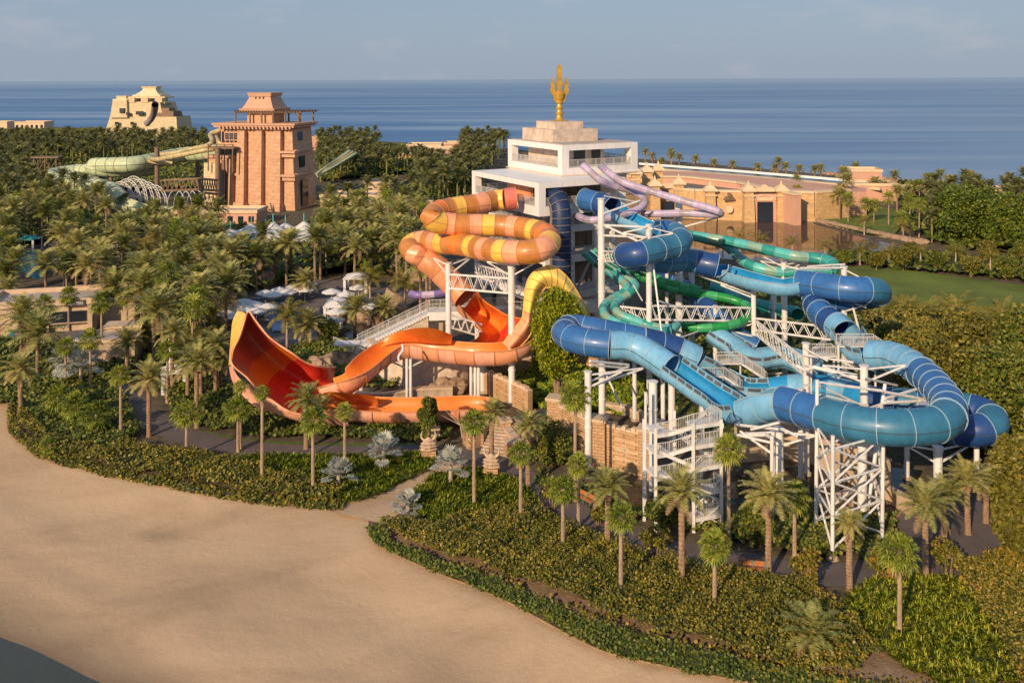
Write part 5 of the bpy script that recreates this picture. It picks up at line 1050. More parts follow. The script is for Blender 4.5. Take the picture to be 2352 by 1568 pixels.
# ---------------------------------------------------------------- the white slide tower
TO=Vector((3.6,126,0)); AX=Vector((.874,.486,0)); BX=Vector((-.486,.874,0))
tw=thing('slide_tower','white modern slide tower with stepped open floors around a dark core','tower',TO,math.atan2(.486,.874))
Ls=lambda a,b: (a,b)
def slab(a0,a1,b0,b1,z0,z1,m_='panel',name='floor_slab'):
    mb=MB(); mb.box(((a0+a1)/2,(b0+b1)/2,(z0+z1)/2),(a1-a0,b1-b0,z1-z0)); return mb.build(name,m_,tw)
W2,D2=14.6,20.4
def frame_floor(a0,b0,w_,d_,zb,zt,roof_z,post=1.1,deck=None):
    # band (parapet) all round, pillars, roof band
    slab(a0,a0+w_,b0,b0+d_,zb-1.3,zb,name='floor_slab')
    for (x,y) in ((a0+post/2,b0+post/2),(a0+w_-post/2,b0+post/2),(a0+post/2,b0+d_-post/2),(a0+w_-post/2,b0+d_-post/2)):
        mb=MB(); mb.box((x,y,(zb+zt)/2),(post,post,zt-zb+.02)); mb.build('pillar','panel',tw)
    slab(a0,a0+w_,b0,b0+d_,zt,roof_z,name='roof_slab')
    for p,q in (((a0+post,b0+.12),(a0+w_-post,b0+.12)),((a0+.12,b0+post),(a0+.12,b0+d_-post)),((a0+w_-.12,b0+post),(a0+w_-.12,b0+d_-post)),((a0+post,b0+d_-.12),(a0+w_-post,b0+d_-.12))):
        railing(tw,(*p,zb),(*q,zb),1.15,.2,'rail')
frame_floor(0,0,W2,D2,22.5,25.05,25.8)
frame_floor(7.4,5.5,13.8,16.6,27.1,29.5,30.35,1.2) if False else frame_floor(7.2,5.4,13.6,16.4,27.0,29.55,30.35,1.2)
slab(6.9,21,5.1,22,25.804,25.95,'marble','coping')
# panel joints on the bands
def joints(a0,b0,w_,d_,z0,z1):
    k=a0+1.9
    while k<a0+w_-.5: mb=MB(); mb.box((k,b0-.004,(z0+z1)/2),(.03,.012,z1-z0)); mb.build('panel_joint','rail',tw); k+=1.9
    k=b0+1.9
    while k<b0+d_-.5: mb=MB(); mb.box((a0-.004,k,(z0+z1)/2),(.012,.03,z1-z0)); mb.build('panel_joint','rail',tw); k+=1.9
joints(0,0,W2,D2,25.05,25.8); joints(0,0,W2,D2,21.2,22.5); joints(7.2,5.4,13.6,16.4,29.55,30.35); joints(7.2,5.4,13.6,16.4,25.96,27.0)
# roof insets
for b in (3,8,13): mb=MB(); mb.box((3.4,b+1.8,25.81),(4.4,4.2,.02)); mb.build('roof_panel','plastic',tw)
mb=MB(); mb.box((14,13.5,30.4),(12.6,15.4,.1)); mb.build('roof_finish','roofgrey',tw)
# cores
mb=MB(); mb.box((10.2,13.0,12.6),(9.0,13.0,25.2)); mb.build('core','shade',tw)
mb=MB(); mb.box((13.2,14.0,28.3),(7.0,11,2.5)); mb.build('upper_core','marble',tw)
mb=MB(); mb.box((15.2,8.45,28.2),(1.6,.06,2.3)); mb.box((12.2,8.45,28.2),(2.0,.06,2.3)); mb.build('core_opening','darkmetal',tw)
for z in (0,3,5,8,12): pass
mb=MB()
for i in range(6): mb.box((6.5+i*1.5,6.44,12.5+10*0),(.75,.1,24.6))
mb.build('core_pilaster','brown',tw)
mb=MB(); mb.box((3.0,10.5,23.9),(.5,7,2.6)); mb.build('inner_wall','og_tan',tw)
# lower floors (recessed) on the right-hand side
for z,a0,a1 in ((19.3,2.2,W2),(15.0,2.2,W2),(9.8,.5,W2)):
    slab(a0,a1,2.0,19,z-1.0,z); railing(tw,(a0+.1,2.1,z),(a1-.1,2.1,z),1.1,.2); railing(tw,(a0+.1,2.1,z),(a0+.1,18.9,z),1.1,.2)
for x in (2.6,7,11,W2-.6):
    for y in (2.6,10,18.2):
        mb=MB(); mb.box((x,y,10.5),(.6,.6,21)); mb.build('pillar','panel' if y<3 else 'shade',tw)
mb=MB()
for i in range(4): mb.bar((3+i*2.6,3.0,10+i%2*4.2),(5.4+i*2.6,3.0,14.2-i%2*4.2),.3)
mb.build('stair_flight','rail',tw)
# plinth and trident
mb=MB(); mb.box((12.7,14.9,31.35),(8.2,9.2,1.9)); mb.build('plinth','marble',tw)
mb=MB(); mb.box((12.7,14.9,32.85),(5.2,5.6,1.1)); mb.build('plinth','marble',tw)
tp=TO+AX*12.7+BX*14.9
tr=thing('trident','golden three pronged trident sculpture on the tower roof','sculpture',(tp.x,tp.y,33.4),R(10))
k=.0178
def zx(L): return [((x-1620)*k,0,(555-y)*k) for x,y in L]
def extr(poly,t,name,m_='gold',bev=.55):
    mb=MB(); n=len(poly); cx=sum(p[0] for p in poly)/n; cz=sum(p[2] for p in poly)/n
    f=[(p[0],-t*.55,p[2]) for p in poly]; b=[(p[0],t*.55,p[2]) for p in poly]
    mb.add(f+b,[(i,(i+1)%n,n+(i+1)%n,n+i) for i in range(n)])
    T_=tessellate_polygon([[Vector((p[0],p[2],0)) for p in poly]])
    mb.add(f,T_); mb.add(b,[q[::-1] for q in T_])
    o=mb.build(name,m_,tr); bv=o.modifiers.new('b','BEVEL'); bv.width=.1; bv.segments=2; return o
extr(zx([(1618,45),(1640,85),(1642,200),(1652,225),(1640,240),(1636,300),(1636,330),(1600,330),(1598,300),(1596,245),(1588,225),(1598,200),(1600,85)]),.55,'centre_prong')
lp=[(1553,165),(1568,205),(1562,225),(1576,240),(1574,270),(1583,300),(1600,318),(1600,390),(1572,375),(1560,330),(1542,305),(1537,275),(1546,258),(1534,232),(1546,215)]
extr(zx(lp),.5,'side_prong'); extr(zx([(3240-x,y) for x,y in lp]),.5,'side_prong')
mb=MB()
prof=[(80,-.1),(78,0),(48,6),(32,20),(26,50),(34,62),(34,72),(26,80),(24,100),(32,110),(32,120),(24,128),(22,150),(34,160),(36,168),(30,178),(46,200),(52,240),(30,262),(10,270)]
mb.loft([[(math.cos(2*PI*i/18)*r*k,math.sin(2*PI*i/18)*r*k*.9,h*k) for i in range(18)] for r,h in prof],close=True,caps=True); mb.build('stem','gold',tr,auto=True)
mb=MB(); 
for sx in (1,):
    mb.loft([[(math.cos(2*PI*i/14)*r*k,-.42-d,(212+math.sin(2*PI*i/14)*r)*k) for i in range(14)] for r,d in ((34,0),(32,.1),(22,.2),(20,.12),(10,.2),(1,.28))],close=True); mb.build('boss','gold',tr,auto=True)
# ---------------------------------------------------------------- balcony bridge and stairs left of the tower
bz=6.9
bd=thing('access_bridge','long white railed bridge running left from the tower at the foot of the orange tube','bridge')
a=P(985,712,bz); b=P(1262,704,bz)
mb=MB(); mb.bar(a-Vector((0,0,.6)),b-Vector((0,0,.6)),2.6,1.2); mb.build('deck','panel',bd); railing(bd,a+Vector((0,-1.3,0)),b+Vector((0,-1.3,0)),1.15,.2); railing(bd,a+Vector((0,1.3,0)),b+Vector((0,1.3,0)),1.15,.2)
for q in (.1,.4,.7,.95): mb=MB(); p=a.lerp(b,q); mb.bar(p-Vector((0,0,1.2)),Vector((p.x,p.y,-.2)),.6); mb.build('pier','concrete',bd)
bd=thing('access_bridge','white railed balcony right of the tall thick column at tower foot level','bridge')
a=PY(1300,712,127); b=PY(1422,690,130); a.z=b.z=9.0
mb=MB(); mb.bar(a-Vector((0,0,.6)),b-Vector((0,0,.6)),2.6,1.2); mb.build('deck','panel',bd); railing(bd,a+Vector((0,-1.3,0)),b+Vector((0,-1.3,0)),1.2,.2); railing(bd,a+Vector((0,1.3,0)),b+Vector((0,1.3,0)),1.2,.2)
st=thing('entrance_stairs','white railed stairs climbing over a sandstone wall to the tower bridge','stairs')
a=P(818,793,2.6); b=P(985,712,bz); a=Vector((a.x,a.y,2.6)); b=Vector((b.x,b.y,bz))
mb=MB(); n=26
for i in range(n):
    p=a.lerp(b,i/n); q=a.lerp(b,(i+1)/n); mb.box(((p.x+q.x)/2,(p.y+q.y)/2,p.z-.2),((q-p).length,2.2,.45),math.atan2(b.y-a.y,b.x-a.x))
mb.build('steps','panel',st); railing(st,a+Vector((0,-1.1,0)),b+Vector((0,-1.1,0)),1.2,.2); railing(st,a+Vector((0,1.1,0)),b+Vector((0,1.1,0)),1.2,.2)
mb=MB(); mb.add([(a.x,a.y-.95,0),(b.x,b.y-.95,0),(b.x,b.y-.95,b.z-.5),(a.x,a.y-.95,a.z-.4),(a.x,a.y+.95,0),(b.x,b.y+.95,0),(b.x,b.y+.95,b.z-.5),(a.x,a.y+.95,a.z-.4)],[(0,1,2,3),(5,4,7,6),(1,5,6,2),(4,0,3,7),(3,2,6,7)]); mb.build('side_wall','marble',st)
c=P(866,806,1.6); mb=MB(); mb.prism([(a.x-3,a.y-1),(a.x+.5,a.y-1),(a.x+.5,a.y+1.2),(a.x-3,a.y+1.2)],2.8,3.0,bottom=True); mb.build('landing','panel',st)
railing(st,(a.x-3,a.y-1,3),(a.x+4,a.y-4,1.2),1.1,.2); 
# curved stone wall of the tower base
def wallpoly(name,label,line,z0,z1,m_,cap='wallcap',th=.7,crenel=0,cat='wall',capw=.12,group=None):
    L=[Vector((p[0],p[1],0)) for p in line]; t=thing(name,label,cat,(0,0,0),0,group); mb=MB(); A=[];Bb=[]
    for i,p in enumerate(L):
        d=(L[min(i+1,len(L)-1)]-L[max(i-1,0)]).normalized(); nr=Vector((-d.y,d.x,0)); A.append(p+nr*th/2); Bb.append(p-nr*th/2)
    poly=[(p.x,p.y) for p in Bb]+[(p.x,p.y) for p in A[::-1]]
    mb.prism(poly,z0,z1); mb.build('wall',m_,t)
    if cap:
        mb=MB(); A2=[p+(p-q).normalized()*capw for p,q in zip(A,Bb)]; B2=[q+(q-p).normalized()*capw for p,q in zip(A,Bb)]
        if crenel:
            for i in range(len(L)-1):
                n=max(1,int((L[i+1]-L[i]).length/.55))
                for k in range(n):
                    p=L[i].lerp(L[i+1],(k+.5)/n); h=crenel*random.uniform(.3,1); d=L[i+1]-L[i]; mb.box((p.x,p.y,z1+h/2),((d.length)/n*.97,th+.06,h),math.atan2(d.y,d.x),taper=(.85,.8))
        else: mb.prism([(p.x,p.y) for p in B2]+[(p.x,p.y) for p in A2[::-1]],z1,z1+.22,bottom=True)
        mb.build('coping',cap,t)
    return t
random.seed(3)
wallpoly('stone_wall','tall veined stone wall curving behind the twin column of the salmon trough',smoothline([(P(x,y).x,P(x,y).y,0) for x,y in [(850,858),(880,880),(960,893),(1010,894),(1060,888),(1090,872)]],4),-.2,4.6,'marble')
wallpoly('stone_wall','block wall right of the pipe cluster running up to the planted slope',[(P(x,y).x,P(x,y).y,0) for x,y in [(1090,885),(1125,905),(1180,930),(1218,948)]],-.2,2.6,'wallblock',crenel=.5)
wallpoly('stone_wall','low block wall along the top of the planted slope',[(P(x,y).x,P(x,y).y,0) for x,y in [(1092,868),(1180,862),(1240,850),(1340,842),(1440,845)]],-.2,1.9,'wallblock',crenel=.3)
wallpoly('stone_wall','carved block wall above the dark channel, left part',[(P(x,y,0).x,P(x,y,0).y,0) for x,y in [(1276,1015),(1352,1056),(1377,1068)]],-.2,4.2,'wallblock',crenel=.6)
wallpoly('stone_wall','carved block wall above the dark channel, right part',[(P(x,y,0).x,P(x,y,0).y,0) for x,y in [(1380,1068),(1430,1080),(1486,1095)]],-.2,4.2,'wallblock',crenel=.6)
for x,y in ((1377,1070),(1486,1096),(1276,1016)):
    p=P(x,y); t=thing('wall_pier','square block pier of the carved channel wall','pier',p,R(-20),'piers of the channel wall'); mb=MB(); mb.box((0,0,2.4),(1.5,1.5,4.9)); mb.build('shaft','wallblock',t); mb=MB(); mb.box((0,0,4.95),(1.8,1.8,.3)); mb.build('cap','wallcap',t)
# carved relief courses
for x0,y0,x1,y1 in ((1385,1068,1480,1093),(1285,1020,1370,1064)):
    a=P(x0,y0)+Vector((0,-.42,0)); b=P(x1,y1)+Vector((0,-.42,0)); t=thing('wall_relief','pale carved relief of scrolls and courses on the channel wall, '+('right part' if x0>1380 else 'left part'),'relief',a); d=b-a; mb=MB()
    for z in (1.3,2.2,3.2): mb.bar((0,0,z),d+Vector((0,0,z)),.1,.14)
    c=d*.55
    for k in range(16):
        an=k*.393; r=.9+.4*math.sin(k*1.7); mb.cyl(c+Vector((0,0,2.3)),c+Vector((math.cos(an)*r*.95,math.cos(an)*r*.2*d.y,2.3+math.sin(an)*r*.8)),.07,n=5)
    mb.build('carving','wallcap',t)
wallpoly('stone_wall','brown stone wall behind the lattice tower at the channel',[(P(x,y).x,P(x,y).y,0) for x,y in [(1690,1060),(1800,1050),(1870,1065),(1960,1110),(2040,1150)]],-.2,3.6,'sandstone')
wallpoly('stone_wall','low curved planter wall behind the free standing column',[(P(x,y).x,P(x,y).y,0) for x,y in [(1390,945),(1440,952),(1490,975),(1530,1000)]],-.2,.9,'concrete')
wallpoly('stone_wall','brown footing wall in front of the lattice tower column',[(P(x,y).x,P(x,y).y,0) for x,y in [(1890,1190),(1950,1160),(2040,1150),(2090,1180)]],-.2,1.2,'sandstone')
wallpoly('planter_wall','curved cream planter wall behind the orange outflow',smoothline([(P(x,y).x,P(x,y).y,0) for x,y in [(770,905),(800,925),(880,930),(960,918),(1040,915)]],3),-.1,1.3,'concrete')
# boulders (artificial rock)
def rock(label,x,y,sx,sy,sz,seed,group=None,z0=0,m_='boulder'):
    random.seed(seed); import bmesh
    bm_=bmesh.new(); bmesh.ops.create_icosphere(bm_,subdivisions=3,radius=1)
    for v in bm_.verts:
        k=1+.45*noise.noise(v.co*1.1+Vector((seed,0,0)))+.15*noise.noise(v.co*3.5+Vector((seed,5,0))); v.co=Vector((v.co.x*sx*k,v.co.y*sy*k,v.co.z*sz*k))
    me=bpy.data.meshes.new('rock'); bm_.to_mesh(me); bm_.free(); me.materials.append(M[m_]); o=bpy.data.objects.new('rock',me); COL.objects.link(o); p=P(x,y,z0); o.location=(p.x,p.y,z0+sz*.3); o.rotation_euler=(0,0,seed); tag(o,label,'rock',group); return o
for i,(x,y,sx,sz) in enumerate([(910,835,1.6,1.4),(940,845,1.8,1.2),(965,830,1.5,1.6),(885,830,1.3,1.0),(720,838,1.0,1.0),(735,848,1.2,1.2),(760,838,2.2,1.3),(790,835,2,1.2),(820,838,1.8,1.4),(845,735,2,2),(870,745,2.2,2.6),(900,720,2,3),(925,735,1.8,2.2),(910,628,2,2.4),(960,640,2.2,2),(780,730,2,1),(830,715,1.6,1),(985,905,1.8,1),(1020,905,1.6,1.4),(1045,903,1.8,1.3),(960,907,1.7,.9),(690,640,2,2),(612,655,2,2)]):
    rock('weathered tan boulder of the artificial rockwork around the pools',x,y,sx,sx*.8,sz,i+1,'tan boulders of the rockwork')
for i in range(70):
    tt=i/69; x=1852+tt*270; y=500+ (60 if tt>.0 else 0)*tt**.8; rock('small stone of the rubble bank edging the lagoon',x,y,1.1,.9,.8,100+i,'rubble stones of the lagoon bank')
for i in range(60):
    x=1900+i*9.5; p=SHORE; y=np.interp(x,[s[0] for s in SHORE[::-1]],[s[1] for s in SHORE[::-1]])+random.uniform(-2,2); rock('dark boulder of the breakwater along the sea',x,y,random.uniform(1.2,2.4),1.4,.9,200+i,'breakwater boulders')
# ---------------------------------------------------------------- red temple tower
def box_on(t,c,d,m_,name,taper=(1,1),rz=0): mb=MB(); mb.box(c,d,rz,taper=taper); return mb.build(name,m_,t)
o=P(*D1(1655,840),0); rt=thing('temple_tower','red sandstone temple tower with battered walls, timber terrace and stepped crown','tower',(o.x,287,0),R(-14))
X0=-9.5
box_on(rt,(2.5,6,12.4),(24,15,25),'redblock','wall',(.88,.86))
for i,(x,w_) in enumerate([(-3.4,2.4),(2.6,2.2),(8.8,2.6)]): box_on(rt,(x,-1.6,12.2),(w_+.5,3.6,24.4),'redblock','buttress',(.8,.35)); box_on(rt,(x,-2.6,1.2),(w_+1.4,3.4,2.4),'redblock','buttress_foot',(.9,.8))
box_on(rt,(-10.5,2.5,8.0),(9,11,16.0),'redblock','side_block',(.92,.9)); box_on(rt,(-10.5,2.5,16.3),(9.6,11.6,.7),'redtrim','cornice')
for z,k in ((25.1,0),(25.7,.6),(26.4,1.2)): box_on(rt,(.6 if k else 1.2,5.6,z),(23+k*1.6+3.5*(k>0),14.5+k,.6),'redtrim','cornice')
box_on(rt,(-7,5,21.5),(9,11,8),'redblock','wall')
for z in (18.0,10.8): box_on(rt,(11.6,-1.0,z),(6.8,3.4,.7),'redtrim','cornice'); box_on(rt,(11.6,-.6,z-1),(6.2,2.8,1.2),'redblock','buttress')
box_on(rt,(-8,-1.2,10.8),(8.8,2.5,.7),'redtrim','cornice')
def opening(t,x,y,z,w_,h,rz=0,fr='redtrim'):
    f=box_on(t,(x,y,z),(w_+.7,.5,h+.7),fr,'window'); g_=MB(); g_.box((x,y-.27,z),(w_,.1,h)); gg=g_.build('pane','window_dark',t); 
    g_=MB()
    for i in range(5): g_.bar((x-w_/2+w_*i/4,y-.36,z-h/2),(x-w_/2+w_*i/4,y-.36,z+h/2),.12)
    for i in range(4): g_.bar((x-w_/2,y-.36,z-h/2+h*i/3),(x+w_/2,y-.36,z-h/2+h*i/3),.1)
    g_.build('grille','redtrim',t)
opening(rt,9.4,-.9,8.7+5.2,1.0,3.6); opening(rt,-6.5,-.9,22.6,6,2); opening(rt,-8.6,-3.1,13.6,1.2,3.6)
# right side face openings
for z,h,w_ in ((22,3.6,3.2),(14.6,3.4,3.4),(5.0,8,4)):
    mb=MB(); mb.box((13.7-.085*(z-12)*1.2+.35,4.5,z),(.5,w_,h)); mb.build('window','window_dark',rt)
for z in (18.2,10.9): box_on(rt,(14.1-.06*(z-12),5.5,z),(1.4,12,.7),'redtrim','cornice')
box_on(rt,(-7.2,-.7,22.4),(8.6,.5,3.2),'window_dark','recess')
for k in range(6): box_on(rt,(-10.8+k*1.45,-1.0,22.4),(.28,.4,3.2),'redtrim','mullion')
box_on(rt,(-8.6,-3.2,19.2),(9.5,5.2,.4),'wood','timber_deck'); box_on(rt,(-8.6,-.9,17.6),(8.8,.5,2.8),'window_dark','recess')
for x in (-12.8,-10,-7.2,-4.4):
    mb=MB(); mb.cyl((x,-5.4,12),(x,-5.4,20.4),.22,n=6); mb.build('deck_post','wood',rt)
mb=MB(); mb.cyl((-13.2,-5.5,20.3),(-4,-5.5,20.3),.16,n=6); mb.build('deck_rail','wood',rt)
box_on(rt,(-12.6,-2.6,7.2),(5.6,3.4,14.4),'paleblock','side_block',(.94,.8)); box_on(rt,(-9.1,-3.2,6.2),(2.0,3,12.4),'window_dark','recess')
for k in range(20): box_on(rt,(-10.6+k*1.26,-2.35,25.4),(.5,.5,.8),'redtrim','dentil')
# terrace roof
mb=MB(); 
for i in range(24): mb.cyl((-6+i*.93,-2,30.4),(-5+i*.93,11,30.4),.16,n=6)
mb.cyl((-6.5,-1,30.1),(16.5,-1,30.1),.25,n=8); mb.cyl((-6.5,9,30.1),(16.5,9,30.1),.25,n=8); mb.build('pergola','wood',rt)
for x in (-6,-1,3,7,11,15.5):
    for y in (-1,9): mb=MB(); mb.cyl((x,y,26.6),(x,y,30.2),.3,n=8); mb.build('post','wood',rt)
box_on(rt,(1.5,4.5,28.2),(8.5,8,3.2),'redblock','crown_wall')
for z,w_,h,tp_ in ((30.7,11.5,.9,1.06),(31.7,10.8,1.3,.86),(32.9,9.2,1.1,.9),(34.0,8.4,1.4,.86),(35.4,7.6,1.2,1.1)): box_on(rt,(1.2,4.5,z+.1),(w_,w_*.9,h),'redtrim','crown_tier',(tp_,tp_))
for i in range(3): mb=MB(); mb.box((-.1+i*1.3,4.5-3.35,34.4),(.5,.3,.7)); mb.build('slot','window_dark',rt)
# side buildings at its foot
b=thing('entrance_block','cream walled block with shaded opening at the left foot of the red tower','building',P(*D1(1410,660),0),R(-10)); box_on(b,(0,0,8),(7,6,9),'creamtrim','wall'); box_on(b,(3.0,-3.05,8),(1.6,.1,5),'window_dark','door')
for i,(x,w_,y) in enumerate([(963,.0,850),(1212,0,790),(1335,0,905),(680,0,760),(1300,0,760)]):
    top=[(963,515),(1212,545),(1335,520),(680,655),(1300,560)][i]; p=P(*D1(x,y),0); zt=PY(*D1(*top),p.y).z
    t=thing('timber_post',['tall brown post left of the arched truss','brown post in the middle of the slide supports','tallest front post before the red tower wall','leftmost short post holding the green slide','rear post close to the red tower'][i],'post',p); mb=MB(); mb.cyl((0,0,0),(0,0,zt),.75,n=14); mb.build('shaft','wood',t,auto=True); mb=MB(); mb.cyl((0,0,zt),(0,0,zt+.3),.95,n=14); mb.build('cap','wood',t)
def wtruss(label,a,b,d=3,n=8):
    t=thing('timber_truss',label,'truss',a); b=Vector(b)-Vector(a); up=Vector((0,0,d)); mb=MB()
    for o_ in (Vector((0,0,0)),-up,Vector((0,2,0)),Vector((0,2,0))-up): mb.cyl(o_,b+o_,.22,n=6)
    for i in range(n): mb.cyl(b*(i/n),b*((i+.5)/n)-up,.14,n=5); mb.cyl(b*((i+.5)/n)-up,b*((i+1)/n),.14,n=5)
    mb.build('frame','wood',t)
wtruss('brown truss bridge between the slide posts',PY(*D1(985,715),262),PY(*D1(1210,705),255)); wtruss('brown truss bridge running into the red tower',PY(*D1(1210,705),255),PY(*D1(1330,715),262)); wtruss('brown truss against the lower red tower wall',PY(*D1(1230,790),262),PY(*D1(1330,800),270),4,4)
t=thing('timber_platform','small brown timber lookout standing in the palms at far left','platform',P(*D1(277,790),0))
for x in (-4,0,4):
    for y in (0,3): mb=MB(); mb.cyl((x,y,0),(x,y,12.6),.28,n=6); mb.build('post','wood',t)
mb=MB(); mb.box((0,1.5,12.7),(10,4.4,.5)); mb.build('deck','wood',t); mb=MB()
for x in (-4,0): mb.cyl((x,0,5),(x+4,0,12),.14,n=5); mb.cyl((x+4,0,5),(x,0,12),.14,n=5)
mb.build('brace','wood',t)
# ---------------------------------------------------------------- pale ziggurat
z=thing('ziggurat','pale stone stepped ziggurat temple close to the sea','temple',P(*D1(850,520),0),R(-6)); z.location.y=560; z.location.x=(D1(850,0)[0]-CX)/F*560; z.scale=(1.22,1.3,.955)
box_on(z,(-1,8,12.5),(37,22,31),'paleblock','wall',(.64,.7)); box_on(z,(12.5,6,9),(19,18,20),'paleblock','side_block',(.8,.8)); box_on(z,(15.5,4,20.5),(6,10,4),'wood','side_frame',(.8,.8)); box_on(z,(-9.5,3,24),(9,10,11),'paleblock','side_tower',(.8,.8)); box_on(z,(-9.5,3,29.6),(7.6,7.6,1.2),'paletrim','cornice'); box_on(z,(-9.5,3,30.8),(5.6,5.6,1.6),'paletrim','crown_tier',(.8,.8)); box_on(z,(-9.5,3,31.9),(5.4,5.4,.6),'paletrim','cornice')
box_on(z,(3,6,27.9),(20,10,1),'paletrim','cornice')
for x in (-4,3.0,10.5): box_on(z,(x-.2,3,29.6),(3.6,6,3),'paleblock','pier')
box_on(z,(3.4,6,31.2),(19,10,1),'paletrim','lintel')
for zz,w_,h,tp_ in ((32.3,15,1.2,.95),(33.4,13,1.4,.8),(34.7,10,1.5,.78),(36.2,7.4,1.6,.9),(37.6,7,1.2,1.2)): box_on(z,(3.4,6,zz),(w_,w_*.7,h),'paletrim','crown_tier',(tp_,tp_))
for x,zz,w_,h in ((-4.5,21,1.4,1.8),(1.5,21.5,3.4,2.2),(-10,15,1.4,1.8),(-7.6,23,2.4,3),(-9.6,6.5,2.6,2.6),(-2,15,1.2,1.8)): mb=MB(); mb.box((x,-3+ (zz-12.5)*.11+ .05,zz),(w_,1.2,h)); mb.build('window','window_dark',z)
box_on(z,(12,3,21.5),(10,8,6),'wood','side_frame',(.7,.7))
slide('ziggurat_slide','dark grey plunge slide running down the front of the pale ziggurat',pts1([(950,250,29),(945,290,25.5),(930,330,22),(900,365,19)]),[(0,3,'tube',1.5,['li_grey'],5,{'seam':'seam_dark'})])
# ---------------------------------------------------------------- small far buildings
def flat_building(name,label,x0,x1,yb,h,depth,m_='pinkstucco',rz=0,win=0,cat='building',trim='creamtrim',roof='roofgrey'):
    a=P(x0,yb);b=P(x1,yb); w_=(b-a).length; c=(a+b)/2; t=thing(name,label,cat,c,rz); box_on(t,(0,depth/2,h/2),(w_,depth,h),m_,'wall'); 
    for (x,y,dx,dy) in ((0,-.05,w_+.6,.5),(0,depth+.05,w_+.6,.5),(-w_/2,depth/2,.5,depth-.4),(w_/2,depth/2,.5,depth-.4)): box_on(t,(x,y,h+.35),(dx,dy,.9),trim,'parapet')
    box_on(t,(0,depth/2,h+.03),(w_-.6,depth-.6,.06),roof,'roof')
    for i in range(win):
        xx=-w_/2+w_*(i+.5)/win; mb=MB(); mb.box((xx,-.04,h*.45),(w_/win*.5,.1,h*.5)); mb.build('window','window_dark',t)
    return t
flat_building('villa','pink flat roofed villa by the sea, left of the white tower',935,1012,362,6,16,win=3); flat_building('villa','pink block in front of the seaside villa',965,1042,378,7,12,win=2); flat_building('villa','cream low building left of the pink villas',890,955,378,5,14,'goldblock',R(6))
flat_building('villa','small pink building right of the red tower at the shore',708,732,345,7,12); flat_building('villa','distant pink villa between palms near the shore',1020,1075,352,5,14); flat_building('villa','cream pavilion row at the far left shore',35,100,300,6.5,16,'creamtrim',0,6); flat_building('villa','pale shore pavilion cut by the left edge',-30,15,298,6,14,'creamtrim')
flat_building('park_building','low cream building with open roof court right of the red tower',735,880,478,3.4,12,'creamtrim',R(-4),4); flat_building('park_building','small raised cream pavilion right of the red tower',832,895,455,4.8,10,'creamtrim',R(-4),2); flat_building('park_building','tan wall building behind the orange tube bend',880,990,510,4,10,'goldblock',R(2),6)
flat_building('park_building','low pink service building in front of the red tower',395,590,515,3.2,9,'pinkstucco',R(-3),8)
# snack building
sb=thing('snack_building','tan flat roofed snack building with a dark serving hatch and lettered sign','building',P(150,760,0),R(14))
box_on(sb,(-3.5,4.5,2.2),(16,9,4.4),'sandstone','wall'); box_on(sb,(4.5,7.5,2.0),(11,9,4.0),'sandstone','wall')
for c_,d_ in (((-3.5,-.2,4.7),(16.6,.5,1.0)),((-3.5,9.2,4.7),(16.6,.5,1.0)),((4.8,4.5,4.7),(.5,9,1.0)),((-11.6,4.5,4.7),(.5,9,1.0)),((4.9,12.2,4.3),(11.6,.5,.8)),((10.2,7.5,4.3),(.5,9.2,.8))): box_on(sb,c_,d_,'wallcap','parapet')
box_on(sb,(-3.5,4.5,4.45),(15.8,8.8,.08),'roofgrey','roof'); box_on(sb,(4.6,7.6,4.05),(11,9,.08),'roofgrey','roof')
box_on(sb,(.6,-.1,2.3),(5.0,.3,1.7),'window_dark','serving_hatch'); box_on(sb,(.6,-.35,1.35),(5.6,.6,.15),'concrete','counter'); 
for x in (-2.6,3.8): box_on(sb,(x,-.5,2.1),(.7,.7,4.2),'sandstone','pillar')
sg=box_on(sb,(1.6,-.52,4.45),(3.0,.12,.95),'signface','sign')
fc=bpy.data.curves.new('sign_lettering','FONT'); fc.body='SNAPPERS'; fc.size=.62; fc.extrude=.03; fc.align_x='CENTER'; fc.align_y='CENTER'
to=bpy.data.objects.new('lettering',fc); COL.objects.link(to); fc.materials.append(M['letter']); to.parent=sg; to.location=(1.6,-.62,4.45); to.rotation_euler=(R(90),0,0); to.scale=(.85,1.15,1)
bpy.context.view_layer.update(); me_=bpy.data.meshes.new_from_object(to.evaluated_get(bpy.context.evaluated_depsgraph_get())); tm_=bpy.data.objects.new('lettering',me_); COL.objects.link(tm_); tm_.parent=sg; tm_.location=to.location; tm_.rotation_euler=to.rotation_euler; tm_.scale=to.scale; bpy.data.objects.remove(to); tm_.name='lettering'
kb=thing('kiosk','small pale flat roofed kiosk with stepped parapets','building',P(235,850,0),R(10)); box_on(kb,(0,3,1.9),(8.4,5.6,3.8),'concrete','wall'); box_on(kb,(1.6,6,2.3),(5,3,4.6),'concrete','wall'); box_on(kb,(0,3,3.9),(8.8,6,.35),'wallcap','parapet'); box_on(kb,(1.6,6,4.7),(5.4,3.4,.3),'wallcap','parapet'); box_on(kb,(0,3,4.12),(7.8,5,.06),'roofgrey','roof')
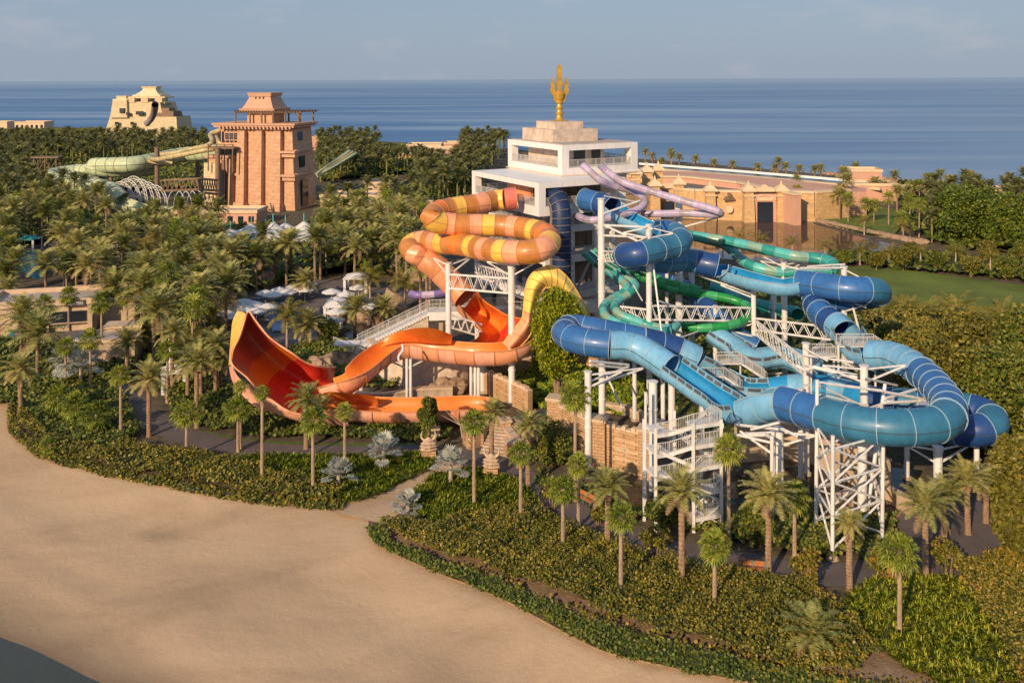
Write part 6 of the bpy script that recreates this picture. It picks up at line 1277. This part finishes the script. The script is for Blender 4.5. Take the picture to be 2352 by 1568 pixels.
# ---------------------------------------------------------------- gate building and aquarium wall
gate=thing('lagoon_gate_wall','long cream and pink wall with finialed piers and a dark water gate at the lagoon','building')
Yg=261
wl=[PY(1425,500,256),PY(1520,502,268),PY(1600,505,263),PY(1645,506,261),PY(1712,506,259),PY(1800,506,259),PY(1872,498,257),PY(1950,485,262)]
for p in wl: p.z=0
def seg(a,b,h,m_,name,th=2,z0=0): mb=MB(); mb.bar(a+Vector((0,th/2,z0+h/2)),b+Vector((0,th/2,z0+h/2)),th,h); return mb.build(name,m_,gate)
for a,b in zip(wl,wl[1:]): seg(a,b,7.9,'goldblock','wall'); seg(a+Vector((0,-.25,0)),b+Vector((0,-.25,0)),.6,'creamtrim','cornice',2.5,7.9); seg(a+Vector((0,-.2,0)),b+Vector((0,-.2,0)),1.3,'goldblock','base_course',.4)
def pier(p,h,w_=3,name='pier'):
    mb=MB(); mb.box((p.x,p.y,h/2),(w_,w_,h),0,0,(.82,.82)); pp_=mb.build(name,'goldblock',gate); mb=MB(); mb.box((p.x,p.y,h*.86),(w_*1.05,w_*1.05,.4)); mb.box((p.x,p.y,h+.25),(w_*1.25,w_*1.25,.5)); mb.box((p.x,p.y,h+1.0),(w_*1.2,w_*1.2,1.0),0,0,(.45,.45)); mb.box((p.x,p.y,h+2.1),(w_*.34,w_*.34,1.8),0,0,(.1,.1)); mb.box((p.x,p.y,h+1.55),(w_*.5,w_*.5,.3)); mb.build('finial','creamtrim',pp_)
for x,y,Y,h in ((1504,502,264,9.4),(1559,504,266,9.6),(1631,506,261,8.2),(1719,506,257,8.6),(1794,506,257,8.6)):
    p=PY(x,y,Y); pier(p,h)
for x,Y in ((1460,272),(1486,278),(1512,282)): p=PY(x,480,Y); pier(p,12,3,'pier')
p=PY(1757,506,256.5); mb=MB(); mb.box((p.x,p.y+.6,3.9),(6.4,1.2,7.8)); mb.build('gate_surround','pinkstucco',gate); mb=MB(); mb.box((p.x,p.y-.1,2.9),(4.3,.4,5.6)); mb.build('gate_opening','window_dark',gate)
mb=MB(); 
for a in range(0,180,15): mb.bar((p.x+math.cos(R(a))*2.8,p.y-.15,6.0+math.sin(R(a))*1.6),(p.x+math.cos(R(a+15))*2.8,p.y-.15,6.0+math.sin(R(a+15))*1.6),.35)
mb.box((p.x,p.y-.12,6.5),(4.4,.2,.9)); mb.build('arch_relief','creamtrim',gate)
for k in range(7): pass
mb=MB(); mb.box((p.x,p.y+.6,9.1),(6.4,1.0,1.3),0,0,(.6,1)); mb.box((p.x,p.y+.6,10.0),(2.2,.9,.8),0,0,(.4,1)); mb.build('crest','creamtrim',gate)
p=PY(1538,500,266); mb=MB(); mb.box((p.x,p.y-1.0,2.4),(4,.4,4.8)); mb.build('gate_opening','window_dark',gate); mb=MB(); mb.box((p.x,p.y,9.2),(6,1,1.5),0,0,(.55,1)); mb.build('crest','creamtrim',gate)
p=PY(1674,500,259.5); mb=MB(); mb.box((p.x,p.y-.5,6.0),(3.2,.3,.5),0,0,(1,1)); mb.box((p.x,p.y-.5,6.6),(2.8,.3,.5),0,0,(.8,1)); mb.cyl((p.x,p.y-.6,7.4),(p.x,p.y-.8,7.4),.6,n=14); mb.build('plaque','brown',gate)
mb=MB(); mb.cyl((p.x,p.y-.4,3.3),(p.x,p.y-.75,3.3),1.05,n=20); mb.build('medallion','creamtrim',gate)
# reservoir terrace behind the gate
rs=thing('reservoir_basin','grey green walled basin behind the lagoon gate wall','basin')
poly=[(p.x,p.y+1.5) for p in wl[:6]]+[(p.x,p.y) for p in (P(1835,458,6.6),P(1700,431,6.6),P(1580,416,6.6),P(1440,414,6.6))]
mb=MB(); mb.prism(poly,0,6.6); mb.build('basin_water','w_grey',rs)
mb=MB(); mb.prism([(p.x,p.y) for p in (P(1440,413,7.4),P(1580,415,7.4),P(1700,429,7.4),P(1838,444,7.4),P(1990,440,7.4),P(1990,432,7.4),P(1800,412,7.4),P(1600,395,7.4),P(1440,388,7.4))],0,7.4); mb.build('terrace','pinkstucco',rs)
for a,b,h,m_ in ((P(1440,406,8.3),P(1580,408,8.3),8.3,'pinkstucco'),(P(1580,408,8.3),P(1700,421,8.3),8.3,'pinkstucco'),(P(1700,421,8.3),P(1835,449,8.3),8.3,'pinkstucco')):
    a.z=b.z=0; mb=MB(); mb.bar(a+Vector((0,1,h/2)),b+Vector((0,1,h/2)),2,h); mb.build('back_wall',m_,rs); mb=MB(); mb.bar(a+Vector((0,.8,h+.2)),b+Vector((0,.8,h+.2)),2.6,.5); mb.build('coping','creamtrim',rs)
pr=thing('promenade_causeway','white edged raised causeway with dark roadway running along the sea','causeway')
L=[P(1475,379,5),P(1700,396,5),P(1900,413,5),P(2000,422,5)]
for p in L: p.z=0
for a,b in zip(L,L[1:]): mb=MB(); mb.bar(a+Vector((0,0,2)),b+Vector((0,0,2)),16,4); mb.build('roadbed','window_dark',pr); 
for off,h,m_ in ((-8,4.6,'creamtrim'),(8,5.2,'plastic'),(0,4.2,'creamtrim')):
    for a,b in zip(L,L[1:]): mb=MB(); mb.bar(a+Vector((0,off,h-.4)),b+Vector((0,off,h-.4)),.9 if off else .4,.8 if off else .5); mb.build('parapet',m_,pr)
for i,(x0,x1,yb,h,lb) in enumerate([(1958,2025,440,7,'pink walled building with cream coping behind the tall grove palms'),(1965,2060,462,5,'pink wall stretch among the grove palms on the right'),(2260,2330,470,4,'pink wall seen beyond the dark trees at the right'),(2090,2190,468,4,'low pink garden wall behind the grove palms')]): flat_building('villa',lb,x0,x1,yb,h,10,'pinkstucco',R(-8))
# ---------------------------------------------------------------- white tent
tn=thing('tensile_tent','white tensile tent with several masts among the palms','tent',P(618,565,0))
pk=[(-9,-1,4.6),(-4.5,1,5.6),(1,0,6.2),(3,4,5.2),(8,2,6.0),(11,-.5,4.5),(0,-3,5.2)]
mb=MB(); nx,ny=44,20; V=[]
for j in range(ny+1):
    for i in range(nx+1):
        x=-13+26*i/nx; y=-6+12*j/ny; h=2.4+.4*math.sin(x*.9)
        for a,b_,c in pk: d=math.hypot(x-a,(y-b_)*1.1); h=max(h,2.7+(c-2.7)*math.exp(-d*.33))
        e=min(1,(1-abs(x)/13)*3+.1)*min(1,(1-abs(y)/6)*2.5+.1); V.append((x,y,1.4+(h-1.4)*min(1,e+.25)))
Fc=[(j*(nx+1)+i,j*(nx+1)+i+1,(j+1)*(nx+1)+i+1,(j+1)*(nx+1)+i) for j in range(ny) for i in range(nx)]; mb.add(V,Fc); mb.build('canopy','canvas',tn,smooth=True)
for a,b_,c in pk: mb=MB(); mb.cyl((a,b_,0),(a,b_,c+1.6),.14,n=8); mb.build('mast','tq_aqua',tn)
# ---------------------------------------------------------------- umbrellas and loungers
def make_umb():
    t=thing('parasol','','parasol'); mb=MB(); mb.cyl((0,0,0),(0,0,2.7),.05,n=8); mb.build('pole','plastic',t)
    mb=MB(); n=8; rim_=[(math.cos(2*PI*i/n+.39)*1.75,math.sin(2*PI*i/n+.39)*1.75,2.25) for i in range(n)]
    mid=[(math.cos(2*PI*i/n+.39)*.8,math.sin(2*PI*i/n+.39)*.8,2.62) for i in range(n)]; low=[(x*1.0,y*1.0,2.1) for x,y,_ in rim_]
    mb.add([(0,0,2.86)]+mid,[(0,1+i,1+(i+1)%n) for i in range(n)]); mb.loft([mid,rim_,low],close=True); mb.build('canopy','canvas',t); return t
def dup(src,name,loc,rz=0,label=None,group=None):
    r=src.copy(); r.name=name; COL.objects.link(r); r.location=loc; r.rotation_euler=(0,0,rz)
    for ch in src.children:
        c=ch.copy(); COL.objects.link(c); c.parent=r
    if label: r['label']=label
    if group: r['group']=group
    return r
U0=make_umb(); ux=[(1950,90),(2005,105),(2055,70),(2110,85),(2160,50),(2240,65),(2270,25),(1510,182),(1790,155),(1860,172),(1740,185),(1790,205),(1885,220),(1965,190),(1665,235),(1720,258),(1360,305),(1370,340)]
up=[(x*.3125,637+y*.3125) for x,y in ux]+[D1(x,y) for x,y in [(2030,1375),(2120,1390),(2195,1350),(2060,1425),(2090,1460),(2280,1465),(2060,1495),(2050,1545)]]
random.seed(4)
for i,(x,y) in enumerate(up):
    p=P(x,y,2.8); lb='white parasol shading the loungers on the deck behind the red wing'; g_='white parasols on the sunbathing deck'
    if i>=18: lb='white parasol beside the rock pool left of the tower stairs'; g_='white parasols at the rock pool'
    if i==0: U0.location=(p.x,p.y,0); U0['label']=lb; U0['group']=g_
    else: dup(U0,'parasol',(p.x,p.y,0),random.random(),lb,g_)
def make_lounger():
    t=thing('sun_lounger','','sun lounger'); mb=MB()
    for s in (-.33,.33): mb.bar((-1,s,.32),(.35,s,.32),.06); mb.bar((.35,s,.32),(.95,s,.8),.06)
    for x in (-.9,.3):
        for s in (-.33,.33): mb.bar((x,s,.32),(x,s,0),.05)
    mb.build('frame','plastic',t); mb=MB(); mb.loft([[(-1,-.3,.34),(-1,.3,.34)],[(.35,-.3,.34),(.35,.3,.34)],[(.95,-.3,.83),(.95,.3,.83)]]); mb.build('sling','lounge',t); return t
L0=make_lounger(); first=True; lo=[]
for k in range(13): tt=k/12; lo.append((640-26*tt+6*math.sin(tt*3),762-40*tt+ (8 if 0 else 0),R(20)))
for row,(x0,y0) in enumerate([(585,728),(600,720),(612,710),(628,700)]):
    for k in range(8): lo.append((x0+k*5.5,y0+k*-.9+row*.5,R(60)))
for k in range(9): lo.append((596+k*13,688-k*3.5,R(70)))
for k in range(8): lo.append((98+k*9,566-.8*k,R(80)))
for k in range(6): lo.append((240+k*9,570+k*.5,R(80)))
for x,y,rz in lo:
    p=P(x,y,0); far=x<330; lb='white framed blue lounger by the turquoise pool at left' if far else 'white framed blue sun lounger in the rows on the sunbathing deck'; g_='loungers at the turquoise pool' if far else 'loungers on the sunbathing deck'
    if first: L0.location=(p.x,p.y,.02); L0.rotation_euler=(0,0,rz); L0['label']=lb; L0['group']=g_; first=False
    else: dup(L0,'sun_lounger',(p.x,p.y,.02),rz,lb,g_)
# cabanas, kiosk roofs
def cabana(label,x,y,Y=None,w_=3,rz=0,m_='canvas',h=2.6):
    p=P(x,y,0); t=thing('cabana',label,'cabana',p,rz)
    for a in (-1,1):
        for b_ in (-1,1): mb=MB(); mb.bar((a*w_/2,b_*w_/2,0),(a*w_/2,b_*w_/2,h),.16); mb.build('post','plastic',t)
    mb=MB(); mb.box((0,0,h+.12),(w_+.6,w_+.6,.2)); mb.box((0,0,h+.5),(w_+.3,w_+.3,.6),0,0,(.3,.3)); mb.build('roof',m_,t)
    
    for s_ in (-1,1): mb=MB(); mb.box((s_*w_/2,-w_/2,h/2),(.5,.12,h)); mb.build('curtain','canvas',t)
    return t
cabana('white cabana with tied curtains and slatted door beside the date palms',401,897,w_=2.6,rz=.3); cabana('white cabana behind the mid grove palms',360,672,w_=2.6); cabana('flat white canopy on the rockwork by the parasols',820,668,w_=4); cabana('white canopy beside the small pool below the parasols',768,738,w_=2.6); cabana('teal roofed hut at the turquoise pool',66,578,w_=4,m_='tealpaint',h=3)
cabana('teal roofed hut hidden in the grove behind the pool',372,602,w_=4,m_='tealpaint',h=2.4)
p=P(390,880,0); t=thing('lamp_column','white lamp column beside the narrow fan palm','lamp',PY(390,880,P(390,880).y)); t.location.z=0; mb=MB(); mb.bar((0,0,0),(0,0,6.4),.22); mb.build('shaft','plastic',t); mb=MB(); mb.box((0,0,6.5),(.5,.35,.25)); mb.build('head','plastic',t)
# benches
def bench(label,x,y,rz):
    t=thing('park_bench',label,'bench',P(x,y,0),rz)
    mb=MB(); mb.box((0,0,.45),(2.2,.5,.07)); mb.build('seat','benchwood',t); mb=MB(); mb.box((0,.27,.78),(2.2,.06,.42)); mb.build('backrest','benchwood',t)
    for x_ in (-.9,0,.9): mb=MB(); mb.bar((x_,-.2,0),(x_,-.2,.45),.07); mb.bar((x_,.27,0),(x_,.27,1.0),.07); mb.bar((x_,-.2,.41),(x_,.27,.41),.06); mb.build('leg','tealpaint',t)
bench('orange wooden bench in front of the stout palm at the thick column',1729,1318,R(-12)); bench('orange wooden bench between the small headed palm and the plaza palms',2052,1336,R(8)); bench('orange wooden bench beside the dark path near the shaggy palm',1343,1155,R(-50))
# stone stair, piers, statues, sign
st=thing('stone_steps','wide brown stone steps rising between block piers behind the statues','stairs',P(1150,1045,0),R(-18))
for i in range(12): box_on(st,(0,i*.5,.1+i*.16/2),(4.6,.52,.16+i*.16),'concrete','step')
for i,(x,y,h) in enumerate([(1097,1022,2.0),(1107,1006,2.2),(1160,1008,2.0),(1172,1046,1.4),(1130,1000,2.2),(1076,1020,1.8)]):
    t=thing('block_pier','block built pier with pale cap beside the stone steps','pier',P(x,y,0),R(15),'block piers beside the steps'); box_on(t,(0,0,h/2),(1.1,1.1,h),'wallblock','shaft'); box_on(t,(0,0,h+.12),(1.35,1.35,.24),'wallcap','cap')
wallpoly('stone_wall','low block wall at the left of the stone steps',[(P(x,y).x,P(x,y).y,0) for x,y in [(1076,1032),(1105,1022),(1128,1000)]],-.1,1.7,'wallblock'); wallpoly('stone_wall','sloping block wall at the right of the stone steps',[(P(x,y).x,P(x,y).y,0) for x,y in [(1164,1012),(1185,1040),(1195,1075)]],-.1,1.4,'wallblock')
def statue(label,x,y,s,rz):
    p=P(x,y,0); t=thing('dragon_statue',label,'statue',p,rz); mb=MB()
    mb.box((0,0,.45*s),(1.7*s,1.3*s,.9*s),0,0,(.9,.9)); mb.build('plinth','wallblock',t)
    mb=MB(); prof=[(.5,.88),(.85,1.05),(.6,1.2),(.8,1.4),(.55,1.55),(.7,1.75),(.42,1.9),(.5,2.05),(.3,2.2),(.08,2.4)]
    mb.loft([[(math.cos(2*PI*i/14)*r*s*(1+.3*(i%2)),(math.sin(2*PI*i/14)*r*.85-.1*(h-1))*s,h*s) for i in range(14)] for r,h in prof],close=True,caps=True); mb.build('head','statue',t)
    for sg in (-1,1):
        mb=MB(); q=[Vector((sg*.4,0,2.0))*s,Vector((sg*.75,0,2.3))*s,Vector((sg*.8,0,2.7))*s,Vector((sg*.62,0,3.1))*s]
        for i in range(3): mb.cyl(q[i],q[i+1],.17*s*(1-i*.28),.17*s*(1-(i+1)*.28),8)
        mb.build('horn','wallcap',t)
    for k in range(14):
        an=k*.7; mb=MB(); c=Vector((math.cos(an)*.6,math.sin(an)*.45-.1,1.05+(k%3)*.3))*s; mb.cyl(c,c+Vector((math.cos(an)*.3,math.sin(an)*.25,.12))*s,.13*s,.02,6); mb.build('scale_tuft','statue',t)
statue('horned stone creature head on a plinth left of the entrance paving',984,1052,.95,R(10)); statue('horned stone creature head on a plinth right of the entrance paving',1129,1092,.95,R(-10))
t=thing('wooden_sign','weathered wooden board sign on a post behind the left horned statue','sign',P(1000,1030,0),R(14)); mb=MB(); mb.bar((0,0,0),(0,0,2.6),.16); mb.build('post','wood',t)
for k in range(4): mb=MB(); mb.box((0,-.12,1.5+k*.3),(1.0-.1*(k%2),.1,.22)); mb.build('board','signface' if k%2 else 'concrete',t)
# green fence, pipes
t=thing('green_railing','dark green metal railing on the bridge beside the channel wall','railing'); railing(t,P(1190,985,1.5),P(1275,965,1.5),1.3,.2,'tealpaint')
mb=MB(); mb.bar(P(1185,990,1.2),P(1278,968,1.2),.8,.6); mb.build('kerb','concrete',t)
t=thing('water_pipe','white water pipe bending down in front of the brown channel wall','pipe'); q=[PY(1690,1000,86),PY(1760,998,83),PY(1773,1006,81.5)]+[P(1773,1215,.0)]
for a,b in zip(q,q[1:]): mb=MB(); mb.cyl(a,b,.17,n=10); mb.build('pipe_run','steel',t)
t=thing('water_pipe','tall thin pipe with clamps left of the free standing column','pipe'); a=P(1483,1150,0); b=PY(1483,900,a.y); mb=MB(); mb.cyl(a,b,.13,n=8); mb.build('pipe_run','steel',t)
t=thing('water_pipe','white pipe curving above the steel arms of the inner blue mouth','pipe'); q=[PY(1830,840,97),PY(1850,850,96),PY(1870,843,95),PY(1970,868,92)]
for a,b in zip(q,q[1:]): mb=MB(); mb.cyl(a,b,.2,n=10); mb.build('pipe_run','steel',t)
t=thing('slide_pipe','short white pipe hanging at the crest of the salmon trough','pipe'); q=[PY(924,791,109),PY(926,803,108.6),PY(915,818,108.4),PY(916,828,108.4)]
for a,b in zip(q,q[1:]): mb=MB(); mb.cyl(a,b,.14,n=8); mb.build('pipe_run','steel',t)
# cafe chairs
random.seed(9)
for i in range(18):
    x=random.uniform(-20,75); y=random.uniform(728,782); p=P(x,y,0); t=thing('cafe_chair','turquoise cafe chair on the terrace left of the snack building','chair',p,random.random()*6,'turquoise cafe chairs'); box_on(t,(0,0,.45),(.55,.55,.08),'tealpaint','seat'); box_on(t,(0,.25,.75),(.55,.06,.5),'tealpaint','backrest')
    for a in (-1,1):
        for b_ in (-1,1): mb=MB(); mb.bar((a*.22,b_*.22,0),(a*.22,b_*.22,.45),.04); mb.build('leg','darkmetal',t)
for i in range(6):
    p=P(-5+i*14,738+(i%3)*16,0); t=thing('cafe_table','round dark table on the cafe terrace','table',p,0,'round cafe tables'); mb=MB(); mb.cyl((0,0,.72),(0,0,.78),.55,n=14); mb.build('tabletop','darkmetal',t); mb=MB(); mb.cyl((0,0,0),(0,0,.72),.05,n=8); mb.build('pedestal','darkmetal',t)
# bare tree
t=thing('bare_tree','leafless pale branching tree in front of the orange channel end','tree',P(1062,1005,0)); mb=MB(); mb.cyl((0,0,0),(-.2,0,1.4),.1,.08,6)
for e in ((-2.2,0,3.4),(-1.6,.3,2.6),(.6,.2,3.0),(-1.2,-.3,3.6),(-2.6,.2,2.6)): mb.cyl((-.2,0,1.4),e,.06,.015,5)
mb.build('trunk','trunk_pale',t)
bpy.context.view_layer.update()
